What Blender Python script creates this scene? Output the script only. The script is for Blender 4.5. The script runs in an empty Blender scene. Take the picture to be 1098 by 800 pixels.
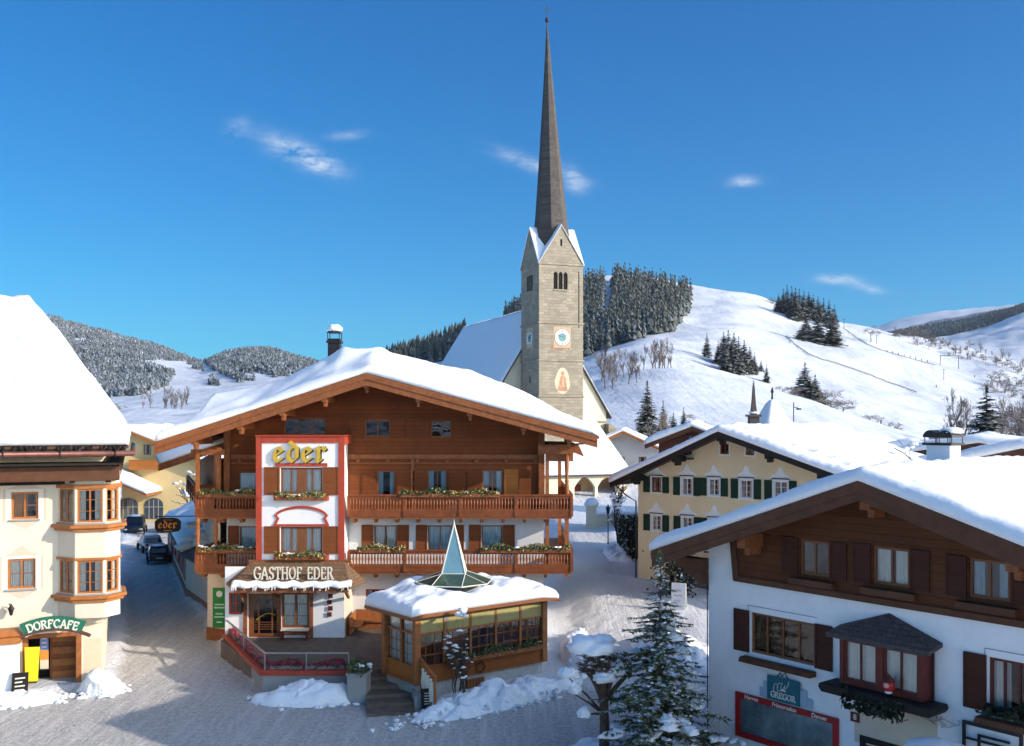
import bpy, bmesh, math, random
import numpy as np
from mathutils import Vector, Matrix, noise as mnoise
R = math.radians
C = bpy.context.scene.collection
rnd = random.Random(7)
F, U0, VH, H = 1055.0, 549.0, 450.0, 12.2      # focal length in photo pixels, principal column, eye level row, eye height

def P(u, v, Y):                                 # world point at depth Y seen at photo pixel (u, v)
    return ((u-U0)/F*Y, Y, H+(VH-v)/F*Y)
def ss(a, b, x):
    t = max(0.0, min(1.0, (x-a)/(b-a))); return t*t*(3-2*t)
def lerp(xs, ys, x):
    if x <= xs[0]: return ys[0]
    for i in range(1, len(xs)):
        if x <= xs[i]:
            t = (x-xs[i-1])/(xs[i]-xs[i-1]); return ys[i-1]+t*(ys[i]-ys[i-1])
    return ys[-1]
def nz(x, y, z=0.0, s=1.0):
    return mnoise.noise(Vector((x*s, y*s, z*s)))

# ------------------------------------------------------------------ materials
def new_mat(name):
    m = bpy.data.materials.new(name); m.use_nodes = True
    nt = m.node_tree; b = nt.nodes['Principled BSDF']
    return m, nt, b
def nd(nt, t, **kw):
    n = nt.nodes.new(t)
    for k, v in kw.items():
        if k.startswith('i_'): n.inputs[k[2:].replace('_', ' ')].default_value = v
        else: setattr(n, k, v)
    return n
def lk(nt, a, b): nt.links.new(a, b)
def sc(c, k): return (min(1, c[0]*k), min(1, c[1]*k), min(1, c[2]*k), 1)
def mathn(nt, op, a, b=None, clamp=False):
    n = nt.nodes.new('ShaderNodeMath'); n.operation = op; n.use_clamp = clamp
    for i, x in enumerate((a, b)):
        if x is None: continue
        if isinstance(x, (int, float)): n.inputs[i].default_value = x
        else: nt.links.new(x, n.inputs[i])
    return n.outputs[0]
def mixc(nt, f, a, b, mode='MIX'):
    n = nt.nodes.new('ShaderNodeMix'); n.data_type = 'RGBA'; n.blend_type = mode
    for idx, x in ((0, f), (6, a), (7, b)):
        if isinstance(x, (int, float, tuple)): n.inputs[idx].default_value = x
        else: nt.links.new(x, n.inputs[idx])
    return n.outputs[2]
def coords(nt, stretch=(1, 1, 1)):
    tc = nd(nt, 'ShaderNodeTexCoord'); mp = nd(nt, 'ShaderNodeMapping')
    mp.inputs['Scale'].default_value = stretch
    lk(nt, tc.outputs['Object'], mp.inputs[0]); return mp.outputs[0]
def noisen(nt, vec, scale, detail=4, rough=.6):
    n = nd(nt, 'ShaderNodeTexNoise'); n.inputs['Scale'].default_value = scale
    n.inputs['Detail'].default_value = detail; n.inputs['Roughness'].default_value = rough
    if vec is not None: lk(nt, vec, n.inputs['Vector'])
    return n.outputs['Fac']
def ramp(nt, f, a, b):
    n = nd(nt, 'ShaderNodeMapRange'); n.inputs[1].default_value = a; n.inputs[2].default_value = b
    lk(nt, f, n.inputs[0]); return n.outputs[0]
def bumpn(nt, b, h, strength=.3, dist=.02):
    n = nd(nt, 'ShaderNodeBump'); n.inputs['Strength'].default_value = strength; n.inputs['Distance'].default_value = dist
    lk(nt, h, n.inputs['Height']); lk(nt, n.outputs[0], b.inputs['Normal'])

def M(name, c, rough=.8, var=.18, scale=2.0, bump=.25, bscale=30, stretch=(1, 1, 1), spec=.3, metal=0, bdist=.01):
    m, nt, b = new_mat(name)
    v = coords(nt, stretch)
    f = ramp(nt, noisen(nt, v, scale, 6, .65), .3, .7)
    lk(nt, mixc(nt, f, sc(c, 1-var), sc(c, 1+var)), b.inputs['Base Color'])
    b.inputs['Roughness'].default_value = rough; b.inputs['Specular IOR Level'].default_value = spec
    b.inputs['Metallic'].default_value = metal
    if bump: bumpn(nt, b, noisen(nt, v, bscale, 3), bump, bdist)
    return m
def timber(name, c, plank=.2, axis='Z', rough=.55, var=.22, groove=.45):
    m, nt, b = new_mat(name)
    tc = nd(nt, 'ShaderNodeTexCoord'); sp = nd(nt, 'ShaderNodeSeparateXYZ'); lk(nt, tc.outputs['Object'], sp.inputs[0])
    a = sp.outputs[axis]
    k = mathn(nt, 'MULTIPLY', a, 1/plank); fr = mathn(nt, 'FRACT', k); fl = mathn(nt, 'FLOOR', k)
    wn = nd(nt, 'ShaderNodeTexWhiteNoise', noise_dimensions='1D'); lk(nt, fl, wn.inputs['W'])
    st = (1.2, 1.2, 14) if axis == 'Z' else (14, 14, 1.2)
    g = noisen(nt, coords(nt, st), 2.2, 6, .7)
    big = noisen(nt, coords(nt, (1, 1, 1)), .5, 3)
    t = mathn(nt, 'ADD', mathn(nt, 'MULTIPLY', ramp(nt, g, .3, .7), .5), mathn(nt, 'MULTIPLY', wn.outputs[0], .3))
    t = mathn(nt, 'ADD', t, mathn(nt, 'MULTIPLY', ramp(nt, big, .35, .65), .3))
    col = mixc(nt, t, sc(c, 1-var*1.3), sc(c, 1+var))
    gr = mathn(nt, 'LESS_THAN', fr, .07)
    col = mixc(nt, mathn(nt, 'MULTIPLY', gr, groove), col, sc(c, .35))
    lk(nt, col, b.inputs['Base Color']); b.inputs['Roughness'].default_value = max(.65, rough); b.inputs['Specular IOR Level'].default_value = .12
    hh = mathn(nt, 'SUBTRACT', mathn(nt, 'MULTIPLY', g, .25), gr)
    bumpn(nt, b, hh, .5, .012)
    return m
def snow_mat(name='snow', c=(.88, .88, .885), s1=1.2, s2=9, strength=.5, dist=.12, dirt=0):
    m, nt, b = new_mat(name)
    v = coords(nt)
    n1 = noisen(nt, v, s1, 6, .55); n2 = noisen(nt, v, s2, 5, .6)
    h = mathn(nt, 'ADD', n1, mathn(nt, 'MULTIPLY', n2, .25))
    col = mixc(nt, ramp(nt, n2, .3, .7), sc(c, .95), sc(c, 1.03))
    if dirt:
        col = mixc(nt, mathn(nt, 'MULTIPLY', ramp(nt, noisen(nt, v, 2.5, 8, .75), .5, .75), dirt), col, (.42, .38, .34, 1))
    lk(nt, col, b.inputs['Base Color'])
    b.inputs['Roughness'].default_value = .65; b.inputs['Specular IOR Level'].default_value = .25
    bumpn(nt, b, h, strength, dist)
    return m
def masonry(name, c, mortar, w, h, msz=.015, var=.25, bump=.5, rough=.85, wob=0.0):
    m, nt, b = new_mat(name)
    tc = nd(nt, 'ShaderNodeTexCoord'); sp = nd(nt, 'ShaderNodeSeparateXYZ'); lk(nt, tc.outputs['Object'], sp.inputs[0])
    cb = nd(nt, 'ShaderNodeCombineXYZ'); lk(nt, mathn(nt, 'ADD', sp.outputs[0], sp.outputs[1]), cb.inputs[0]); lk(nt, sp.outputs[2], cb.inputs[1])
    br = nd(nt, 'ShaderNodeTexBrick'); br.offset = .45
    dn = nd(nt, 'ShaderNodeTexNoise'); dn.inputs['Scale'].default_value = 1.7/max(.3, w); dn.inputs['Detail'].default_value = 3; lk(nt, tc.outputs['Object'], dn.inputs['Vector'])
    dv = nd(nt, 'ShaderNodeVectorMath', operation='SCALE'); lk(nt, dn.outputs['Color'], dv.inputs[0]); dv.inputs['Scale'].default_value = wob
    da = nd(nt, 'ShaderNodeVectorMath', operation='ADD'); lk(nt, cb.outputs[0], da.inputs[0]); lk(nt, dv.outputs[0], da.inputs[1]); lk(nt, da.outputs[0], br.inputs['Vector'])
    br.inputs['Color1'].default_value = sc(c, 1-var); br.inputs['Color2'].default_value = sc(c, 1+var)
    br.inputs['Mortar'].default_value = (*mortar, 1)
    for k, x in (('Scale', 1), ('Mortar Size', msz), ('Mortar Smooth', .4), ('Bias', 0), ('Brick Width', w), ('Row Height', h)): br.inputs[k].default_value = x
    v = coords(nt); n = noisen(nt, v, .55, 8, .75); n2 = noisen(nt, v, 7, 6, .7)
    col = mixc(nt, ramp(nt, n, .34, .68), br.outputs['Color'], sc(c, .66))
    col = mixc(nt, mathn(nt, 'MULTIPLY', ramp(nt, n2, .42, .66), .5), col, sc(c, 1.3))
    lk(nt, col, b.inputs['Base Color']); b.inputs['Roughness'].default_value = rough
    bumpn(nt, b, mathn(nt, 'ADD', mathn(nt, 'MULTIPLY', br.outputs['Fac'], -1), mathn(nt, 'MULTIPLY', n2, .6)), bump, .03)
    return m
def dusted(name, c, amount=.5, var=.35, rough=.8, nscale=3.0, snowc=(.84, .86, .9), c2=None, trans=0, twig=0):
    """bark or needles with real snow lying on the upward faces"""
    m, nt, b = new_mat(name)
    v = coords(nt)
    f = ramp(nt, noisen(nt, v, nscale*1.7, 4), .3, .7)
    base = mixc(nt, f, sc(c, 1-var), sc(c2 or c, 1+var))
    g = nd(nt, 'ShaderNodeNewGeometry'); sp = nd(nt, 'ShaderNodeSeparateXYZ'); lk(nt, g.outputs['True Normal'], sp.inputs[0])
    up = mathn(nt, 'ABSOLUTE', sp.outputs[2]) if not twig else sp.outputs[2]
    k = mathn(nt, 'ADD', mathn(nt, 'MULTIPLY', up, .55), noisen(nt, v, nscale, 5, .7))
    lo = 1.05-amount*.62
    fac = ramp(nt, k, lo, lo+.12)
    lk(nt, mixc(nt, fac, base, (*snowc, 1)), b.inputs['Base Color'])
    b.inputs['Roughness'].default_value = rough; b.inputs['Specular IOR Level'].default_value = .15
    return m
def glass(name='window_glass', tint=(.95, .96, .95), k=1.5, base=.03):
    m, nt, b = new_mat(name)
    nt.nodes.remove(b)
    out = nt.nodes['Material Output']
    tr = nd(nt, 'ShaderNodeBsdfTransparent'); tr.inputs[0].default_value = (*tint, 1)
    gl = nd(nt, 'ShaderNodeBsdfGlossy'); gl.inputs['Roughness'].default_value = .03
    fr = nd(nt, 'ShaderNodeFresnel'); fr.inputs[0].default_value = 1.5
    f = mathn(nt, 'ADD', mathn(nt, 'MULTIPLY', fr.outputs[0], k), base, True)
    oi = nd(nt, 'ShaderNodeObjectInfo'); va = nd(nt, 'ShaderNodeVectorMath', operation='ADD'); lk(nt, coords(nt), va.inputs[0]); vs_ = nd(nt, 'ShaderNodeCombineXYZ'); r50 = mathn(nt, 'MULTIPLY', oi.outputs['Random'], 60)
    for q in range(3): lk(nt, r50, vs_.inputs[q])
    lk(nt, vs_.outputs[0], va.inputs[1]); bp = nd(nt, 'ShaderNodeBump'); bp.inputs['Strength'].default_value = .5; bp.inputs['Distance'].default_value = .03
    lk(nt, noisen(nt, va.outputs[0], .9, 2), bp.inputs['Height']); lk(nt, bp.outputs[0], gl.inputs['Normal'])
    mx = nd(nt, 'ShaderNodeMixShader'); lk(nt, f, mx.inputs[0]); lk(nt, tr.outputs[0], mx.inputs[1]); lk(nt, gl.outputs[0], mx.inputs[2])
    lk(nt, mx.outputs[0], out.inputs[0]); return m

def plaster(name, c, streak=.22, grime=.18):
    m, nt, b = new_mat(name); v = coords(nt)
    n1 = noisen(nt, v, .45, 6, .7); n2 = noisen(nt, coords(nt, (2.2, 2.2, .16)), 1.6, 6, .7); n3 = noisen(nt, v, 7, 5, .65)
    col = mixc(nt, ramp(nt, n1, .35, .68), sc(c, .93), sc(c, 1.05))
    col = mixc(nt, mathn(nt, 'MULTIPLY', ramp(nt, n2, .54, .74), streak), col, sc(c, .62))
    col = mixc(nt, mathn(nt, 'MULTIPLY', ramp(nt, n3, .58, .75), grime), col, sc(c, .72))
    lk(nt, col, b.inputs['Base Color']); b.inputs['Roughness'].default_value = .92; b.inputs['Specular IOR Level'].default_value = .2
    bumpn(nt, b, mathn(nt, 'ADD', n3, mathn(nt, 'MULTIPLY', noisen(nt, v, 45, 3), .6)), .35, .014)
    return m
SNOW = snow_mat('snow')
SNOWR = snow_mat('roof_snow', s1=.5, s2=5, strength=.45, dist=.14)
SNOWF = snow_mat('fresh_snow_lump', s1=3, s2=14, strength=.5, dist=.05)
SNOWD = snow_mat('shovelled_snow', s1=2.2, s2=11, strength=.9, dist=.14, dirt=.35)
PLAST = plaster('white_plaster', (.74, .72, .69))
PLASTC = plaster('cream_plaster', (.78, .66, .50))
PLASTP = plaster('pale_sandy_plaster', (.66, .55, .44))
PLASTY = plaster('yellow_plaster', (.74, .59, .36), .12, .1)
PLASTB = plaster('cool_white_plaster', (.88, .87, .85), .2, .2)
WHITE = M('white_paint', (.78, .77, .74), .6, .05, 2, .1)
TIM = timber('larch_boarding', (.185, .053, .016), .22, var=.34)
TIML = timber('orange_larch_boarding', (.42, .145, .034), .2)
TIMV = timber('upright_larch_boards', (.25, .082, .024), .18, 'X')
BEAM = M('larch_beam', (.255, .084, .027), .55, .3, 1.6, .4, 25, (3, 3, 3))
BEAMO = M('orange_larch_beam', (.31, .108, .032), .55, .3, 1.6, .4, 25, (3, 3, 3))  # larch beam in a lighter, more orange tone
RAIL = M('turned_larch', (.215, .06, .018), .5, .3, 2, .3, 20)
DARKT = timber('dark_brown_boarding', (.112, .040, .016), .24, var=.32, groove=.7)
DARKB = M('dark_brown_beam', (.10, .038, .016), .6, .3, 2, .4, 25)
DARKR = M('dark_red_wood', (.13, .022, .016), .5, .25, 2, .3, 20)
BLACKW = M('black_brown_wood', (.016, .012, .010), .6, .3, 2, .3, 20)
SHUT = timber('brown_shutter', (.22, .068, .023), .07, 'Z', .55, .2, .5)
SHUTD = timber('dark_shutter', (.075, .027, .017), .07, 'Z', .5, .2, .5)
SHUTG = timber('green_shutter', (.016, .042, .026), .08, 'Z', .5, .2, .5)
FRAMEB = M('brown_window_frame', (.21, .075, .026), .5, .2, 3, .2)
FRAMEO = M('orange_window_frame', (.42, .15, .04), .45, .2, 3, .2)
FRAMEW = M('white_window_frame', (.72, .72, .70), .5, .05, 3, .1)
REDP = M('brick_red_paint', (.42, .060, .030), .6, .12, 2, .15)
ROOM = M('dark_room', (.012, .011, .010), .95, .3, 2, 0)
CURT = M('white_curtain', (.86, .82, .74), .9, .12, 5, .2, 20, (8, 8, 1))
CURTB = M('blue_grey_curtain', (.40, .55, .60), .9, .15, 5, .2, 20, (8, 8, 1))
GLASS = glass()
CLEAR = glass('clear_balustrade_glass', (.93, .95, .95), .7, 0)
METAL = M('dark_metal', (.035, .033, .033), .45, .2, 4, .1, metal=.5)
COPPER = M('brown_gutter_metal', (.16, .07, .055), .42, .25, 3, .1, metal=.4)
GOLD = M('gold_paint', (.72, .46, .055), .35, .12, 4, .1, metal=.35)
LETW = M('cream_letter_paint', (.72, .68, .55), .55, .06, 4, .1)
CONC = plaster('grey_render', (.34, .33, .31))
STONEB = masonry('plinth_stone', (.44, .43, .40), (.30, .29, .27), 1.1, .42)
SHING = masonry('wood_shingles', (.21, .12, .06), (.04, .025, .015), .16, .14, .012, .35, .9)
SHINGG = masonry('grey_shingles', (.10, .075, .07), (.02, .018, .016), .16, .12, .012, .35, .9)
LEAFG = M('box_foliage', (.075, .10, .035), .7, .5, 9, 0)
LEAFY = M('dry_yellow_blossom', (.50, .38, .14), .7, .4, 9, 0)
LEAFR = M('red_blossom', (.42, .035, .07), .7, .4, 9, 0)
ROOFD = M('roof_decking', (.10, .05, .03), .8, .2, 2, .2)

# ------------------------------------------------------------------ mesh building
class MB:
    def __init__(s): s.v = []; s.f = []; s.m = []; s.cur = 0
    def mat(s, i): s.cur = i; return s
    def add(s, vs, fs):
        o = len(s.v); s.v.extend([tuple(p) for p in vs]); s.f.extend([tuple(i+o for i in f) for f in fs]); s.m.extend([s.cur]*len(fs)); return s
    def poly(s, pts): return s.add(pts, [tuple(range(len(pts)))])
    def box(s, x0, x1, y0, y1, z0, z1):
        v = [(x, y, z) for x in (x0, x1) for y in (y0, y1) for z in (z0, z1)]
        return s.add(v, [(0, 1, 3, 2), (4, 6, 7, 5), (0, 4, 5, 1), (2, 3, 7, 6), (0, 2, 6, 4), (1, 5, 7, 3)])
    def bar(s, p, q, w, h, up=(0, 0, 1)):
        p, q = Vector(p), Vector(q); d = (q-p).normalized(); u = Vector(up)
        a = d.cross(u)
        if a.length < 1e-4: a = d.cross(Vector((1, 0, 0)))
        a.normalize(); b = a.cross(d).normalized()
        v = [c+a*(i*w/2)+b*(j*h/2) for c in (p, q) for i, j in ((-1, -1), (1, -1), (1, 1), (-1, 1))]
        return s.add(v, [(3, 2, 1, 0), (4, 5, 6, 7), (0, 1, 5, 4), (1, 2, 6, 5), (2, 3, 7, 6), (3, 0, 4, 7)])
    def prism(s, pts, y0, y1):                    # polygon in x-z swept along y
        n = len(pts); v = [(x, y0, z) for x, z in pts]+[(x, y1, z) for x, z in pts]
        fs = [tuple(range(n)), tuple(range(2*n-1, n-1, -1))]+[(i, n+i, n+(i+1) % n, (i+1) % n) for i in range(n)]
        return s.add(v, fs)
    def column(s, pts, z0, z1):                   # polygon in x-y swept up
        n = len(pts); v = [(x, y, z0) for x, y in pts]+[(x, y, z1) for x, y in pts]
        return s.add(v, [tuple(range(n-1, -1, -1)), tuple(range(n, 2*n))]+[(i, (i+1) % n, n+(i+1) % n, n+i) for i in range(n)])
    def tube(s, pts, rs, n=6, cap=True):
        pts = [Vector(p) for p in pts]; rings = []
        if isinstance(rs, (int, float)): rs = [rs]*len(pts)
        vs = []; fs = []
        for i, p in enumerate(pts):
            d = (pts[min(i+1, len(pts)-1)]-pts[max(i-1, 0)])
            d = d.normalized() if d.length > 1e-9 else Vector((0, 0, 1))
            a = d.cross(Vector((.12, .97, .2))); a = a.normalized() if a.length > 1e-3 else d.cross(Vector((1, 0, 0))).normalized()
            b = d.cross(a)
            for k in range(n):
                t = 2*math.pi*k/n; vs.append(p+(a*math.cos(t)+b*math.sin(t))*rs[i])
        for i in range(len(pts)-1):
            for k in range(n): fs.append((i*n+k, i*n+(k+1) % n, (i+1)*n+(k+1) % n, (i+1)*n+k))
        if cap: fs += [tuple(range(n-1, -1, -1)), tuple((len(pts)-1)*n+k for k in range(n))]
        return s.add(vs, fs)
    def lathe(s, prof, c, n=8, ax=(1, 0, 0)):
        vs = []; fs = []
        for r, z in prof:
            for k in range(n):
                t = 2*math.pi*(k+.5)/n; vs.append((c[0]+r*math.cos(t), c[1]+r*math.sin(t), c[2]+z))
        for i in range(len(prof)-1):
            for k in range(n): fs.append((i*n+k, i*n+(k+1) % n, (i+1)*n+(k+1) % n, (i+1)*n+k))
        fs += [tuple(range(n-1, -1, -1)), tuple((len(prof)-1)*n+k for k in range(n))]
        return s.add(vs, fs)
    def blob(s, c, r, seed=0, rough=.25, nu=14, nv=9, flat=-.35):
        vs = []; fs = []
        for j in range(nv+1):
            ph = math.pi*j/nv
            for i in range(nu):
                th = 2*math.pi*i/nu
                d = Vector((math.sin(ph)*math.cos(th), math.sin(ph)*math.sin(th), math.cos(ph)))
                k = 1+rough*mnoise.noise(d*1.8+Vector((seed*7.3, seed*3.1, 0)))+rough*.4*mnoise.noise(d*5+Vector((0, seed*2.7, 0)))
                z = max(d.z, flat)
                vs.append((c[0]+d.x*k*r[0], c[1]+d.y*k*r[1], c[2]+z*k*r[2]))
        for j in range(nv):
            for i in range(nu): fs.append((j*nu+i, j*nu+(i+1) % nu, (j+1)*nu+(i+1) % nu, (j+1)*nu+i)[::-1])
        return s.add(vs, fs)
    def build(s, name, mats, parent=None, loc=(0, 0, 0), rot=0, smooth=False, bevel=0):
        me = bpy.data.meshes.new(name); me.from_pydata(s.v, [], s.f)
        for m in (mats if isinstance(mats, (list, tuple)) else [mats]): me.materials.append(m)
        if any(s.m): me.polygons.foreach_set('material_index', s.m)
        if smooth: me.polygons.foreach_set('use_smooth', [True]*len(s.f))
        me.update()
        o = bpy.data.objects.new(name, me); C.objects.link(o); o.parent = parent
        o.location = loc; o.rotation_euler = (0, 0, rot)
        if bevel:
            b = o.modifiers.new('edge', 'BEVEL'); b.width = bevel; b.segments = 2; b.limit_method = 'ANGLE'
        return o
def tag(o, label=None, cat=None, group=None, kind=None):
    if label: o['label'] = label
    if cat: o['category'] = cat
    if group: o['group'] = group
    if kind: o['kind'] = kind
    return o
def thing(name, label, cat, loc=(0, 0, 0), rot=0, group=None):
    o = bpy.data.objects.new(name, None); C.objects.link(o); o.location = loc; o.rotation_euler = (0, 0, rot)
    o.empty_display_size = .5
    return tag(o, label, cat, group)
def copy_tree(o, parent=None):
    c = o.copy(); C.objects.link(c)
    if parent: c.parent = parent
    for ch in list(o.children): copy_tree(ch, c)
    return c

# heightfield slab over a parametric patch: pos(s,t)->(x,y), top(x,y), bottom(x,y)
def slab(pos, top, bot, ns, nt_, name, mat, parent, smooth=True, closed=True):
    vs = []; fs = []
    N = (ns+1)*(nt_+1)
    for which in (0, 1):
        for j in range(nt_+1):
            for i in range(ns+1):
                x, y = pos(i/ns, j/nt_)
                vs.append((x, y, top(x, y, i/ns, j/nt_) if which == 0 else bot(x, y)))
    idx = lambda i, j: j*(ns+1)+i
    for j in range(nt_):
        for i in range(ns):
            q = (idx(i, j), idx(i+1, j), idx(i+1, j+1), idx(i, j+1))
            fs.append(q); fs.append(tuple(N+k for k in q[::-1]))
    rim = [(i, 0) for i in range(ns)]+[(ns, j) for j in range(nt_)]+[(i, nt_) for i in range(ns, 0, -1)]+[(0, j) for j in range(nt_, 0, -1)]
    for a in range(len(rim)):
        p, q = idx(*rim[a]), idx(*rim[(a+1) % len(rim)])
        fs.append((p, N+p, N+q, q))
    mb = MB(); mb.add(vs, fs)
    return mb.build(name, mat, parent, smooth=smooth)
def snow_on(parent, pos, deck, ns, nt_, dims, T=.5, seed=0, lump=.12, extra=None, mat=None, name='snow', soft=.3):
    """snow lying on a deck: full depth inside, rounded towards every edge"""
    Ls, Lt = dims
    def top(x, y, s, t):
        e = min(s*Ls, (1-s)*Ls, t*Lt, (1-t)*Lt)
        k = .45+.55*math.sqrt(max(0, 1-(1-min(1, e/soft))**2))
        h = T*k*(1+.35*nz(x, y, seed*9.1, .35))+lump*nz(x, y, seed*5.7, .9)*min(1, e/.5)+.04*nz(x, y, seed, 3.1)
        if extra: h += extra(x, y)*min(1, e/.4)
        return deck(x, y)+max(.06, h)
    return slab(pos, top, lambda x, y: deck(x, y)+.004, ns, nt_, name, mat or SNOWR, parent)

# wall in the local x-z plane at y=0 with openings; inward is +y
def wall_mesh(x0, x1, z0, top, holes=(), depth=.16, xs_extra=()):
    mb = MB()
    xs = sorted(set([x0, x1]+[h[0] for h in holes]+[h[1] for h in holes]+list(xs_extra)))
    zmax = max(top(x) for x in xs)
    zs = sorted(set([z0, zmax]+[h[2] for h in holes]+[h[3] for h in holes]))
    for a, b in zip(xs, xs[1:]):
        ta, tb = top(a+1e-6), top(b-1e-6)
        for c, d in zip(zs, zs[1:]):
            xm, zm = (a+b)/2, (c+d)/2
            if any(h[0]-1e-6 < xm < h[1]+1e-6 and h[2]-1e-6 < zm < h[3]+1e-6 for h in holes): continue
            za, zb = min(d, ta), min(d, tb)
            if za <= c and zb <= c: continue
            if za <= c or zb <= c:
                t = (c-ta)/(tb-ta); xc = a+t*(b-a)
                mb.poly([(a, 0, c), (xc, 0, c), (a, 0, za)] if zb <= c else [(xc, 0, c), (b, 0, c), (b, 0, zb)])
            else:
                pts = [(a, 0, c), (b, 0, c), (b, 0, zb)]
                if ta < d < tb: pts.append((a+(d-ta)/(tb-ta)*(b-a), 0, d))
                if tb < d < ta: pts.append((b+(d-tb)/(ta-tb)*(a-b), 0, d))
                pts.append((a, 0, za)); mb.poly(pts)
    for h in holes:
        a, b, c, d = h
        mb.poly([(a, 0, c), (a, 0, d), (a, depth, d), (a, depth, c)]); mb.poly([(b, 0, c), (b, depth, c), (b, depth, d), (b, 0, d)])
        mb.poly([(a, 0, d), (b, 0, d), (b, depth, d), (a, depth, d)]); mb.poly([(a, 0, c), (a, depth, c), (b, depth, c), (b, 0, c)])
    return mb

def window(root, x, z, w, h, y=0, rot=0, cols=2, rows=2, frame=None, fw=.07, shut=None, curtain='sides', cmat=None,
           recess=.08, sill=None, label=None, surround=None, mid=None, bars=.025, proud=0, glassm=None, name='window'):
    """part 'window' (frame and room behind) with sub-parts pane, curtain, shutter, sill; x is its middle, z its bottom"""
    frame = frame or FRAMEB
    mb = MB(); y0, y1 = recess-.02-proud, recess+.05-proud
    mb.box(-w/2, -w/2+fw, y0, y1, 0, h); mb.box(w/2-fw, w/2, y0, y1, 0, h)
    mb.box(-w/2+fw, w/2-fw, y0, y1, 0, fw); mb.box(-w/2+fw, w/2-fw, y0, y1, h-fw, h)
    for i in range(1, cols):
        xx = -w/2+w*i/cols; bw = (mid if mid and i*2 == cols else fw*.75)/2
        mb.box(xx-bw, xx+bw, y0+.006, y1-.006, fw, h-fw)
    for j in range(1, rows):
        zz = h*j/rows
        mb.box(-w/2+fw, w/2-fw, y0+.016, y1-.016, zz-bars/2, zz+bars/2)
    D = recess+.75
    mb.mat(1)
    e = .03; a, b, c, d = -w/2-e, w/2+e, -e, h+e
    mb.poly([(a, D, c), (b, D, c), (b, D, d), (a, D, d)])
    q = y1+.02
    mb.poly([(a, q, c), (a, D, c), (a, D, d), (a, q, d)]); mb.poly([(b, q, c), (b, q, d), (b, D, d), (b, D, c)])
    mb.poly([(a, q, d), (a, D, d), (b, D, d), (b, q, d)]); mb.poly([(a, q, c), (b, q, c), (b, D, c), (a, D, c)])
    o = mb.build(name, [frame, ROOM], root, (x, y, z), rot)
    if label: o['label'] = label
    p = MB(); yy = (y0+y1)/2+.003; p.poly([(-w/2+fw*.5, yy, fw*.5), (w/2-fw*.5, yy, fw*.5), (w/2-fw*.5, yy, h-fw*.5), (-w/2+fw*.5, yy, h-fw*.5)])
    p.build('pane', glassm or GLASS, o)
    if curtain:
        c = MB(); n = 20
        spans = {'sides': ((-.5, -.18), (.18, .5)), 'full': ((-.5, .5),), 'left': ((-.5, .1),), 'right': ((-.1, .5),), 'half': ((-.5, -.05), (.05, .5))}[curtain]
        for s0, s1 in spans:
            pts = [(w*(s0+(s1-s0)*i/n), y1+.07+.025*math.sin(i*1.9+x*3)) for i in range(n+1)]
            lo = fw+.01 if curtain != 'half' else h*.02
            for p0, p1 in zip(pts, pts[1:]): c.poly([(p0[0], p0[1], lo), (p1[0], p1[1], lo), (p1[0], p1[1], h-fw), (p0[0], p0[1], h-fw)])
        c.build('curtain', cmat or CURT, o, smooth=True)
    if shut:
        sw, sm, off = shut
        for sgn in (-1, 1):
            if isinstance(off, (tuple, list)):
                if sgn not in off[1]: continue
                of = off[0]
            else: of = off
            s = MB(); a = w/2+of
            x0, x1 = (a, a+sw) if sgn > 0 else (-a-sw, -a)
            t = .05
            s.box(x0, x1, -t, -.012, -.03, h+.03)
            f = .07
            for bx in ((x0, x0+f, -.03, h+.03), (x1-f, x1, -.03, h+.03)): s.box(bx[0], bx[1], -t-.018, -t+.002, bx[2], bx[3])
            for zz in (-.03, h*.5-.03, h-.04): s.box(x0+f, x1-f, -t-.0165, -t+.002, zz, zz+.07)
            s.build('shutter', sm, o)
    if sill is not None:
        s = MB(); s.box(-w/2-.08, w/2+.08, -.10, y0-.004, -.075, -.012); s.build('sill', sill, o)
    return o

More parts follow.
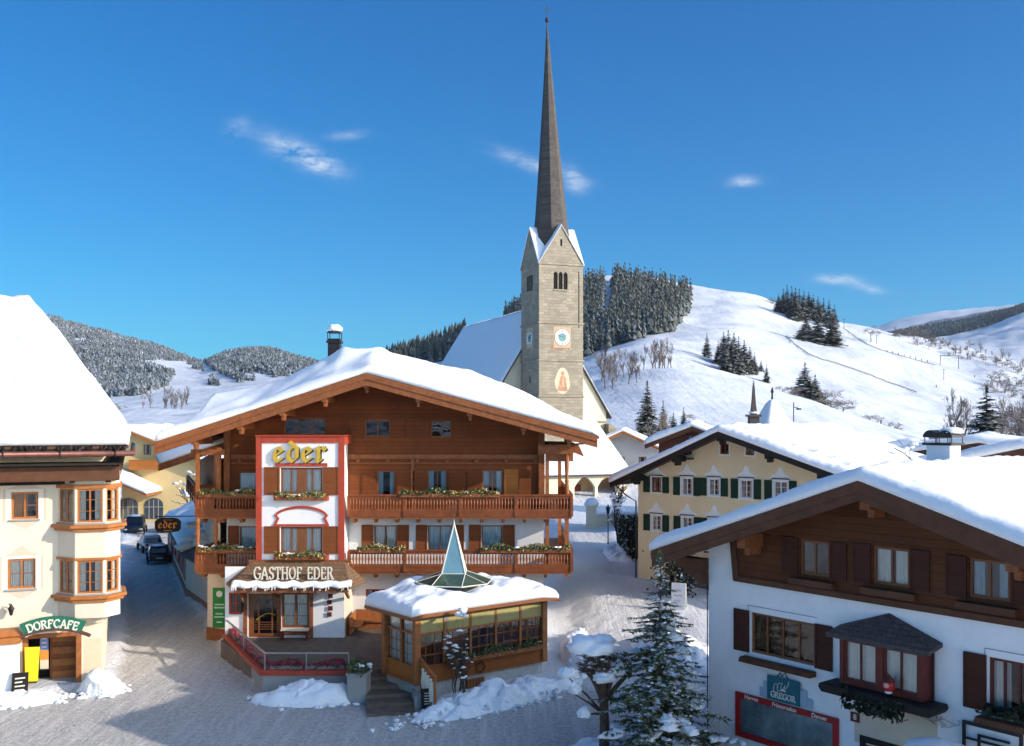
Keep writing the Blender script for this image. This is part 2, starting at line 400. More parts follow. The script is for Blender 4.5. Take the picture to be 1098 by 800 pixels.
# ------------------------------------------------------------------ lettering drawn with a broad pen
def hull2(pts):
    pts = sorted(set(pts))
    def half(ps):
        h = []
        for p in ps:
            while len(h) > 1 and (h[-1][0]-h[-2][0])*(p[1]-h[-2][1])-(h[-1][1]-h[-2][1])*(p[0]-h[-2][0]) <= 0: h.pop()
            h.append(p)
        return h
    a, b = half(pts), half(pts[::-1]); return a[:-1]+b[:-1]
GL = {
 'G': (.95, [[(.88, .82), (.68, 1), (.3, .98), (.05, .68), (.05, .3), (.3, .02), (.66, 0), (.88, .15), (.88, .45)], [(.6, .45), (1, .45)]]),
 'A': (.95, [[(.05, 0), (.45, 1)], [(.45, 1), (.88, 0)], [(.2, .34), (.72, .34)], [(-.05, 0), (.17, 0)], [(.75, 0), (1, 0)]]),
 'S': (.75, [[(.68, .8), (.5, 1), (.2, .97), (.07, .76), (.2, .58), (.5, .45), (.66, .25), (.5, .03), (.2, 0), (.05, .2)]]),
 'T': (.85, [[(.02, .98), (.8, .98)], [(.41, 1), (.41, 0)], [(.25, 0), (.57, 0)], [(.02, .98), (.02, .8)], [(.8, .98), (.8, .8)]]),
 'H': (.95, [[(.12, 1), (.12, 0)], [(.78, 1), (.78, 0)], [(.12, .52), (.78, .52)], [(0, 0), (.24, 0)], [(.66, 0), (.9, 0)], [(0, 1), (.24, 1)], [(.66, 1), (.9, 1)]]),
 'O': (.98, [[(.46, 1), (.15, .88), (.03, .5), (.15, .12), (.46, 0), (.77, .12), (.89, .5), (.77, .88), (.46, 1)]]),
 'F': (.75, [[(.12, 1), (.12, 0)], [(.12, .98), (.66, .98)], [(.12, .54), (.5, .54)], [(0, 0), (.26, 0)], [(.66, .98), (.66, .8)]]),
 'E': (.78, [[(.12, 1), (.12, 0)], [(.12, .98), (.66, .98)], [(.12, .52), (.55, .52)], [(.12, .02), (.68, .02)], [(.66, .98), (.66, .8)], [(.68, .02), (.68, .2)]]),
 'D': (.92, [[(.12, 1), (.12, 0)], [(.02, .98), (.5, .98), (.78, .78), (.82, .5), (.78, .22), (.5, .02), (.02, .02)]]),
 'R': (.88, [[(.12, 1), (.12, 0)], [(.02, .98), (.5, .98), (.68, .78), (.5, .53), (.12, .5)], [(.4, .5), (.78, 0)], [(0, 0), (.24, 0)], [(.7, 0), (.9, 0)]]),
 'C': (.85, [[(.78, .8), (.6, .98), (.3, .98), (.05, .68), (.05, .3), (.3, .02), (.6, .02), (.8, .2)]]),
 ' ': (.55, []),
 'e': (.72, [[(.06, .18), (.06, .58), (.30, .84)], [(.30, .84), (.55, .62), (.14, .36)], [(.06, .18), (.28, -.02), (.56, .16)]]),
 'd': (.78, [[(.14, 1.16), (.32, 1.04), (.60, .78), (.60, .2), (.34, -.02), (.06, .18), (.06, .56), (.32, .82)]]),
 'r': (.66, [[(.0, .70), (.16, .86), (.16, .12)], [(.04, .10), (.18, -.04), (.32, .10)], [(.20, .66), (.44, .86), (.58, .68)]]),
}
def lettering(mb, text, h, nib=.11, ang=35, thin=.03, y=0, t=.05, cx=0, cz=0, gap=.12, width=None, arc=None, slope=0):
    """flat letters standing 't' in front of y, centred on cx, feet at cz"""
    W = sum(GL[c][0]+gap for c in text)-gap
    kx = (width/(W*h)) if width else 1
    ca, sa = math.cos(R(ang)), math.sin(R(ang)); q = 0
    x = -W/2
    for c in text:
        w, strokes = GL[c]
        for st in strokes:
            for p0, p1 in zip(st, st[1:]):
                pts = []
                for p in (p0, p1):
                    for a, b in ((-1, -1), (1, -1), (1, 1), (-1, 1)):
                        px = (x+p[0]+a*nib*ca-b*thin*sa)*h*kx; pz = (p[1]+a*nib*sa+b*thin*ca)*h
                        if arc: th = px/arc; px, pz = (arc+pz)*math.sin(th), (arc+pz)*math.cos(th)-arc
                        pts.append((round(cx+px, 5), round(cz+pz+slope*px, 5)))
                hp = hull2(pts)
                if len(hp) > 2: mb.prism(hp, y-t-(q % 7)*.0012, y+.002*(q % 3)); q += 1
        x += w+gap
    return mb
def font_mesh(text, size, extrude, mat, parent, loc, rot, name='lettering', shear=0, bold=0):
    cu = bpy.data.curves.new(name, 'FONT'); cu.body = text; cu.size = size; cu.extrude = extrude; cu.shear = shear; cu.offset = bold
    cu.align_x = 'CENTER'; cu.align_y = 'CENTER'
    t = bpy.data.objects.new(name, cu); C.objects.link(t)
    me = bpy.data.meshes.new_from_object(t.evaluated_get(bpy.context.evaluated_depsgraph_get()))
    bpy.data.objects.remove(t); me.materials.clear(); me.materials.append(mat)
    o = bpy.data.objects.new(name, me); C.objects.link(o); o.parent = parent; o.location = loc; o.rotation_euler = rot
    return o

# ------------------------------------------------------------------ plants
def leafy_strip(mb, L, n, seed, dx=.14, h=.30, size=.085, bloom=.25, mats=(0, 1), droop=.12):
    r = random.Random(seed)
    for i in range(n):
        x = r.uniform(-L/2, L/2); lift = .6+.4*math.sin(x*3.1+seed)
        c = Vector((x, r.gauss(0, dx*.62), r.uniform(-droop, h*lift)))
        d = Vector((r.gauss(0, 1), r.gauss(0, 1), r.gauss(.3, .8))).normalized(); e = d.cross(Vector((r.gauss(0, 1), r.gauss(0, 1), r.gauss(0, 1)))).normalized()
        s = size*r.uniform(.6, 1.3)
        mb.mat(mats[1] if r.random() < bloom else mats[0])
        mb.poly([c-d*s, c+e*s*.45, c+d*s, c-e*s*.45])
    mb.mat(0)
def flower_box(label, p, L, rot=0, seed=0, parent=None, bloom=.35, snowy=0, group='flower boxes on the inn', mats=None, box=None, n=None):
    t = thing('flower_box', label, 'flower box', p, rot, group)
    b = MB(); b.box(-L/2, L/2, -.12, .12, -.2, -.02); b.build('box', box or BEAM, t, bevel=.01)
    f = MB(); leafy_strip(f, L, n or int(L*260), seed, bloom=bloom)
    f.build('flowers', mats or [LEAFG, LEAFY], t)
    if snowy:
        s = MB(); r = random.Random(seed)
        for i in range(int(L*snowy)): s.blob((r.uniform(-L/2, L/2), r.gauss(0, .05), r.uniform(.05, .16)), (r.uniform(.06, .16), .1, .07), i+seed, nu=8, nv=6)
        tag(s.build('snow', SNOWF, t, smooth=True), kind='stuff')
    return t
def bare_tree_mesh(seed, Ht, trunk_r, levels=4, spread=.55, kids=(3, 5), first=.35, sides=6, up=.25, shrink=.62, segs=3, mb=None, base=(0, 0, 0), twig_r=.006):
    r = random.Random(seed); mb = mb or MB()
    def grow(p, d, L, rad, lev):
        pts = [p]; rs = [rad]; q = p.copy(); dd = d.copy()
        for i in range(segs):
            dd = (dd+Vector((r.gauss(0, .12), r.gauss(0, .12), r.gauss(up*.25, .08)))).normalized(); q = q+dd*L/segs
            pts.append(q.copy()); rs.append(max(twig_r, rad*(1-.45*(i+1)/segs)))
        mb.tube(pts, rs, max(3, sides-lev), cap=lev == 0)
        if lev >= levels: return
        for k in range(r.randint(*kids)):
            i = r.uniform(first if lev == 0 else .25, 1.0)*segs; a = min(segs-1, int(i)); t = i-a
            s = pts[a].lerp(pts[a+1], t)
            ax = Vector((r.gauss(0, 1), r.gauss(0, 1), r.gauss(0, .4))); ax = (ax-dd*ax.dot(dd)).normalized()
            nd_ = (dd*(1-spread)+ax*spread+Vector((0, 0, up))).normalized()
            grow(s, nd_, L*shrink*r.uniform(.75, 1.15), rs[a]*.6, lev+1)
    grow(Vector(base), Vector((0, 0, 1)), Ht*.5, trunk_r, 0)
    return mb
def conifer_mesh(seed, Ht, Rd, whorls=14, per=7, steps=5, fine=1, droop=.28, base=.08, width=.16, ragged=.3, power=.9):
    """trunk as its own builder; branches carry many small needle blades with gaps between the whorls"""
    r = random.Random(seed); fo = MB(); tr = MB()
    tr.tube([(0, 0, 0), (0, 0, Ht*.5), (0, 0, Ht)], [Ht*.018+.02, Ht*.011+.01, .008], 6)
    for w in range(whorls):
        f = w/(whorls-1); z = Ht*(base+(1-base)*f**.92)
        rad = Rd*(1-f)**power+.04*Ht*.12
        n = max(4, int(per*(1-.35*f)))
        a0 = r.uniform(0, 6.28)
        for k in range(n):
            a = a0+6.283*k/n+r.gauss(0, .22); L = rad*r.uniform(1-ragged, 1+ragged*.7)
            zz = z+r.gauss(0, Ht*.012); dz = -droop*L*(1-.7*f)
            cx, sx = math.cos(a), math.sin(a); side = Vector((-sx, cx, 0))
            prev = Vector((0, 0, zz))
            for s in range(1, steps+1):
                t = s/steps; q = Vector((cx*L*t, sx*L*t, zz+dz*(t**1.3)+.10*L*max(0, t-.7)))
                wd = L*width*(1.25-.75*t)*r.uniform(.7, 1.3)
                for m in range(fine):
                    for sg in (-1, 1):
                        u = r.uniform(0, 1); o = prev.lerp(q, u)
                        tip = o+side*sg*wd*r.uniform(.6, 1.5)+Vector((cx, sx, 0))*wd*r.uniform(.3, 1.0)+Vector((0, 0, r.gauss(-.25, .25)*wd))
                        b = (q-prev).normalized()*wd*.42
                        fo.poly([o-b, tip, o+b])
                fo.poly([prev+Vector((0, 0, .02)), q+side*wd*.35, q+(q-prev)*.5, q-side*wd*.35])
                prev = q
    for k in range(8*fine):                          # leader
        z = Ht*r.uniform(.93, 1.0); a = r.uniform(0, 6.28); d = Ht*.02
        fo.poly([(0, 0, z), (math.cos(a)*d, math.sin(a)*d, z-d*.3), (0, 0, z+d)])
    return tr, fo
# ------------------------------------------------------------------ camera, sun, sky
scn = bpy.context.scene
cd = bpy.data.cameras.new('camera'); cam = bpy.data.objects.new('camera', cd); C.objects.link(cam)
cam.location = (0, 0, H); cam.rotation_euler = (R(90), 0, 0)
cd.sensor_width = 36; cd.lens = F/1098*36; cd.shift_y = (VH-400)/1098; cd.clip_end = 30000; cd.clip_start = .5
scn.camera = cam
AZ, EL = R(70), R(20.5)                             # from straight behind the camera towards the right; height of the sun
S = Vector((math.sin(AZ)*math.cos(EL), -math.cos(AZ)*math.cos(EL), math.sin(EL)))
sl = bpy.data.lights.new('sun', 'SUN'); sl.energy = 3.4; sl.angle = R(.53); sl.color = (1, .90, .77)
so = bpy.data.objects.new('sun', sl); C.objects.link(so); so.rotation_euler = S.to_track_quat('Z', 'Y').to_euler(); so.location = (60, -20, 60)
w = bpy.data.worlds.new('World'); scn.world = w; w.use_nodes = True; nt = w.node_tree
bg = nt.nodes['Background']; sky = nd(nt, 'ShaderNodeTexSky'); sky.sky_type = 'NISHITA'; sky.sun_disc = False
sky.sun_elevation = EL; sky.sun_rotation = math.atan2(S.x, S.y)
sky.altitude = 800; sky.air_density = 1.0; sky.dust_density = .25; sky.ozone_density = 2.6
tc = nd(nt, 'ShaderNodeTexCoord'); sp = nd(nt, 'ShaderNodeSeparateXYZ'); lk(nt, tc.outputs['Generated'], sp.inputs[0])
yy = mathn(nt, 'MAXIMUM', sp.outputs[1], .05)
gx = mathn(nt, 'DIVIDE', sp.outputs[0], yy); gz = mathn(nt, 'DIVIDE', sp.outputs[2], yy)
cv = nd(nt, 'ShaderNodeCombineXYZ'); lk(nt, gx, cv.inputs[0]); lk(nt, gz, cv.inputs[1])
cm = nd(nt, 'ShaderNodeMapping'); lk(nt, cv.outputs[0], cm.inputs[0]); cm.inputs['Rotation'].default_value = (0, 0, R(18)); cm.inputs['Scale'].default_value = (1, 2.1, 1)
wn = noisen(nt, cm.outputs[0], 20, 9, .66); wn2 = noisen(nt, cm.outputs[0], 85, 5, .6)
tot = None
for (u, v, a, b, th, k) in ((322, 165, 46, 13, -24, 1.0), (346, 176, 20, 9, -5, .8), (254, 138, 16, 12, 25, .35), (372, 145, 22, 6, 4, .42),
                            (572, 176, 50, 9, -18, .6), (615, 192, 17, 12, -40, .75), (797, 195, 19, 7, 3, .65), (900, 300, 24, 6, -3, .85), (934, 310, 18, 5, -8, .6)):
    px, pz = (u-U0)/F, (VH-v)/F
    dx = mathn(nt, 'SUBTRACT', gx, px); dz = mathn(nt, 'SUBTRACT', gz, pz)
    c, s = math.cos(R(th)), math.sin(R(th))
    e1 = mathn(nt, 'ADD', mathn(nt, 'MULTIPLY', dx, c*F/a), mathn(nt, 'MULTIPLY', dz, s*F/a))
    e2 = mathn(nt, 'ADD', mathn(nt, 'MULTIPLY', dx, -s*F/b), mathn(nt, 'MULTIPLY', dz, c*F/b))
    r2 = mathn(nt, 'ADD', mathn(nt, 'MULTIPLY', e1, e1), mathn(nt, 'MULTIPLY', e2, e2))
    q = mathn(nt, 'MULTIPLY', mathn(nt, 'EXPONENT', mathn(nt, 'MULTIPLY', r2, -1.5)), k*.8)
    tot = q if tot is None else mathn(nt, 'ADD', tot, q)
dens = mathn(nt, 'MULTIPLY', tot, ramp(nt, mathn(nt, 'ADD', wn, mathn(nt, 'MULTIPLY', wn2, .18)), .46, .80), True)
front = mathn(nt, 'GREATER_THAN', sp.outputs[1], .06)
dens = mathn(nt, 'MULTIPLY', mathn(nt, 'MULTIPLY', dens, front), 1.5, True)
rgb = nd(nt, 'ShaderNodeSeparateColor'); lk(nt, sky.outputs[0], rgb.inputs[0]); cmb = nd(nt, 'ShaderNodeCombineColor')
for i, (a, p) in enumerate(((.22, 1.4), (.73, 1.0), (1.03, .80))):   # the clear deep alpine blue of the photo
    lk(nt, mathn(nt, 'MULTIPLY', mathn(nt, 'POWER', mathn(nt, 'MULTIPLY', rgb.outputs[i], .1275), p), a/.1275), cmb.inputs[i])
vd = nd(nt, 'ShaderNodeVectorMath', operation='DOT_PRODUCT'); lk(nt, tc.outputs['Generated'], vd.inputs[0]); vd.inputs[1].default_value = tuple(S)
sky_fill = ramp(nt, vd.outputs['Value'], .25, .95); sky_fill.node.interpolation_type = 'SMOOTHSTEP'      # extra sky brightness added on the sun's side, behind the viewer, to lift shade
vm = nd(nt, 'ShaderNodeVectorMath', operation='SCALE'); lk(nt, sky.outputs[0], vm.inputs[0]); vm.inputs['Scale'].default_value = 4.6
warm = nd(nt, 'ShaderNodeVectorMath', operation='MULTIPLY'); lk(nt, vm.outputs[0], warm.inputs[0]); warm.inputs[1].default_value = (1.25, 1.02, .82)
base = mixc(nt, sky_fill, cmb.outputs[0], warm.outputs[0])
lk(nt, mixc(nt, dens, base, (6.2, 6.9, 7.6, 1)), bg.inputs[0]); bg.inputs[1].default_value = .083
scn.view_settings.view_transform = 'Standard'; scn.view_settings.look = 'None'; scn.view_settings.exposure = 0.7; scn.view_settings.gamma = 1
scn.cycles.max_bounces = 6; scn.cycles.transparent_max_bounces = 10; scn.cycles.diffuse_bounces = 3; scn.cycles.glossy_bounces = 3

# ------------------------------------------------------------------ near ground
ROAD = [(-60, 20), (-26, 40), (-20.5, 43.2), (-18.4, 45.2), (-20.5, 52), (-27, 68.5), (-36, 92), (-46, 122), (-37, 122), (-31.2, 90), (-22.3, 67.2), (-16.2, 54.5), (-15, 51.5),
        (-11.2, 44.6), (-7.2, 44.6), (-5.2, 46), (-3.6, 42.6), (-.6, 42.2), (2.6, 44.2), (4.0, 44.2), (6.9, 40.5), (6.9, 20)]
PATH = [(2.2, 43.5), (2.6, 56), (3.2, 80), (4.5, 100), (9, 100), (8.5, 80), (7.5, 64), (9, 56), (11, 48), (7, 41)]
def poly_dist(poly, X, Y):
    X = np.asarray(X, float); Y = np.asarray(Y, float); ins = np.zeros(X.shape, bool); dm = np.full(X.shape, 1e9)
    n = len(poly)
    for i in range(n):
        (x0, y0), (x1, y1) = poly[i], poly[(i+1) % n]
        c = (y0 > Y) != (y1 > Y)
        with np.errstate(divide='ignore', invalid='ignore'):
            ins ^= c & (X < (x1-x0)*(Y-y0)/((y1-y0) or 1e-9)+x0)
        L = (x1-x0)**2+(y1-y0)**2; t = np.clip(((X-x0)*(x1-x0)+(Y-y0)*(y1-y0))/L, 0, 1)
        dm = np.minimum(dm, np.hypot(X-x0-t*(x1-x0), Y-y0-t*(y1-y0)))
    return np.where(ins, dm, -dm)
def gbase(x, y):                                  # the lie of the land near the houses
    return 1.75*ss(45, 68, y)*ss(1.5, 5.5, x)*(1-.5*ss(88, 122, y))
def axis(parts):
    out = []
    for a, b, st in parts:
        n = max(1, round((b-a)/st)); out += [a+(b-a)*i/n for i in range(n)]
    return out+[parts[-1][1]]
gxs = axis([(-90, -45, 3), (-45, -30, 1), (-30, 14, .22), (14, 40, 1), (40, 90, 4)])
gys = axis([(-60, 26, 4), (26, 36, .6), (36, 56, .22), (56, 80, .4), (80, 126, .9)])
XX, YY = np.meshgrid(gxs, gys)
rd = poly_dist(ROAD, XX, YY); pdm = poly_dist(PATH, XX, YY)
verts = []; mask = []; trod = []
for j, y in enumerate(gys):
    for i, x in enumerate(gxs):
        wob = .5*nz(x, y, 3, .7)+.25*nz(x, y, 8, 2.3)
        m = ss(-.25, .35, rd[j, i]+wob*.7); p = ss(-.5, .8, pdm[j, i]+wob)
        near = 1 if 26 < y < 80 else .3
        z = gbase(x, y)
        soft = .16+.10*nz(x, y, 5, .35)+.06*nz(x, y, 9, 1.4)*near
        lumps = (.10*abs(nz(x, y, 2, 1.1))+.07*nz(x, y, 6, 2.4))*near
        z += (1-m)*((1-p)*(.16+soft)+p*(.12+lumps*1.2))
        z += m*near*(.028*nz(x, y, 4, 1.3)+.03*nz(x, y, 7, 2.6)+.02*math.sin((x*.93+y*.36)*5.2+1.6*nz(x, y, 2, .25))*ss(-.1, .3, nz(x, y, 12, .2)))
        verts.append((x, y, z)); mask.append(m); trod.append(p)
W_ = len(gxs)
faces = [(j*W_+i, j*W_+i+1, (j+1)*W_+i+1, (j+1)*W_+i) for j in range(len(gys)-1) for i in range(W_-1)]
m, nt, b = new_mat('street_snow')
at = nd(nt, 'ShaderNodeAttribute', attribute_name='road'); at2 = nd(nt, 'ShaderNodeAttribute', attribute_name='trod')
v = coords(nt)
n1 = noisen(nt, v, .45, 6, .65); n2 = noisen(nt, v, 5, 8, .75); n3 = noisen(nt, v, 9, 7, .75)
mp = nd(nt, 'ShaderNodeMapping'); tcn = nd(nt, 'ShaderNodeTexCoord'); lk(nt, tcn.outputs['Object'], mp.inputs[0])
mp.inputs['Rotation'].default_value = (0, 0, R(-21)); mp.inputs['Scale'].default_value = (2.6, .16, 1)
trk = noisen(nt, mp.outputs[0], 1.0, 5, .6)        # long tyre and plough streaks along the street
grit = mixc(nt, ramp(nt, n2, .40, .62), (.47, .44, .41, 1), (.80, .765, .725, 1))
grit = mixc(nt, mathn(nt, 'MULTIPLY', ramp(nt, n1, .35, .65), .25), grit, (.63, .60, .565, 1))
grit = mixc(nt, mathn(nt, 'MULTIPLY', ramp(nt, trk, .50, .66), .6), grit, (.82, .79, .755, 1))
grit = mixc(nt, mathn(nt, 'MULTIPLY', ramp(nt, n3, .58, .70), .5), grit, (.74, .73, .72, 1))
grit = mixc(nt, mathn(nt, 'MULTIPLY', ramp(nt, n3, .44, .34), .6), grit, (.24, .225, .215, 1))
sn = mixc(nt, ramp(nt, n2, .3, .7), (.83, .85, .88, 1), (.88, .89, .91, 1))
tr = mixc(nt, ramp(nt, n2, .35, .65), (.72, .70, .67, 1), (.86, .855, .85, 1))
sn = mixc(nt, at2.outputs['Fac'], sn, tr)
lk(nt, mixc(nt, at.outputs['Fac'], sn, grit), b.inputs['Base Color']); b.inputs['Roughness'].default_value = .75; b.inputs['Specular IOR Level'].default_value = .2
hgt = mathn(nt, 'ADD', mathn(nt, 'ADD', mathn(nt, 'MULTIPLY', n2, .8), mathn(nt, 'MULTIPLY', n3, .55)), mathn(nt, 'MULTIPLY', trk, 1.0))
bumpn(nt, b, hgt, 1.0, .2)
STREET = m
me = bpy.data.meshes.new('ground'); me.from_pydata(verts, [], faces); me.materials.append(STREET)
for nm, val in (('road', mask), ('trod', trod)):
    a = me.attributes.new(nm, 'FLOAT', 'POINT'); a.data.foreach_set('value', val)
me.polygons.foreach_set('use_smooth', [True]*len(faces))
fm = np.array([(mask[f[0]]+mask[f[2]])/2 for f in faces])
# the street is an object of its own: same sheet, cut along the edge of the packed snow
def split_sheet(me, keep, name):
    fs = [f for f, k in zip(faces, keep) if k]; used = sorted({i for f in fs for i in f}); mp_ = {o: n for n, o in enumerate(used)}
    q = bpy.data.meshes.new(name); q.from_pydata([verts[i] for i in used], [], [tuple(mp_[i] for i in f) for f in fs]); q.materials.append(STREET)
    for nm, val in (('road', mask), ('trod', trod)):
        a = q.attributes.new(nm, 'FLOAT', 'POINT'); a.data.foreach_set('value', [val[i] for i in used])
    q.polygons.foreach_set('use_smooth', [True]*len(fs))
    o = bpy.data.objects.new(name, q); C.objects.link(o); return tag(o, kind='structure')
split_sheet(me, fm >= .5, 'road'); split_sheet(me, fm < .5, 'ground'); bpy.data.meshes.remove(me)

# ------------------------------------------------------------------ terrain: crest lines read off the photo, at their own distances
TC = {
 -900: [(180, 478), (400, 455), (900, 420), (2200, 330), (3500, 420)],
 -200: [(180, 478), (400, 455), (900, 420), (1300, 395), (2300, 322), (3500, 420)],
 0:   [(180, 476), (400, 452), (800, 434), (1100, 408), (2300, 326), (3500, 400)],
 50:  [(180, 474), (400, 450), (800, 432), (1100, 408), (2300, 338), (3500, 400)],
 90:  [(180, 472), (400, 448), (800, 430), (1100, 410), (2300, 350), (3500, 400)],
 130: [(180, 470), (400, 446), (800, 428), (1100, 411), (2300, 361), (3500, 400)],
 165: [(180, 468), (400, 444), (800, 425), (1100, 410), (2300, 369), (3500, 400)],
 190: [(180, 468), (400, 444), (800, 424), (1100, 411), (2300, 380), (3000, 385), (3600, 382), (4200, 400)],
 215: [(180, 468), (400, 443), (800, 423), (1100, 412), (1900, 392), (3000, 390), (3600, 384), (4200, 400)],
 240: [(180, 468), (400, 443), (800, 422), (1100, 412), (1900, 380), (2600, 400)],
 265: [(180, 468), (400, 443), (800, 421), (1100, 410), (1900, 373), (2600, 400)],
 290: [(180, 468), (400, 443), (800, 420), (1100, 410), (1900, 374), (2600, 400)],
 315: [(180, 468), (400, 443), (800, 420), (1100, 408), (1900, 384), (2600, 400)],
 350: [(180, 468), (400, 443), (800, 420), (1100, 405), (1900, 392), (2600, 402)],
 420: [(180, 468), (400, 440), (800, 410), (1100, 386), (1500, 405)],
 455: [(180, 470), (400, 436), (800, 398), (1050, 376), (1500, 400)],
 500: [(180, 474), (400, 432), (800, 388), (1000, 360), (1500, 390)],
 560: [(180, 474), (330, 430), (600, 395), (900, 330), (1300, 370)],
 620: [(170, 474), (300, 425), (440, 402), (560, 390), (650, 375), (930, 302), (1300, 350)],
 645: [(170, 474), (250, 440), (330, 408), (400, 404), (520, 382), (620, 370), (930, 297), (1300, 350)],
 690: [(165, 476), (250, 436), (330, 398), (400, 398), (520, 370), (590, 359), (650, 356), (930, 294), (1300, 350)],
 720: [(165, 476), (250, 436), (330, 398), (400, 398), (520, 372), (590, 359), (660, 353), (930, 301), (1300, 350)],
 745: [(165, 478), (250, 440), (330, 401), (400, 401), (520, 378), (600, 358), (680, 350), (900, 306), (1200, 345)],
 790: [(165, 480), (250, 446), (330, 411), (400, 411), (500, 392), (600, 362), (700, 345), (890, 311), (1200, 345)],
 825: [(165, 482), (250, 452), (330, 420), (400, 420), (500, 402), (600, 372), (720, 350), (880, 322), (1200, 350)],
 850: [(165, 484), (250, 456), (330, 427), (400, 426), (500, 410), (600, 380), (720, 356), (860, 334), (1200, 356)],
 900: [(165, 488), (250, 464), (330, 441), (400, 438), (500, 420), (600, 394), (720, 364), (840, 346), (1200, 375), (3200, 372), (5200, 356), (6500, 380)],
 935: [(165, 490), (250, 470), (330, 450), (400, 446), (500, 428), (600, 402), (720, 370), (830, 350), (1200, 380), (3200, 368), (5200, 351), (6500, 380)],
 960: [(165, 490), (250, 473), (330, 456), (400, 450), (500, 434), (600, 410), (720, 376), (820, 356), (1200, 384), (3200, 366), (5200, 342), (6500, 380)],
 1000: [(165, 492), (250, 480), (330, 467), (400, 460), (500, 442), (600, 416), (720, 386), (810, 364), (1200, 386), (3200, 362), (5200, 333), (6500, 375)],
 1040: [(165, 492), (250, 482), (330, 471), (400, 464), (500, 448), (600, 424), (720, 396), (790, 374), (1200, 388), (3200, 352), (5200, 330), (6500, 370)],
 1070: [(165, 492), (250, 484), (330, 474), (400, 466), (500, 450), (600, 428), (700, 404), (770, 384), (1200, 390), (3200, 340), (5200, 327), (6500, 370)],
 1098: [(165, 492), (250, 485), (330, 476), (400, 468), (500, 452), (600, 432), (700, 410), (760, 394), (1200, 392), (3200, 328), (5200, 326), (6500, 370)],
 1250: [(165, 492), (250, 485), (330, 477), (400, 468), (600, 436), (760, 410), (1200, 392), (3200, 300), (5200, 320), (6500, 370)],
 2000: [(165, 492), (250, 485), (330, 477), (400, 468), (600, 440), (760, 420), (1200, 392), (3200, 300), (5200, 320), (6500, 370)],
}
tY = axis([(105, 200, 3), (200, 300, 4), (300, 960, 3.6), (960, 1300, 14), (1300, 2600, 40), (2600, 7200, 120)])
cu = sorted(TC); colz = []
for u in cu:
    ys = [y for y, _ in TC[u]]; zs_ = [H+(VH-v)*y/F for y, v in TC[u]]
    ys = [105, 130]+ys+[9000]; zs_ = [.5, 1.2 if u > 400 else .4]+zs_+[zs_[-1]-200]
    colz.append([lerp(ys, zs_, y) for y in tY])
colz = np.array(colz)
tU = axis([(-900, -60, 30), (-60, 1200, 6), (1200, 2000, 40)])
TZ = np.empty((len(tU), len(tY)))
for j in range(len(tY)): TZ[:, j] = np.interp(tU, cu, colz[:, j])
for _ in range(2):                                # soften the joints of the profile
    q = TZ.copy(); q[:, 1:-1] = .25*TZ[:, :-2]+.5*TZ[:, 1:-1]+.25*TZ[:, 2:]; TZ = q
for _ in range(3):
    q = TZ.copy(); q[1:-1] = .25*TZ[:-2]+.5*TZ[1:-1]+.25*TZ[2:]; TZ = q
for i, u in enumerate(tU):
    for j, y in enumerate(tY):
        x = (u-U0)/F*y
        a = ss(140, 400, y)
        TZ[i, j] += a*(3.4*nz(x, y, 1, .011)+1.9*nz(x, y, 5, .034)+.8*nz(x, y, 7, .085)+(.55*math.sin(y*.115+3.5*nz(x, y, 3, .012)+x*.02) if 380 < y < 960 else 0))*(1 if y < 1200 else 2.2)
        if y < 150:
            k = ss(128, 150, y); TZ[i, j] = (1-k)*(gbase(x, y)-.12+ (0 if y < 124 else .10)) + k*TZ[i, j]
tYl = np.log(np.array(tY)); tUa = np.array(tU)
def zT(x, y):
    if y < 126: return gbase(x, y)
    u = U0+F*x/y; i = int(np.clip(np.searchsorted(tUa, u)-1, 0, len(tU)-2)); j = int(np.clip(np.searchsorted(tY, y)-1, 0, len(tY)-2))
    a = min(1, max(0, (u-tU[i])/(tU[i+1]-tU[i]))); b = (y-tY[j])/(tY[j+1]-tY[j])
    return (TZ[i, j]*(1-a)+TZ[i+1, j]*a)*(1-b)+(TZ[i, j+1]*(1-a)+TZ[i+1, j+1]*a)*b
def G(u, Y):                                      # point on the terrain in the direction of photo column u at depth Y
    x = (u-U0)/F*Y; return (x, Y, zT(x, Y))
def vproj(x, y, z): return VH-(z-H)/y*F
tv = [((u-U0)/F*y, y, TZ[i, j]) for i, u in enumerate(tU) for j, y in enumerate(tY)]
n = len(tY); tf = [(i*n+j, (i+1)*n+j, (i+1)*n+j+1, i*n+j+1) for i in range(len(tU)-1) for j in range(n-1)]
m, nt, b = new_mat('hill_snow')
v = coords(nt); a1 = noisen(nt, v, .012, 8, .7); a2 = noisen(nt, v, .11, 6, .7)
mp = nd(nt, 'ShaderNodeMapping'); tcn = nd(nt, 'ShaderNodeTexCoord'); lk(nt, tcn.outputs['Object'], mp.inputs[0]); mp.inputs['Scale'].default_value = (.35, .03, .1); mp.inputs['Rotation'].default_value = (0, 0, R(24))
a3 = noisen(nt, mp.outputs[0], 1, 5, .6)
at = nd(nt, 'ShaderNodeAttribute', attribute_name='wood')
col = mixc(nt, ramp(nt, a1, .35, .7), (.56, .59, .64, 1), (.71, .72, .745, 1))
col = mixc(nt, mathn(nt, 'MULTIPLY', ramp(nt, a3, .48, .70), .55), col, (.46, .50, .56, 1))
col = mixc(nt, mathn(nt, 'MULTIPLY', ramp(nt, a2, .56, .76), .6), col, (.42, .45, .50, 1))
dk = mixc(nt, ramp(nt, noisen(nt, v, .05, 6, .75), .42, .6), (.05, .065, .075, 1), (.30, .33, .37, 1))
fk = mathn(nt, 'MULTIPLY', at.outputs['Fac'], 1, True)
lk(nt, mixc(nt, fk, col, dk), b.inputs['Base Color']); b.inputs['Roughness'].default_value = .75; b.inputs['Specular IOR Level'].default_value = .15
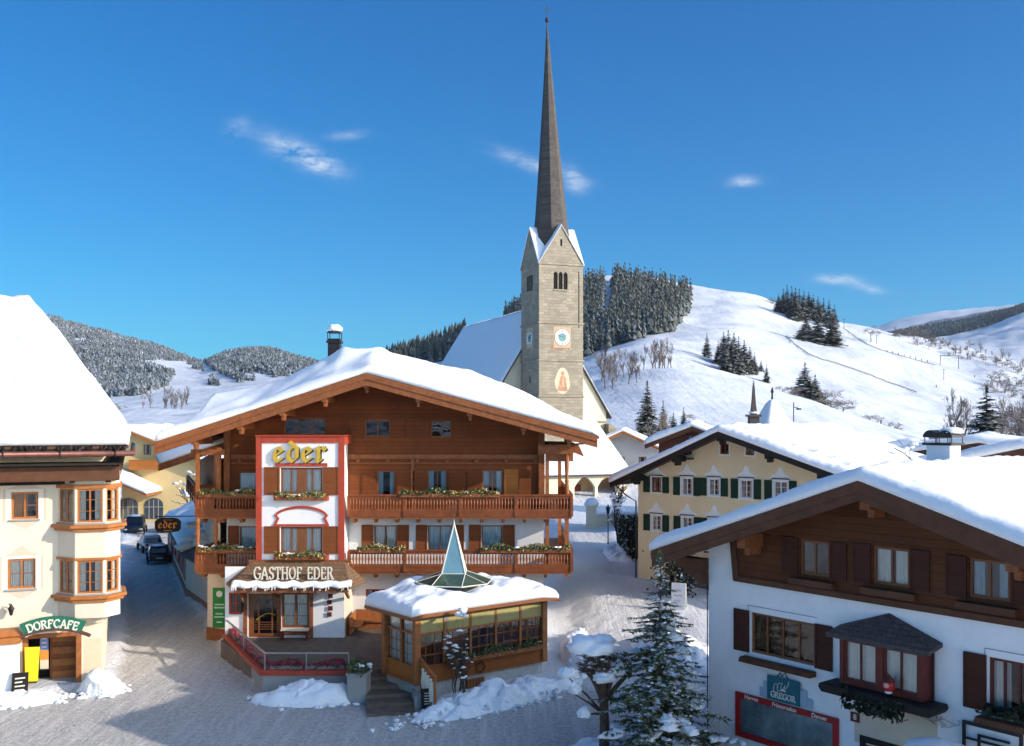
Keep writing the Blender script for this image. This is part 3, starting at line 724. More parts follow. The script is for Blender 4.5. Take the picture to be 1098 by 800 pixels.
bumpn(nt, b, mathn(nt, 'ADD', a2, mathn(nt, 'MULTIPLY', a3, .3)), .55, 1.8)
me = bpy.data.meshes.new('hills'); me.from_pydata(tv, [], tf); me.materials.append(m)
me.polygons.foreach_set('use_smooth', [True]*len(tf))
wood = []
def in_poly(poly, u, v):
    c = False; n_ = len(poly)
    for i in range(n_):
        (x0, y0), (x1, y1) = poly[i], poly[(i+1) % n_]
        if (y0 > v) != (y1 > v) and u < (x1-x0)*(v-y0)/(y1-y0)+x0: c = not c
    return c
PISTE = [[(150, 386), (176, 387), (198, 388), (208, 396), (228, 400), (222, 420), (192, 425), (180, 412), (188, 402), (170, 395)],
         [(216, 387), (230, 398), (255, 408), (252, 416), (236, 414), (218, 398)], [(255, 400), (292, 402), (300, 420), (268, 420), (276, 408), (256, 405)], [(250, 382), (258, 384), (256, 388), (249, 386)]]
RWOOD = [(600, 312), (625, 304), (640, 306), (655, 301), (690, 302), (715, 308), (743, 317), (742, 324), (736, 338), (722, 356), (695, 361), (660, 371), (635, 380), (600, 395)]
GAP = [(650, 296), (657, 296), (655, 330), (646, 366), (638, 370), (648, 330)]
def wooded(x, y, z):
    u = U0+F*x/y; v_ = vproj(x, y, z)
    if y > 2600 and u > 880: return (y < 4200 and v_ > 322+max(0, (1070-u)*.30))
    if y > 800 and u < 345:
        lim = lerp([0, 100, 150, 190, 235, 300, 345], [430, 428, 424, 410, 414, 404, 402], u)
        return v_ < lim and not any(in_poly(p, u, v_) for p in PISTE)
    if 345 <= u < 600 and y > 700: return True
    return False
me.attributes.new('wood', 'FLOAT', 'POINT').data.foreach_set('value', [1.0 if (wooded(*p) and p[1] > 2600) else 0.0 for p in tv])
hills = bpy.data.objects.new('hills', me); C.objects.link(hills); tag(hills, kind='structure')
bv = []; bf = []; bu = axis([(-1500, 1500, 25)]); by = axis([(-1400, -120, 32)])
for x in bu:
    for y in by: d = -y; bv.append((x, y, -1.5+48*ss(250, 1200, d)*(1+.5*nz(x, y, 40, .003))+6*nz(x, y, 41, .02)))
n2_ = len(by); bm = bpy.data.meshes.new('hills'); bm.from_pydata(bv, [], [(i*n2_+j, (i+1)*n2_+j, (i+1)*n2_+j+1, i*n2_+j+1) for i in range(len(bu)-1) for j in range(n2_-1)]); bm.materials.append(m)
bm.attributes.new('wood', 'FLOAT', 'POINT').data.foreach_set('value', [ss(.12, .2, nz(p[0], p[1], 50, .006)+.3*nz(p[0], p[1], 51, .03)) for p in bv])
o = bpy.data.objects.new('hills', bm); C.objects.link(o); tag(o, kind='structure')       # the valley side behind the viewer, mirrored in the panes
pl = MB(); q = 9000
pl.poly([(-q, -q, -1.2), (q, -q, -1.2), (q, 128, -1.2), (-q, 128, -1.2)]); tag(pl.build('valley_floor', SNOW), kind='structure')

# ------------------------------------------------------------------ woods far off: one mass each
def simple_tree(r, x, y, z, h, rad, vs, fs, tiers=3, seg=6):
    for t in range(tiers):
        zb = z+h*(.10+.27*t)*(1 if tiers == 3 else 1.3); zt = z+h*min(1.0, .52+.26*t); rr = rad*(1-.27*t)
        o = len(vs); a0 = r.uniform(0, 6.28)
        for k in range(seg):
            a = a0+6.283*k/seg; q = rr*r.uniform(.62, 1.2); vs.append((x+math.cos(a)*q, y+math.sin(a)*q, zb+r.uniform(-.09, .07)*h))
        vs.append((x+r.gauss(0, .03)*h*.3, y, zt)); top = len(vs)-1
        for k in range(seg): fs.append((o+k, o+(k+1) % seg, top))
WOODM = dusted('snow_dusted_wood', (.075, .088, .092), .56, .3, nscale=.13, snowc=(.30, .335, .38), c2=(.13, .14, .145))
WOODN = dusted('dark_spruce_wood', (.045, .055, .050), .62, .4, nscale=.6, snowc=(.15, .17, .185), c2=(.085, .09, .072))
WOODF = M('far_dark_wood', (.035, .047, .052), .9, .4, .01, 0)
def wood_mass(name, label, cand, n, hts, mat, seed, tiers=3, seg=6):
    r = random.Random(seed); vs = []; fs = []; k = 0; tries = 0
    while k < n and tries < n*60:
        tries += 1
        p = cand(r)
        if p is None: continue
        h = r.uniform(*hts); simple_tree(r, *p, h, h*r.uniform(.17, .26), vs, fs, tiers, seg); k += 1
    mb = MB(); mb.add(vs, fs); o = mb.build(name, mat); return tag(o, label, 'wood', kind='stuff')
def c_left(r):
    u = r.uniform(-60, 225); y = 820*(2500/820)**r.random(); x, y, z = G(u, y)
    return (x, y, z-1) if wooded(x, y, z) else None
wood_mass('forest', 'frosted grey conifer forest covering the big hill behind the cafe house', c_left, 15000, (7, 14), WOODM, 1, 2, 5)
def c_left2(r):
    u = r.uniform(222, 350); y = 1050*(2000/1050)**r.random(); x, y, z = G(u, y)
    return (x, y, z-1) if wooded(x, y, z) else None
wood_mass('forest', 'frosted conifer forest on the rounded hill above the left end of the inn roof', c_left2, 5600, (7, 14), WOODM, 2, 2, 5)
def c_mid(r):
    u = r.uniform(400, 500); y = r.uniform(850, 1080); x, y, z = G(u, y); return (x, y, z-1)
wood_mass('forest', 'small dark wooded hilltop seen between inn roof and church', c_mid, 420, (14, 22), WOODN, 3)
def c_right(r):
    u = r.uniform(540, 742); y = r.uniform(560, 960); x, y, z = G(u, y); v_ = vproj(x, y, z)
    return (x, y, z-.6) if u < 600 or (in_poly(RWOOD, u, v_) and not in_poly(GAP, u, v_)) else None
wood_mass('forest', 'dark spruce forest on the steep hillside right of the church tower', c_right, 2600, (8, 15), WOODN, 4, 4, 7)
def c_far(r):
    u = r.uniform(900, 1250); y = 2700*(3900/2700)**r.random(); x, y, z = G(u, y)
    return (x, y, z-2) if wooded(x, y, z) else None
wood_mass('forest', 'dark blue forest on the distant mountain at the right edge', c_far, 3000, (16, 26), WOODF, 5, 1, 5)
# ================================================================== the inn (facade in the plane y = 54)
inn = thing('inn_building', 'large alpine inn with brown timber upper floors, carved balconies and a thick snow roof', 'inn', (0, 0, 0))
YF = 54.0
def fdeck(x, y=0): return lerp([-18.6, -7.6, 4.44], [11.03, 14.64, 11.40], x)
RAISE = ([-18.6, -17.35, -16.9, -13.45, -11.3, -9.6, -8.4, -7, -2.65, .6, 2.75, 4.44], [0, 0, 1.75, 1.05, 1.4, 1.85, 1.3, .95, 1.25, .8, .3, 0])
def rise(x, y): return lerp(*RAISE, x)*ss(51.4, 57, y)*(1-.25*ss(64, 76, y))
def ideck(x, y): return fdeck(x)+.8*rise(x, y)
XL, XR, YA, YB = -18.6, 4.44, 51.2, 76.0
def ipos(s, t): return (XL+(XR-XL)*s, YA+(YB-YA)*t)
slab(ipos, lambda x, y, s, t: ideck(x, y), lambda x, y: ideck(x, y)-.2, 60, 30, 'roof', ROOFD, inn, smooth=False)
snow_on(inn, lambda s, t: (XL+.03+(XR-XL-.06)*s, YA-.10+(YB-YA)*t), ideck, 110, 70, (23, 24.8), T=.54, seed=3, lump=.15,
        extra=lambda x, y: .2*rise(x, y), soft=.45)
bb = MB()                                         # barge boards, two steps, and purlin heads
for xa, xb in ((XL, -7.6), (-7.6, XR)):
    za, zb = fdeck(xa), fdeck(xb)
    for dz0, dz1, y0, y1 in ((-.02, -.34, YA-.10, YA-.02), (-.28, -.66, YA-.05, YA+.04)):
        bb.prism([(xa, za+dz1), (xb, zb+dz1), (xb, zb+dz0), (xa, za+dz0)], y0, y1)
bb.build('bargeboard', BEAM, inn)
for x in (-16.6, -14.2, -12.0, -9.8, -7.6, -4.9, -2.2, .6, 3.0):
    z = fdeck(x)-.62; pu = MB(); pu.box(x-.13, x+.13, YA+.06, YF+.2, z-.18, z+.16)
    pu.prism([(x-.10, z-.16), (x+.10, z-.16), (x+.06, z-.42), (x-.06, z-.42)], YA+.3, YA+.75)
    pu.build('roof_purlin', BEAM, inn, bevel=.012)
gt = MB(); gt.tube([(XR+.05, YA+.2, fdeck(XR)-.12), (XR+.05, YB, fdeck(XR)-.12)], .09, 8); gt.tube([(XR+.05, 53, fdeck(XR)-.15), (XR-.5, 53.3, fdeck(XR)-.5), (XR-1.2, 53.6, fdeck(XR)-.55)], .05, 6)
gt.build('gutter', COPPER, inn, smooth=True)

# ---- walls
holes_up = []; holes_lo = []
WU = [(-7.37, 11.25, 1.40, .95, dict(cols=2, rows=1, curtain=None)), (-3.89, 11.22, 1.15, .92, dict(cols=1, rows=1, curtain=None)),
      (-11.35, 11.35, 2.3, .95, dict(cols=3, rows=1, curtain=None)),
      (-6.9, 7.95, 1.0, 1.45, dict(cols=1, rows=1, curtain='sides', cmat=CURTB)), (-4.1, 7.95, 1.1, 1.5, dict(cols=2, rows=1, curtain='sides', cmat=CURTB)),
      (-1.07, 7.95, 1.15, 1.5, dict(cols=2, rows=1, curtain='sides', cmat=CURTB)), (-14.5, 7.95, 1.0, 1.4, dict(cols=1, rows=1, curtain='full', cmat=CURTB))]
WL = [(-6.95, 4.95, 1.25, 1.45, dict(cols=2, rows=1, shut=(.66, SHUT, .02), curtain='half')), (-3.95, 4.95, 1.35, 1.45, dict(cols=2, rows=1, shut=(.62, SHUT, .02), curtain='full', cmat=CURTB)),
      (-1.1, 4.95, 1.15, 1.45, dict(cols=1, rows=1, shut=(.66, SHUT, .02), curtain='full', cmat=CURTB)), (-14.45, 4.95, 1.0, 1.4, dict(cols=1, rows=1, shut=(.6, SHUT, (.02, (-1,))), curtain='full', cmat=CURTB)),
      (-7.5, 1.55, 1.05, 1.35, dict(cols=2, rows=2, frame=REDP, curtain='sides'))]
for x, z, w_, h, _ in WU: holes_up.append((x-w_/2, x+w_/2, z, z+h))
for x, z, w_, h, _ in WL: holes_lo.append((x-w_/2, x+w_/2, z, z+h))
FL2 = 7.05
wall_mesh(-15.66, 1.74, 0, lambda x: FL2, holes_lo).build('wall', PLAST, inn, (0, YF, 0))
wall_mesh(-15.70, 1.78, FL2, lambda x: ideck(x, YF)-.19, holes_up, xs_extra=[-7.6, -8.4, -9.6, -11.3, -13.45, -7, -2.65, .6]).build('timber_gable', TIM, inn, (0, YF-.05, 0))
for x, z, w_, h, kw in WU:
    window(inn, x, z, w_, h, YF-.05, recess=.08, fw=.075, **kw)
for x, z, w_, h, kw in WL:
    window(inn, x, z, w_, h, YF, **{**dict(recess=.10), **kw})
tr = MB()                                         # timber trim: corner posts, storey beam, flat shutters of the upper floor
for x in (-15.6, 1.62): tr.box(x-.17, x+.17, YF-.20, YF-.056, FL2, ideck(x, YF)-.25)
tr.box(-15.4, 1.42, YF-.13, YF-.056, 10.05, 10.30); tr.box(-15.4, 1.42, YF-.10, YF-.056, 9.78, 9.86)
tr.box(-5.55, -5.35, YF-.12, YF-.056, FL2, 10.04)
for i in range(11):
    x = -14.9+i*1.62
    if not -13.4 < x < -8.8: tr.box(x-.09, x+.09, YF-.24, YF-.056, 9.88, 10.03)
tr.build('storey_beam', BEAM, inn, bevel=.012)
for x, z, w_, h in ((-7.37, 11.25, 1.4, .95), (-3.89, 11.22, 1.15, .92), (-6.9, 7.95, 1.0, 1.45), (-4.1, 7.95, 1.1, 1.5), (-1.07, 7.95, 1.15, 1.5)):
    for sg in (-1, 1):
        s = MB(); a = x+sg*(w_/2+.06); b_ = a+sg*.78; s.box(min(a, b_), max(a, b_), YF-.105, YF-.056, z-.03, z+h+.03)
        s.box(min(a, b_)+.06, max(a, b_)-.06, YF-.120, YF-.1, z+.05, z+h/2-.04); s.box(min(a, b_)+.06, max(a, b_)-.06, YF-.120, YF-.1, z+h/2+.04, z+h-.05)
        s.build('shutter', TIML if x > -2 and sg > 0 else TIM, inn)
sd = MB(); sd.mat(0)                              # side and back walls
for x, y0, y1 in ((-15.66, 54, 62), (1.74, 54, 75)):
    sd.poly([(x, y0, 0), (x, y1, 0), (x, y1, FL2), (x, y0, FL2)])
sd.poly([(-15.66, 75, 0), (1.74, 75, 0), (1.74, 75, FL2), (-15.66, 75, FL2)])
sd.mat(1)
for x, y0, y1 in ((-15.7, 53.95, 62), (1.78, 53.95, 75)):
    sd.poly([(x, y0, FL2), (x, y1, FL2), (x, y1, fdeck(x)-.1), (x, y0, fdeck(x)-.1)])
sd.poly([(-15.7, 75, FL2), (1.78, 75, FL2), (1.78, 75, 11.6), (-7.6, 75, 14.5), (-15.7, 75, 11.6)])
sd.build('side_wall', [PLAST, TIM], inn)
pn = MB(); pn.box(-8.8, 1.78, YF-.06, YF-.004, 0, 1.0); pn.build('wainscot', TIML, inn)

# ---- balconies
BAL = [(.035, 0), (.035, .04), (.055, .06), (.03, .11), (.06, .26), (.065, .33), (.045, .46), (.03, .58), (.055, .63), (.035, .66)]
def railing(mb, p, q, z, hgt=.98, panel=()):
    p, q = Vector(p), Vector(q); L = (q-p).length; d = (q-p)/L
    P3 = lambda t, zz: (p.x+d.x*t, p.y+d.y*t, zz)
    mb.bar(P3(0, z+hgt-.05), P3(L, z+hgt-.05), .17, .09); mb.bar(P3(0, z+hgt-.17), P3(L, z+hgt-.17), .07, .14)
    mb.bar(P3(0, z+.12), P3(L, z+.12), .08, .16); mb.bar(P3(0, z-.1), P3(L, z-.1), .05, .28)
    n = max(1, int(L/2.4))
    for i in range(n+1):
        x, y, _ = P3(L*i/n, 0); mb.box(x-.075, x+.075, y-.075, y+.075, z-.2, z+hgt-.08)
    m_ = int(L/.165)
    for i in range(m_):
        t = (i+.5)*L/m_; x, y, _ = P3(t, 0)
        mb.lathe([(r, k*.92) for r, k in BAL], (x, y, z+.20), 6)
    for t0, t1 in panel: mb.bar(P3(t0, z+.5), P3(t1, z+.5), .05, .62)
def balcony(x0, x1, zf, yfront=52.7, sides=(), wall_y=YF-.06, panel=(), name='balcony'):
    f = MB(); f.box(x0, x1, yfront, wall_y, zf-.16, zf)
    o = f.build(name, BEAM, inn)
    k = MB(); n = int((x1-x0)/1.15)
    for i in range(n+1):
        x = x0+.25+(x1-x0-.5)*i/n
        k.box(x-.11, x+.11, yfront+.06, wall_y, zf-.40, zf-.165)
        k.prism([(x-.11, zf-.405), (x+.11, zf-.405), (x+.08, zf-.58), (x-.08, zf-.58)], yfront+.35, yfront+.9)
    k.box(x0, x1, yfront+.02, yfront+.05, zf-.34, zf-.17)
    k.build('bracket', BEAMO, o, bevel=.015)
    r = MB(); railing(r, (x0, yfront, 0), (x1, yfront, 0), zf, panel=panel)
    for a in sides: railing(r, a[0], a[1], zf)
    r.build('railing', RAIL, o)
    return o
for zf in (7.22, 4.26):
    balcony(-16.9, -13.32, zf, sides=[((-16.9, 52.88, 0), (-16.9, 60, 0))], panel=[(.05, .9)])
    balcony(-8.75, 3.2, zf, sides=[((3.2, 52.88, 0), (3.2, 66, 0))], panel=[(5.3, 6.0)] if zf > 5 else [])
    f = MB(); f.box(1.80, 3.28, 54, 66, zf-.16, zf-.002); f.box(-16.95, -15.72, 53.9, 60, zf-.16, zf-.002); f.build('side_balcony', BEAM, inn)
POST = [(.10, 0), (.10, .3), (.07, .36), (.12, .55), (.13, .75), (.09, 1.0), (.12, 1.06), (.08, 1.12), (.11, 1.5), (.12, 1.8), (.08, 2.05), (.11, 2.1), (.11, 2.4)]
for x, y, z0, z1, turned in ((-16.85, 52.78, 4.3, 7.0, 1), (-15.9, 52.78, 4.3, 7.0, 1), (-16.85, 52.78, 7.3, 10.6, 0), (-15.75, 52.9, 7.3, 10.7, 0), (2.95, 52.9, 7.3, 10.9, 1), (2.95, 52.9, 4.3, 7.0, 0), (1.9, 53.2, 4.3, 10.6, 0), (2.9, 60, 4.3, 10.6, 0)):
    p = MB()
    if turned: p.lathe([(r*1.05, k/2.4*(z1-z0)) for r, k in POST], (x, y, z0), 10)
    else: p.box(x-.10, x+.10, y-.10, y+.10, z0, z1)
    p.build('veranda_post', BEAMO, inn, smooth=bool(turned))
vb = MB(); vb.box(-17.2, -15.4, 52.7, 53.0, 10.3, 10.6); vb.build('veranda_beam', BEAM, inn); vb = MB(); vb.box(1.4, 3.3, 52.75, 53.05, 10.35, 10.85); vb.box(1.95, 3.3, 53.06, 53.12, 9.95, 10.34)
vb.prism([(1.95, 10.9), (3.6, 10.85), (3.9, 10.2), (3.1, 10.5), (1.95, 10.5)], 53.2, 60)
vb.build('veranda_beam', BEAM, inn)
# one more door leaf standing open and dark openings behind the right veranda
# ---- white bay with the red frame
bay = MB(); bay.box(-13.2, -9.0, 51.62, 53.93, 4.62, 11.2)
bw = []
bayo = wall_mesh(-13.2, -9.0, 4.62, lambda x: 11.2, [(-12.15, -9.95, 8.28, 9.68), (-12.15, -9.95, 5.2, 6.58)]).build('bay', PLASTB, inn, (0, 51.62, 0))
s = MB(); s.poly([(-9.0, 51.62, 4.62), (-9.0, 53.9, 4.62), (-9.0, 53.9, 11.2), (-9.0, 51.62, 11.2)]); s.poly([(-13.2, 51.62, 4.62), (-13.2, 51.62, 11.2), (-13.2, 53.9, 11.2), (-13.2, 53.9, 4.62)])
s.poly([(-13.2, 51.62, 11.2), (-9, 51.62, 11.2), (-9, 53.9, 11.2), (-13.2, 53.9, 11.2)]); s.poly([(-13.2, 51.62, 4.62), (-13.2, 53.9, 4.62), (-9, 53.9, 4.62), (-9, 51.62, 4.62)])
s.build('bay_side', PLASTB, bayo, (0, -51.62, 0))
for zb, cm in ((8.28, CURT), (5.2, CURT)):
    window(inn, -11.05, zb, 2.2, 1.4 if zb > 6 else 1.38, 51.62, cols=4, rows=1, mid=.5, fw=.1, frame=FRAMEB, recess=.1, curtain='full' if zb > 6 else 'half', cmat=cm, shut=(.82, SHUT, .03), name='bay_window')
rf = MB(); y0, y1 = 51.62-.07, 51.62-.004
rf.box(-13.42, -13.12, y0, y1, 4.6, 11.30); rf.box(-9.10, -8.78, y0, y1, 4.6, 11.30); rf.box(-13.1, -9.12, y0+.003, y1, 10.98, 11.28)
rf.box(-8.97, -8.80, 51.63, 53.9, 10.9, 11.27); rf.box(-13.44, -8.76, 51.5, 53.9, 11.31, 11.38)
rf.box(-12.42, -9.68, y0+.02, y1, 9.74, 9.92)                       # lintel above the upper window
for x in (-12.42, -9.85): rf.box(x, x+.17, y0+.025, y1, 8.1 if x < 0 else 8, 9.72) if False else None
def arcpts(cx, cz, a, b_, t0, t1, n=10): return [(cx+a*math.sin(t0+(t1-t0)*i/n), cz+b_*math.cos(t0+(t1-t0)*i/n)) for i in range(n+1)]
ap = arcpts(-11.05, 6.98, 1.42, .62, -1.25, 1.25, 12)
for p, q in zip(ap, ap[1:]): rf.prism([(p[0], p[1]-.06), (q[0], q[1]-.06), (q[0]*1.0, q[1]+.08), (p[0], p[1]+.08)], y0+.012, y1)
for sg in (-1, 1):
    x = -11.05+sg*1.36; cs = [(0, 7.2), (-.14, 7.02), (-.05, 6.85), (.02, 6.66)]
    for p, q in zip(cs, cs[1:]): rf.prism([(x-sg*p[0]*-1-.07, p[1]), (x+sg*p[0]+.07, p[1]), (x+sg*q[0]+.07, q[1]), (x+sg*q[0]-.07, q[1])][::1], y0+.018, y1)
rf.box(-12.5, -9.6, y0+.008, y1, 6.60, 6.72)
for zb in (8.28, 5.2):
    for x in (-12.5, -9.78): rf.box(x, x+.18, y0+.022, y1, zb-.32, zb-.02)
    rf.box(-12.45, -9.65, y0-.16, y1, zb-.30, zb-.10)
rf.build('red_frame', REDP, bayo, (0, -51.62, 0))
lt = MB(); lettering(lt, 'eder', .86, nib=.115, ang=38, thin=.035, y=51.57, t=.10, cx=-11.1, cz=10.02, gap=.16, width=2.75)
sh = MB(); lettering(sh, 'eder', .86, nib=.115, ang=38, thin=.035, y=51.60, t=.03, cx=-11.05, cz=9.98, gap=.16, width=2.8)
lt.build('lettering', GOLD, bayo, (0, -51.62, 0)); sh.build('letter_backing', METAL, bayo, (0, -51.62, 0))

# ---- entrance block and shingled canopy
ENT = [(-13.75, -12.05, .85, 3.15), (-12.0, -10.55, 1.35, 3.2), (-14.75, -14.05, 2.05, 3.2)]
en = wall_mesh(-14.95, -8.75, 0, lambda x: 4.55, ENT, depth=.2); en.build('entrance_wall', PLASTB, inn, (0, 51.25, 0))
s = MB(); s.poly([(-14.95, 51.25, 0), (-14.95, 51.25, 4.2), (-14.95, 54, 4.2), (-14.95, 54, 0)]); s.poly([(-8.75, 51.25, 0), (-8.75, 54, 0), (-8.75, 54, 4.55), (-8.75, 51.25, 4.55)])
s.build('entrance_side_wall', PLASTP, inn)
s = MB(); s.box(-15.0, -13.9, 51.19, 51.245, 0, .85); s.box(-15.02, -14.955, 51.2, 54, 0, .85); s.build('plinth', REDP if False else BEAM, inn)
dr = MB(); a, b_ = -13.75, -12.05                # glazed door with dark frame and a curved bar
for x0, x1, z0, z1 in ((a, a+.28, .85, 3.15), (b_-.22, b_, .85, 3.15), (a+.28, b_-.22, 2.98, 3.15), (a+.28, b_-.22, .85, 1.05), (a+.5, a+.58, 1.05, 2.98), (b_-.5, b_-.42, 1.05, 2.98)): dr.box(x0, x1, .08, .16, z0, z1)
for i in range(4): dr.box(a+.28, b_-.22, .095, .145, 1.25+i*.12, 1.28+i*.12)
dr.mat(1); dr.poly([(a, .9, .8), (b_, .9, .8), (b_, .9, 3.2), (a, .9, 3.2)])
for x in (a, b_): dr.poly([(x, .17, .8), (x, .9, .8), (x, .9, 3.2), (x, .17, 3.2)])
do = dr.build('entrance_door', [FRAMEB, ROOM], inn, (0, 51.25, 0))
g = MB(); g.poly([(a+.25, .12, 1.0), (b_-.2, .12, 1.0), (b_-.2, .12, 3.0), (a+.25, .12, 3.0)]); g.build('pane', GLASS, do)
g = MB(); g.tube([(a+.4+.1*i, .05, 1.75+.35*math.sin(i*.23)) for i in range(11)], .02, 6); g.build('handle', GOLD, do)
window(inn, -11.28, 1.35, 1.45, 1.85, 51.25, cols=2, rows=3, frame=FRAMEB, curtain='half', fw=.12, name='entrance_window', sill=REDP)
window(inn, -14.40, 2.05, .70, 1.15, 51.25, cols=2, rows=2, frame=REDP, curtain=None, fw=.1, name='side_window')
ew = MB(); ew.box(-13.98, -13.78, 51.16, 51.246, .85, 3.4); ew.box(-12.02, -12.0, 51.17, 51.246, .85, 3.3); ew.box(-10.52, -10.35, 51.16, 51.246, .85, 3.4); ew.box(-12.0, -10.53, 51.17, 51.246, 1.0, 1.27); ew.box(-14.0, -10.33, 51.14, 51.247, 3.22, 3.45)
ew.build('door_surround', BEAM, inn, bevel=.01)
cp = MB()
cp.add([(-14.2, 49.85, 3.72), (-8.2, 49.85, 3.72), (-8.75, 51.5, 4.75), (-13.7, 51.5, 4.75), (-14.2, 49.85, 3.60), (-8.2, 49.85, 3.60), (-8.75, 51.5, 4.6), (-13.7, 51.5, 4.6)],
       [(0, 1, 2, 3), (7, 6, 5, 4), (0, 4, 5, 1), (1, 5, 6, 2), (3, 7, 4, 0)])
cp.add([(-14.2, 49.85, 3.725), (-13.7, 51.5, 4.755), (-15.0, 51.5, 3.72), (-14.2, 49.85, 3.6), (-15.0, 51.5, 3.6)], [(0, 1, 2), (0, 2, 4, 3)])
cp.add([(-8.2, 49.85, 3.725), (-8.75, 51.5, 4.755), (-7.7, 51.9, 3.72), (-8.2, 49.85, 3.6), (-7.7, 51.9, 3.6)], [(0, 2, 1), (0, 3, 4, 2)])
cpo = cp.build('canopy', SHING, inn)
k = MB(); k.box(-13.8, -8.6, 51.5, 51.56, 4.5, 4.86); k.box(-14.1, -8.3, 49.9, 50.02, 3.42, 3.585)
for x in (-13.9, -12.2, -10.4, -8.5): k.bar((x, 51.2, 2.95), (x, 50.1, 3.5), .12, .14)
k.build('canopy_beam', BEAM, cpo)
slope = lambda y: 3.72+(y-49.85)*(1.03/1.65)
snow_on(cpo, lambda s, t: (-14.25+6.1*s, 49.78+.34*t+.05*math.sin(s*40)), lambda x, y: slope(y), 70, 5, (6.1, .36), T=.16, seed=12, lump=.05, mat=SNOWF, soft=.14)
r_ = random.Random(5); ic = MB()
for i in range(46): x = -14.2+6.0*r_.random(); L = r_.uniform(.05, .22); ic.tube([(x, 49.8, 3.72), (x, 49.8, 3.72-L)], [.035, .008], 5)
ic.build('icicle', SNOWF, cpo)
lt = MB(); lettering(lt, 'GASTHOF EDER', .60, nib=.085, ang=12, thin=.035, y=50.28, t=.05, cx=-11.15, cz=4.06, gap=.13, width=4.05); lt.build('lettering', LETW, cpo)
# lower wall piece with the green board, left of the entrance
s = MB(); s.column([(-16.9, 54.6), (-15.66, 53.9), (-14.96, 53.9), (-14.96, 55), (-16.9, 56)], 0, 4.1); s.build('corner_wall', PLASTP, inn)
s = MB(); s.column([(-16.95, 54.55), (-15.66, 53.84), (-15.02, 53.84), (-15.02, 53.895), (-15.67, 53.895), (-16.9, 54.6)], 0, .7); s.build('plinth', BEAM, inn)
# ---- chimney and stove pipe
ch = MB(); ch.box(-10.9, -10.2, 58.2, 58.9, ideck(-10.5, 58.5)-.3, 17.0); ch.box(-10.98, -10.12, 58.12, 58.98, 16.75, 16.88)
cho = ch.build('chimney', METAL, inn)
k = MB(); k.add([(-10.95, 58.1, 17.35), (-10.15, 58.1, 17.35), (-10.15, 59, 17.35), (-10.95, 59, 17.35), (-10.55, 58.5, 17.75)], [(0, 1, 4), (1, 2, 4), (2, 3, 4), (3, 0, 4), (3, 2, 1, 0)])
for x in (-10.9, -10.2):
    for y in (58.15, 58.9): k.box(x-.02, x+.02, y-.02, y+.02, 16.9, 17.35)
k.build('chimney_cap', METAL, cho); s = MB(); s.blob((-10.55, 58.5, 17.55), (.46, .46, .3), 3); s.build('snow', SNOWF, cho, smooth=True)
# ---- rear wing along the street
rw = MB(); rw.mat(0); A_, B_ = (-16.6, 56.0), (-24.5, 77)
rw.poly([(*A_, 0), (*A_, 6.2), (*B_, 6.2), (*B_, 0)]); rw.mat(1); rw.poly([(*A_, 6.2), (*A_, 10.6), (*B_, 9.0), (*B_, 6.2)])
rw.poly([(*B_, 0), (*B_, 9.0), (-15, 77, 10), (-15, 77, 0)]); rw.build('wing_wall', [PLASTP, TIML], inn)
wd = lambda x, y: 9.55+.33*(x+21.6+.376*(y-61))
wpos = lambda s, t: (-21.7-.376*(17*t)+(8+.376*17*t)*s, 60.6+17*t)
slab(wpos, lambda x, y, s, t: wd(x, y), lambda x, y: wd(x, y)-.2, 10, 8, 'wing_roof', BEAM, inn, smooth=False)
snow_on(inn, wpos, wd, 24, 40, (7, 17), T=.4, seed=15)
s = MB(); s.prism([(-21.75, wd(-21.75, 60.6)-.42), (-13.7, wd(-13.7, 60.6)-.42), (-13.7, wd(-13.7, 60.6)-.02), (-21.75, wd(-21.75, 60.6)-.02)], 60.5, 60.58); s.build('wing_bargeboard', BEAM, inn)
bw_ = MB(); d = Vector((B_[0]-A_[0], B_[1]-A_[1], 0)).normalized(); nrm = Vector((-d.y, d.x, 0))
a0 = Vector((*A_, 0))+d*4+nrm*1.15; a1 = a0+d*11
railing(bw_, a0, a1, 7.3, panel=[(0, 11)]); railing(bw_, a0-nrm*1.1, a0-nrm*.2, 7.3)
q0, q1 = a0-nrm*1.15, a1-nrm*1.15; bw_.add([(*q0.xy, 7.3), (*a0.xy, 7.3), (*a1.xy, 7.3), (*q1.xy, 7.3), (*q0.xy, 7.14), (*a0.xy, 7.14), (*a1.xy, 7.14), (*q1.xy, 7.14)], [(0, 1, 2, 3), (7, 6, 5, 4), (0, 4, 5, 1), (1, 5, 6, 2)])
bw_.build('wing_balcony', RAIL, inn)
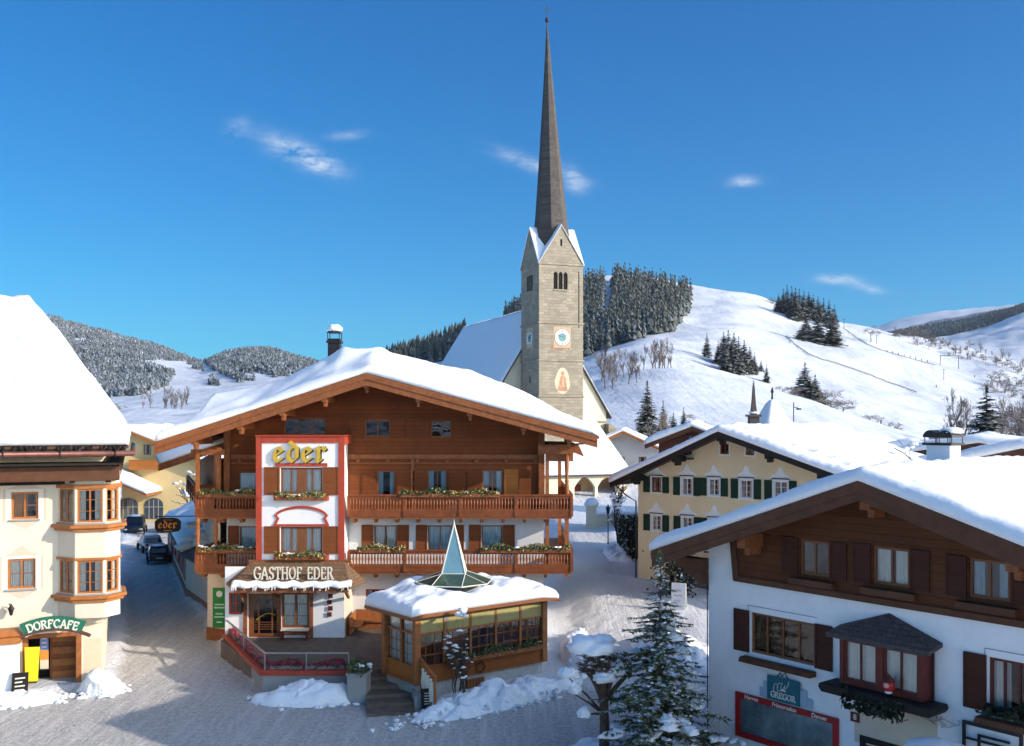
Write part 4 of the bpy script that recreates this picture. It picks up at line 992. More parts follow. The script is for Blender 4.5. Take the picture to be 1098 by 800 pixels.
# ---- low annexe with red windows
an = thing('annexe_building', 'low white annexe with a row of red-framed windows on the street side of the inn', 'annexe', (0, 0, 0))
NA = [(-32.2, 92), (-22.4, 67.7), (-17.2, 58.5), (-15.9, 58.5), (-15.9, 92)]
m_ = MB(); m_.column(NA, 0, 3.0); m_.build('wall', PLASTP, an)
m_ = MB(); pl_ = [(-32.27, 91.97), (-22.42, 67.6), (-17.2, 58.42), (-17.1, 58.6), (-22.3, 67.8), (-32.1, 92)]
for p, q in zip(pl_[:2], pl_[1:3]): m_.bar((*p, .3), (*q, .3), .08, .6)
m_.build('plinth', BEAM, an)
dS = Vector((.374, -.927, 0)); nS = Vector((-.927, -.374, 0)); E_ = Vector((-22.4, 67.7, 0))
DGL = M('reflecting_dark_glass', (.03, .04, .05), .05, .1, 1, 0, spec=.8)
for i in range(5):
    s0 = .9+i*4.6; a = E_-dS*s0; b_ = E_-dS*(s0+4.2); fr = MB()
    for t0, t1, z0, z1 in ((0, .36, .95, 2.85), (.72, 1, .95, 2.85), (.36, .72, .95, 1.15), (.36, .72, 2.65, 2.85)):
        p, q = a.lerp(b_, t0), a.lerp(b_, t1); o1, o2 = nS*.002, nS*.035
        fr.add([(*(p+o1).xy, z0), (*(q+o1).xy, z0), (*(q+o2).xy, z0), (*(p+o2).xy, z0), (*(p+o1).xy, z1), (*(q+o1).xy, z1), (*(q+o2).xy, z1), (*(p+o2).xy, z1)], [(3, 2, 1, 0), (4, 5, 6, 7), (0, 1, 5, 4), (1, 2, 6, 5), (2, 3, 7, 6), (3, 0, 4, 7)])
    fo_ = fr.build('red_window', REDP, an); g = MB(); p, q = a+nS*.015, b_+nS*.015; g.poly([(p.x, p.y, 1.25), (q.x, q.y, 1.25), (q.x, q.y, 2.7), (p.x, p.y, 2.7)]); g.build('pane', DGL, fo_)
ad = lambda x, y: 3.05+.42*max(0, (x+22.7+.403*(y-67.7)))*(1 if y > 67 else .9)
apos = lambda s, t: ((-22.75-.403*(24.2*t))*(1-s)+(-15.9)*s, 67.4+24.2*t)
slab(apos, lambda x, y, s, t: ad(x, y), lambda x, y: ad(x, y)-.16, 8, 12, 'roof', SHINGG, an, smooth=False)
m_ = MB(); m_.add([(-22.8, 67.4, 3.06), (-17.3, 58.3, 3.06), (-15.9, 58.4, 4.4), (-15.9, 67.4, 6.0), (-22.8, 67.4, 2.9), (-17.3, 58.3, 2.9), (-15.9, 58.4, 4.2)], [(0, 1, 2, 3), (0, 4, 5, 1), (1, 5, 6, 2)]); m_.build('front_roof', SHINGG, an)
snow_on(an, lambda s, t: ((-22.75-.403*(24*t))*(1-s)+(-18.9-.3*24*t)*s, 67.6+24*t), ad, 14, 50, (3, 24), T=.5, seed=21, lump=.35)
sn = MB(); r_ = random.Random(9)                  # heaped snow sliding over the annexe roof
for i in range(22):
    t = r_.random(); x = -22.4+5.2*t+r_.gauss(0, .3); y = 68.3-5.0*t+r_.gauss(0, .5)+2.0*r_.random(); sn.blob((x, y, 3.2+.45*(x+22.7)*.6+r_.uniform(0, .3)+(1.4*r_.random() if i % 3 == 0 else 0)), (r_.uniform(.4, .9), r_.uniform(.4, .8), r_.uniform(.2, .45)), i, .4)
sn.build('snow', SNOWF, an, smooth=True)
def plane_pt(o, th, yo, u, v):
    """local (x, z) on the facade plane (local y = yo) seen at photo pixel (u, v)"""
    d = (math.cos(th), math.sin(th)); n = (-math.sin(th), math.cos(th)); k = (u-U0)/F
    ox, oy = o[0]+n[0]*yo, o[1]+n[1]*yo
    s = (k*oy-ox)/(d[0]-k*d[1]); Y = oy+s*d[1]
    return s, H+(VH-v)*Y/F
def rect(o, th, u0, u1, v0, v1, yo=0):            # v0/v1: top and bottom seen at the left edge
    a, zt = plane_pt(o, th, yo, u0, v0); _, zb = plane_pt(o, th, yo, u0, v1); b, _ = plane_pt(o, th, yo, u1, v0)
    return a, b, zb, zt
def gable_deck(pts): 
    xs = [p[0] for p in pts]; zs_ = [p[1] for p in pts]
    return lambda x, y=0: lerp(xs, zs_, x)
def roof_parts(root, pts, y0, y1, beam, fascia=.42, purlins=(), thick=.2, wall_y=0.0, plen=None, deckm=None):
    dk = gable_deck(pts)
    s = MB(); q = [(x, z) for x, z in pts]+[(x, z-thick) for x, z in pts[::-1]]
    # slab in two slopes
    for (xa, za), (xb, zb) in zip(pts, pts[1:]):
        s.add([(xa, y0, za), (xb, y0, zb), (xb, y1, zb), (xa, y1, za), (xa, y0, za-thick), (xb, y0, zb-thick), (xb, y1, zb-thick), (xa, y1, za-thick)],
              [(0, 1, 2, 3), (7, 6, 5, 4), (0, 4, 5, 1), (2, 6, 7, 3), (1, 5, 6, 2), (3, 7, 4, 0)])
    s.build('roof', deckm or ROOFD, root)
    f = MB()
    for (xa, za), (xb, zb) in zip(pts, pts[1:]):
        f.prism([(xa, za-fascia*.55), (xb, zb-fascia*.55), (xb, zb-.02), (xa, za-.02)], y0-.09, y0-.01)
        f.prism([(xa, za-fascia), (xb, zb-fascia), (xb, zb-fascia*.5), (xa, za-fascia*.5)], y0-.05, y0+.03)
    f.build('bargeboard', beam, root)
    for x in purlins:
        z = dk(x)-thick-.2; p = MB(); p.box(x-.14, x+.14, y0+.08, wall_y+.15, z-.2, z+.16)
        p.prism([(x-.12, z-.19), (x+.12, z-.19), (x+.08, z-.42), (x-.08, z-.42)], y0+.35, y0+.95)
        p.build('roof_purlin', beam, root, bevel=.012)
    return dk

# ================================================================== glass-roofed pavilion in front of the inn
TP = math.atan2(.596, .803); PO = (-4.05, 41.9)
pav = thing('pavilion', 'timber and glass pavilion with a glass pyramid rising from its snowy roof', 'pavilion', (*PO, 0), TP)
PW, PD = 6.9, 5.2; LX, LY = -.1, 2.5
def side_basis(p, q):                              # a wall from p to q seen from outside with p on the left
    a = math.atan2(q[1]-p[1], q[0]-p[0]); return a, math.hypot(q[0]-p[0], q[1]-p[1])
m_ = MB(); m_.column([(.08, .06), (PW-.06, .06), (PW-.02, PD), (LX+.05, LY)], 0, .95); m_.build('plinth', STONEB, pav)
def glazed_side(p, q, bays, z0=.95, zs=1.62, zw=3.02, zt=3.78, blind=True, parap=TIMV):
    a, L = side_basis(p, q)
    w_ = MB(); w_.box(0, L, 0, .1, z0, zs-.05); w_.box(0, L, -.04, .12, zs-.05, zs+.03); w_.box(-.02, L+.02, -.05, .12, z0-.06, z0+.06)
    o = w_.build('parapet', parap, pav, (p[0], p[1], 0), a)
    fr = MB(); fr.box(0, L, -.02, .1, zt-.12, zt); fr.box(.0, L, 0, .09, zw-.05, zw+.05)
    for i in range(bays+1):
        x = L*i/bays; e = .13 if i in (0, bays) else .055
        fr.box(max(0, x-e), min(L, x+e), -.03, .12, zs+.03, zt-.12)
    for i in range(bays):
        x0, x1 = L*i/bays, L*(i+1)/bays
        for j in (1, 2): fr.box(x0+.06, x1-.06, .035, .06, zs+(zw-zs)*j/3-.012, zs+(zw-zs)*j/3+.012)
        for j in (1, 2): fr.box(x0+(x1-x0)*j/3-.012, x0+(x1-x0)*j/3+.012, .03, .065, zs+.04, zw-.05)
    fr.build('glazing_frame', BEAMO, pav, (p[0], p[1], 0), a)
    g = MB(); g.poly([(.02, .05, zs), (L-.02, .05, zs), (L-.02, .05, zt-.1), (.02, .05, zt-.1)]); g.build('pane', GLASS, pav, (p[0], p[1], 0), a)
    if blind:
        b_ = MB(); b_.box(.06, L-.06, .002, .028, zw-.02, zt-.13); b_.build('blind', YBL, pav, (p[0], p[1], 0), a)
    else:
        b_ = MB()
        for i in range(60): x = .1+(L-.2)*i/60; b_.poly([(x, .18+.03*math.sin(i*1.4), zs), (x+(L-.2)/60, .18+.03*math.sin((i+1)*1.4), zs), (x+(L-.2)/60, .18+.03*math.sin((i+1)*1.4), zt-.15), (x, .18+.03*math.sin(i*1.4), zt-.15)])
        b_.build('curtain', CURT, pav, (p[0], p[1], 0), a, smooth=True)
YBL = M('yellow_blind', (.36, .30, .12), .85, .08, 3, .15, 20)
glazed_side((0, 0), (PW, 0), 5)
glazed_side((LX, LY), (0, 0), 2, blind=False, parap=TIML)
glazed_side((PW, 0), (PW+.05, PD), 4); glazed_side((PW+.05, PD), (LX, LY), 5, blind=False, parap=TIML)
m_ = MB(); m_.column([(.3, .4), (PW-.2, .4), (PW-.2, PD-.4), (.3, LY-.2)], .9, 1.0)
for i in range(4): m_.box(.9+i*1.5, 1.7+i*1.5, .8, 1.6, 1.0, 1.75); m_.box(.8+i*1.5, 1.2+i*1.5, 2.1, 2.5, 1.0, 1.95)
m_.build('interior', FRAMEB, pav)
for x, y in ((0, 0), (PW, 0), (LX, LY)):
    m_ = MB(); m_.box(x-.14, x+.14, y-.10, y+.16, .9, 3.8); m_.build('corner_post', BEAMO, pav, bevel=.015)
RQ = [(-.62, -.55), (PW+.55, -.5), (PW+.6, PD+.5), (-.78, LY+.75)]
PC = (3.2, 2.0)
def pdeck(x, y): return 3.86+.55*max(0, 1-max(abs(x-PC[0])/4.2, abs(y-PC[1])/3.2))
def ppos(s, t):
    a, b_, c, d = RQ
    return ((a[0]*(1-s)+b_[0]*s)*(1-t)+(d[0]*(1-s)+c[0]*s)*t, (a[1]*(1-s)+b_[1]*s)*(1-t)+(d[1]*(1-s)+c[1]*s)*t)
slab(ppos, lambda x, y, s, t: pdeck(x, y), lambda x, y: pdeck(x, y)-.14, 20, 20, 'roof', FRAMEB, pav, smooth=False)
def phole(x, y):
    r = math.hypot(x-PC[0], y-PC[1]); return -.34*(1-ss(1.35, 1.9, r))+.12*ss(1.4, 1.9, r)*ss(3.0, 1.9, r)
snow_on(pav, lambda s, t: ppos(.004+.992*s, .004+.992*t), lambda x, y: pdeck(x, y), 100, 70, (8, 5), T=.50, seed=31, lump=.24, extra=phole, soft=.5)
py = MB(); zb = 4.76; zt_ = 5.16; ro, ri = 1.8, .76                 # low glazed skirt under the glass pyramid
ring = [(PC[0]+ro*math.cos(R(45*k+22.5)), PC[1]+ro*math.sin(R(45*k+22.5)), zb) for k in range(8)]
ri4 = [(PC[0]+ri*math.cos(R(90*k+8)), PC[1]+ri*math.sin(R(90*k+8)), zt_) for k in range(4)]
SKG = M('green_glass_skirt', (.05, .085, .06), .12, .3, 2, .1, 5, spec=.6); PYG = M('blue_pyramid_glass', (.16, .30, .36), .06, .2, 1, .05, 5, spec=.8)
near = lambda p: min(range(4), key=lambda k: (ri4[k][0]-p[0])**2+(ri4[k][1]-p[1])**2)
for k in range(8):
    p, q = ring[k], ring[(k+1) % 8]; a, b_ = near(p), near(q)
    if a == b_: py.poly([p, q, ri4[a]])
    else: py.poly([p, q, ri4[b_], ri4[a]])
sk = py.build('roof_skirt', SKG, pav)
fr = MB()
for k in range(8): fr.tube([ring[k], ri4[near(ring[k])]], .022, 5); fr.tube([ring[k], ring[(k+1) % 8]], .03, 5)
fr.build('skirt_frame', LETW, sk)
ap_ = (PC[0], PC[1], 7.4); g = MB()
for k in range(4): g.poly([ri4[k], ri4[(k+1) % 4], ap_])
gp = g.build('glass_pyramid', PYG, pav); fr = MB()
for k in range(4): fr.tube([ri4[k], ap_], .032, 5); fr.tube([ri4[k], ri4[(k+1) % 4]], .026, 5)
fr.tube([(ap_[0], ap_[1], 7.38), (ap_[0], ap_[1], 7.6)], [.03, .01], 5)
fr.build('pyramid_frame', LETW, gp)
def loc2w(o, th, x, y, z): c, s = math.cos(th), math.sin(th); return (o[0]+c*x-s*y, o[1]+s*x+c*y, z)
flower_box('long evergreen-filled wooden box under the pavilion windows', loc2w(PO, TP, 4.0, -.18, 1.78), 5.2, TP, 8, bloom=.12, n=900, group='flower boxes on the pavilion')
wr = thing('wreath', 'round dry wreath hanging on the pavilion parapet below the window box', 'wreath', loc2w(PO, TP, 3.2, -.12, 1.2), TP)
m_ = MB(); r_ = random.Random(3)
for i in range(160):
    a = r_.uniform(0, 6.28); c = Vector((.22*math.cos(a), r_.gauss(0, .03), .22*math.sin(a))); d = Vector((r_.gauss(0, 1), r_.gauss(0, 1), r_.gauss(0, 1))).normalized()*.08
    m_.poly([c-d, c+Vector((.02, -.03, .02)), c+d])
m_.build('twigs', FRAMEB, wr)
ve = MB(); ve.box(2.55, 3.5, -.02, .05, .12, .72)
for i in range(6): ve.box(2.58+i*.16, 2.68+i*.16, -.05, -.021, .15, .68)
ve.build('cellar_grille', FRAMEB, pav)

# ================================================================== terrace, steps, planter
ter = thing('terrace', 'raised entrance terrace with a red-capped wall and a glass balustrade over red flowers', 'terrace', (0, 0, 0))
TZ_ = .85; TPL = [(-14.9, 53.4), (-11.0, 44.1), (-7.3, 44.1), (-6.2, 45.2), (-4.9, 45.6), (-6.2, 47.3), (-4.0, 51), (-1.0, 53.9), (-8.7, 53.9), (-8.7, 51.2), (-14.9, 51.2)]
PAVE = M('brown_paving', (.13, .10, .075), .75, .35, 2.2, .4, 12)
m_ = MB(); m_.column([(-14.9, 51.24), (-14.95, 50.5), (-11.0, 44.12), (-7.3, 44.12), (-6.25, 45.3), (-4.9, 45.7), (-5.9, 47.2), (-3.6, 50.5), (-1.0, 53.9), (-8.74, 53.9), (-8.74, 51.24)], 0, TZ_); m_.build('floor', PAVE, ter)
W1 = [(-14.98, 53.3), (-11.1, 43.9), (-7.25, 43.9)]
m_ = MB(); m_.column([(-15.0, 51.6), (-11.12, 43.92), (-11.02, 44.1), (-14.8, 51.6)], 0, .80); m_.column([(-11.12, 43.9), (-7.25, 43.9), (-7.25, 44.1), (-11.02, 44.1)], 0, .795); m_.build('wall', CONC, ter)
m_ = MB(); m_.bar((-15.05, 51.65, .9), (-11.1, 43.9, .9), .34, .2); m_.bar((-11.2, 43.96, .901), (-7.2, 43.96, .901), .36, .2); m_.build('wall_cap', REDP, ter, bevel=.02)
m_ = MB()
for p, q in (((-14.95, 51.4), (-11.05, 44.0)), ((-11.05, 44.0), (-7.3, 44.0))): m_.poly([(*p, 1.0), (*q, 1.0), (*q, 1.7), (*p, 1.7)])
m_.build('glass_balustrade', CLEAR, ter)
m_ = MB()
for p, q in (((-14.95, 51.4, 1.76), (-11.05, 44.0, 1.76)), ((-11.05, 44.0, 1.76), (-7.3, 44.0, 1.76))): m_.bar(p, q, .08, .06)
for x, y in ((-14.95, 51.4), (-13.0, 47.7), (-11.05, 44), (-9.2, 44), (-7.3, 44)): m_.box(x-.025, x+.025, y-.025, y+.025, .98, 1.74)
m_.build('handrail', M('brushed_steel', (.36, .34, .31), .35, .1, 4, 0, metal=.6), ter)
for lab, p, L, rot, sd in (('planter of dried red flowers behind the glass along the front of the terrace', (-9.2, 44.28, 1.15), 3.5, 0, 4), ('planter of dried red flowers behind the glass along the street side of the terrace', (-12.85, 47.9, 1.15), 8.0, math.atan2(-7.4, 3.9), 5)):
    flower_box(lab, p, L, rot, sd, bloom=.8, mats=[LEAFG, LEAFR], box=CONC, n=int(L*260), group='planters of red flowers on the terrace')
st = MB(); dst = Vector((-.20, .98)); ns_ = Vector((.98, .20)); s0 = Vector((-3.98, 40.7)); WST = 1.95
for i in range(6):
    a = s0+dst*(.86*i); b_ = s0+dst*(.86*(i+1) if i < 5 else 5.0)
    st.column([tuple(a-ns_*WST), tuple(a), tuple(b_), tuple(b_-ns_*WST)], -.05, .142*(i+1))
sto = thing('steps', 'broad brown stone steps up to the inn terrace beside the pavilion', 'steps', (0, 0, 0)); st.build('treads', PAVE, sto)
m_ = MB(); a = s0+dst*.6+ns_*.01; b_ = s0+dst*4.9+ns_*.01; m_.add([(*a, 0), (*(a+ns_*.3), 0), (*(b_+ns_*.3), 0), (*b_, 0), (*a, .55), (*(a+ns_*.3), .55), (*(b_+ns_*.3), 1.0), (*b_, 1.0)], [(0, 1, 5, 4), (1, 2, 6, 5), (2, 3, 7, 6), (3, 0, 4, 7), (4, 5, 6, 7)]); m_.build('cheek_wall', CONC, sto)
rl = thing('wooden_gate_panel', 'carved wooden railing panel with arched cut-outs at the front corner of the pavilion', 'railing', loc2w(PO, TP, .1, -.15, 0), R(-62))
m_ = MB()
for x0, x1, z0, z1 in ((0, .1, .5, 2.0), (1.45, 1.55, .1, 1.55)): m_.box(x0, x1, -.04, .04, z0, z1)
m_.add([(0, -.06, 1.95), (1.6, -.06, 1.5), (1.6, .06, 1.5), (0, .06, 1.95), (0, -.06, 2.07), (1.6, -.06, 1.62), (1.6, .06, 1.62), (0, .06, 2.07)], [(3, 2, 1, 0), (4, 5, 6, 7), (0, 1, 5, 4), (1, 2, 6, 5), (2, 3, 7, 6), (3, 0, 4, 7)])
m_.add([(.1, -.03, .62), (1.45, -.03, .25), (1.45, .03, .25), (.1, .03, .62), (.1, -.03, .75), (1.45, -.03, .38), (1.45, .03, .38), (.1, .03, .75)], [(3, 2, 1, 0), (4, 5, 6, 7), (0, 1, 5, 4), (2, 3, 7, 6)])
m_.build('frame', BEAMO, rl)
for i in range(5):
    m_ = MB(); x = .22+i*.28; z = .70-x*.27; m_.lathe([(r*1.3, k*1.55) for r, k in BAL], (x+.0, 0, z), 8); m_.build('baluster', LETW, rl, smooth=True)
mbd = thing('menu_board', 'small dark folding menu board at the foot of the steps', 'menu board', (-3.45, 41.0, .05), R(10)); 
m_ = MB(); m_.box(-.3, .3, -.02, .02, .1, .95); m_.build('board', BLACKW, mbd); m_ = MB()
for i in range(5): m_.box(-.2, .2-.08*(i % 3), -.026, -.021, .3+.11*i, .33+.11*i)
m_.build('chalk_lines', LETW, mbd); m_ = MB(); m_.bar((-.3, .05, 0), (-.3, .3, .9), .04, .04); m_.bar((.3, .05, 0), (.3, .3, .9), .04, .04); m_.build('legs', BLACKW, mbd)
plt = thing('planter', 'square grey stone planter with snowy evergreen sprigs left of the steps', 'planter', (-6.62, 42.6, 0), R(-6))
m_ = MB(); m_.box(-.42, .42, -.42, .42, 0, 1.2); m_.box(-.47, .47, -.47, .47, 1.2, 1.3); m_.build('pot', CONC, plt, bevel=.02)
m_ = MB(); leafy_strip(m_, .8, 260, 3, dx=.5, h=.55, size=.12, bloom=0); m_.build('sprigs', LEAFG, plt, (0, 0, 1.35)); m_ = MB(); r_ = random.Random(2)
for i in range(9): m_.blob((r_.uniform(-.4, .4), r_.uniform(-.3, .3), 1.4+r_.uniform(0, .25)), (.15, .12, .08), i, nu=8, nv=6)
tag(m_.build('snow', SNOWF, plt, smooth=True), kind='stuff')

# ================================================================== cafe house on the left
TC_ = R(21); CO = (-18.7, 44.9)
caf = thing('cafe_house', 'cream house with orange windows and a rounded corner bay under a heavy snow roof', 'house', (*CO, 0), TC_)
zr = lambda u, v, yo=0: plane_pt(CO, TC_, yo, u, v)
CW = [rect(CO, TC_, 12, 41, 528, 557), rect(CO, TC_, 8, 38, 600, 632), (-8.2, -6.9, 7.6, 8.95), (-8.2, -6.9, 4.6, 5.9), (-12.5, -11.2, 7.6, 8.95), (-12.5, -11.2, 4.6, 5.9)]
DO = rect(CO, TC_, 25, 87, 672, 738); DOx0, DOx1 = DO[0], DO[1]
wall_mesh(-16, 0, 0, lambda x: 11.0, CW+[(DOx0, DOx1, 0, 2.6)], depth=.25).build('wall', PLASTC, caf)
m_ = MB(); m_.poly([(0, 0, 0), (0, 16, 0), (0, 16, 11), (0, 0, 11)]); m_.poly([(-16, 0, 0), (-16, 0, 11), (-16, 16, 11), (-16, 16, 0)]); m_.poly([(-16, 16, 0), (-16, 16, 11), (0, 16, 11), (0, 16, 0)]); m_.build('side_wall', PLASTC, caf)
for i, (a, b_, c, d) in enumerate(CW):
    window(caf, (a+b_)/2, c, b_-a, d-c, 0, cols=2, rows=2, frame=FRAMEO, recess=.10, fw=.10, curtain='left' if i == 0 else 'half', cmat=M('orange_drape', (.5, .22, .04), .9, .2, 4, 0) if i == 0 else CURT, sill=CONC)
ORN = M('faded_pink_fresco', (.66, .50, .38), .9, .06, 5, 0); ORNW = M('pale_fresco', (.80, .72, .60), .9, .05, 4, 0)
for i, (a, b_, c, d) in enumerate(CW[:4]):          # painted scroll frames round the windows
    m_ = MB(); y0, y1 = -.008, -.001; e = .22
    m_.box(a-e, a-.03, y0, y1, c-.1, d+.12); m_.box(b_+.03, b_+e, y0, y1, c-.1, d+.12); m_.box(a-.03, b_+.03, y0, y1, d+.02, d+.13)
    m_.mat(1); cx = (a+b_)/2
    m_.prism([(cx-.75, d+.14), (cx-.4, d+.28), (cx-.15, d+.5), (cx, d+.58), (cx+.15, d+.5), (cx+.4, d+.28), (cx+.75, d+.14)], y0, y1)
    m_.prism([(cx-.6, c-.11), (cx+.6, c-.11), (cx+.25, c-.35), (cx, c-.46), (cx-.25, c-.35)], y0, y1)
    for sg in (-1, 1):
        x = cx+sg*((b_-a)/2+.27); m_.prism([(x-.05, c-.1), (x+.05, c-.05), (x+.04, d+.15), (x-.05, d+.1)], y0-.003, y1-.003)
    m_.build('window_fresco', [ORNW, ORN], caf)
# corner bay with three facets
w2l = lambda X, Y: ((X-CO[0])*math.cos(TC_)+(Y-CO[1])*math.sin(TC_), -(X-CO[0])*math.sin(TC_)+(Y-CO[1])*math.cos(TC_))
BP = [w2l(-20.42, 44.24), w2l(-19.42, 43.72), w2l(-18.22, 44.02), w2l(-17.86, 44.85), w2l(-18.4, 46.2)]
def facet(p, q, z0, z1, hole=None, mat=PLASTC, frame=FRAMEO, nm='bay_wall'):
    a, L = side_basis(p, q)
    hs_ = [(h[0], h[1], h[2], h[3]) for h in (hole or [])]
    o = wall_mesh(0, L, z0, lambda x: z1, hs_, depth=.1).build(nm, mat, caf, (p[0], p[1], 0), a)
    for h in hs_:
        wx, wz = (h[0]+h[1])/2, h[2]; c, s = math.cos(a), math.sin(a)
        window(caf, p[0]+c*wx, wz, h[1]-h[0], h[3]-h[2], p[1]+s*wx, a, cols=2, rows=3, frame=frame, fw=.09, recess=.05, curtain='sides', name='bay_window')
    return o
for k in range(4):
    p, q = BP[k], BP[k+1]; L = side_basis(p, q)[1]
    hs_ = [(.09, L-.09, 7.62, 9.12), (.09, L-.09, 4.45, 5.92)] if k < 3 else []
    facet(p, q, 3.35 if k < 3 else 3.35, 9.9, hs_)
def off(poly, e):
    cx = sum(p[0] for p in poly)/len(poly); cy = sum(p[1] for p in poly)/len(poly)
    out = []
    for x, y in poly: d = math.hypot(x-cx, y-cy); out.append((x+(x-cx)/d*e, y+(y-cy)/d*e))
    return out
PF = BP+[(BP[0][0]+.3, BP[0][1]+1.2)]
for z0, z1, e, mt_ in ((7.28, 7.52, .30, FRAMEO), (4.12, 4.36, .30, FRAMEO)):
    m_ = MB(); m_.column(off(PF, e), z0+.08, z1); m_.column(off(PF, e*.55), z0-.06, z0+.078); m_.build('bay_cornice', mt_, caf, bevel=.03)
m_ = MB(); m_.column(off(PF, .06), 7.522, 7.60); m_.build('bay_sill', CONC, caf); m_ = MB(); m_.column(off(PF, .06), 4.362, 4.43); m_.build('bay_sill', CONC, caf)
m_ = MB(); m_.column(off(PF, .08), 9.14, 9.32); m_.build('bay_lintel', FRAMEO, caf); m_ = MB(); m_.column(off(PF, .08), 5.94, 6.04); m_.build('bay_lintel', FRAMEO, caf)
m_ = MB(); q = off(PF, -.02); q2 = off(PF, -.75)
m_.add([(x, y, 4.1) for x, y in q]+[(x, y, 3.0) for x, y in q2], [(i, (i+1) % 6, 6+(i+1) % 6, 6+i) for i in range(6)]+[tuple(range(6, 12))]); m_.build('bay_base', PLASTC, caf)
# doorway
ft = MB(); cx = (DOx0+DOx1)/2
m_ = MB(); m_.poly([(DOx0-.1, 1.6, 0), (DOx1+.1, 1.6, 0), (DOx1+.1, 1.6, 2.7), (DOx0-.1, 1.6, 2.7)])
for x in (DOx0, DOx1): m_.poly([(x, .25, 0), (x, 1.6, 0), (x, 1.6, 2.6), (x, .25, 2.6)])
m_.poly([(DOx0, .25, 2.6), (DOx0, 1.6, 2.6), (DOx1, 1.6, 2.6), (DOx1, .25, 2.6)]); m_.mat(1)
m_.box(cx-.2, DOx1-.02, 1.3, 1.55, 0, 2.5); m_.mat(2)
for i in range(4): m_.box(cx-.1, DOx1-.1, 1.25, 1.295, .3+.55*i, .6+.55*i)
m_.build('doorway', [ROOM, BEAM, FRAMEO], caf)
m_ = MB(); m_.box(DOx1-.22, DOx1+.02, -.03, .1, 0, 2.62); m_.box(DOx0-.03, DOx0+.2, -.03, .1, 0, 2.62); m_.box(DOx0+.2, DOx1-.22, -.028, .1, 2.42, 2.62); m_.build('door_frame', BEAMO, caf, bevel=.02)
m_ = MB(); m_.box(DOx1+.1, -.02, -.006, -.001, 0, 2.25); m_.build('base_paint', M('ochre_base_paint', (.62, .53, .36), .9, .06, 2, .1), caf)
m_ = MB(); m_.box(-4.8, DOx0-.12, -.9, -.002, 0, 2.45); m_.build('porch_wall', PLASTB, caf)
m_ = MB(); m_.box(-4.9, DOx0-.02, -1.05, -.004, 2.46, 2.72); m_.prism([(-4.9, 2.73), (DOx0-.02, 2.73), (DOx0-.3, 3.0), (-4.9, 3.0)], -.8, -.004); m_.build('porch_roof', FRAMEO, caf, bevel=.02)
# roof: front slope, steep hip on the street side
def cdeck(x, y): return min(11.15+.52*(y+2.0), 11.15+1.42*(1.1-x), 11.15+.52*(26.6-y))
cpos = lambda s, t: (-18+19.1*s, -2.0+28.6*t)
slab(cpos, lambda x, y, s, t: cdeck(x, y), lambda x, y: cdeck(x, y)-.22, 60, 50, 'roof', ROOFD, caf, smooth=False)
snow_on(caf, lambda s, t: (-18.05+19.2*s, -2.1+28.8*t), cdeck, 150, 110, (19, 28.6), T=.62, seed=41, lump=.16, soft=.6)
m_ = MB(); m_.tube([(-18, -2.12, 10.72), (1.35, -2.12, 10.72)], .13, 10); m_.tube([(1.3, -2.1, 10.7), (1.3, 16, 10.7)], .12, 8); m_.build('gutter', COPPER, caf, smooth=True)
for i in range(9):
    m_ = MB(); x = .6-i*2.2; m_.box(x-.02, x+.02, -2.27, -2.0, 10.56, 10.9); m_.build('gutter_bracket', METAL, caf)
m_ = MB(); m_.box(-18, 1.0, -1.96, -1.88, 10.62, 10.94); m_.build('eaves_board', BLACKW, caf)
m_ = MB(); m_.box(-18, .75, -1.45, -1.1, 9.5, 10.15); m_.box(.35, .75, -1.09, 15, 9.5, 10.15); m_.build('wall_plate', DARKB, caf, bevel=.02)
m_ = MB(); m_.box(-18, .9, -1.9, 0, 10.2, 10.3); m_.box(.0, .9, 0, 16, 10.2, 10.3); m_.box(-18, .3, -.35, -.005, 9.3, 10.19); m_.build('soffit', BLACKW, caf)
for i in range(12):
    m_ = MB(); x = .3-i*1.5; m_.prism([(x-.1, 9.4), (x+.1, 9.4), (x+.1, 9.94), (x-.1, 9.94)], -1.09, -.36); m_.build('eaves_bracket', BLACKW, caf, bevel=.02)
br_ = MB()
r_ = random.Random(4)
for i in range(150): x = r_.uniform(-18, 1.0); br_.bar((x, -2.02, 11.05), (x+r_.gauss(0, .1), -2.14, 10.90-.1*r_.random()), .08, .06)
br_.build('shingle_edge', BLACKW, caf)

# ================================================================== house on the right
TR = math.atan2(-.788, .616); RO = (7.2, 36.0)
rh = thing('corner_house', 'big white house with dark timber upper storey and brown shutters at the right edge', 'house', (*RO, 0), TR)
rr = lambda *a: rect(RO, TR, *a)
RP = [(-1.57, 7.37), (7.0, 10.37), (16.2, 7.55)]; RW = 14.6
rdeck = gable_deck(RP)
UPW = [rr(859, 890, 578, 615), rr(937, 976, 585, 625), rr(1040, 1084, 598, 640)]
LOW = [rr(805, 873, 656, 699), rr(911, 1000, 677, 729), rr(1060, 1125, 704, 762)]
dz = rr(924, 985, 790, 850); DOR = (dz[0], dz[1], 0, dz[3])
_, zb0 = plane_pt(RO, TR, 0, 800, 624)
ZB = zb0                                          # foot of the boarding
wall_mesh(0, RW, 0, lambda x: ZB+.02, LOW[:1]+[(LOW[2][0], LOW[2][1], LOW[2][2], LOW[2][3]), DOR], depth=.2).build('wall', PLASTB, rh)
wall_mesh(0, 1.45, ZB+.02, lambda x: rdeck(x)-.2, (), depth=.2).build('corner_wall', PLASTB, rh)
wx0 = plane_pt(RO, TR, 0, 792, 590)[0]
bd = wall_mesh(1.25, RW, ZB, lambda x: rdeck(x)-.2, UPW, depth=.2, xs_extra=[7.0]); 
bd.build('boarding', DARKT, rh, (0, -.06, 0))
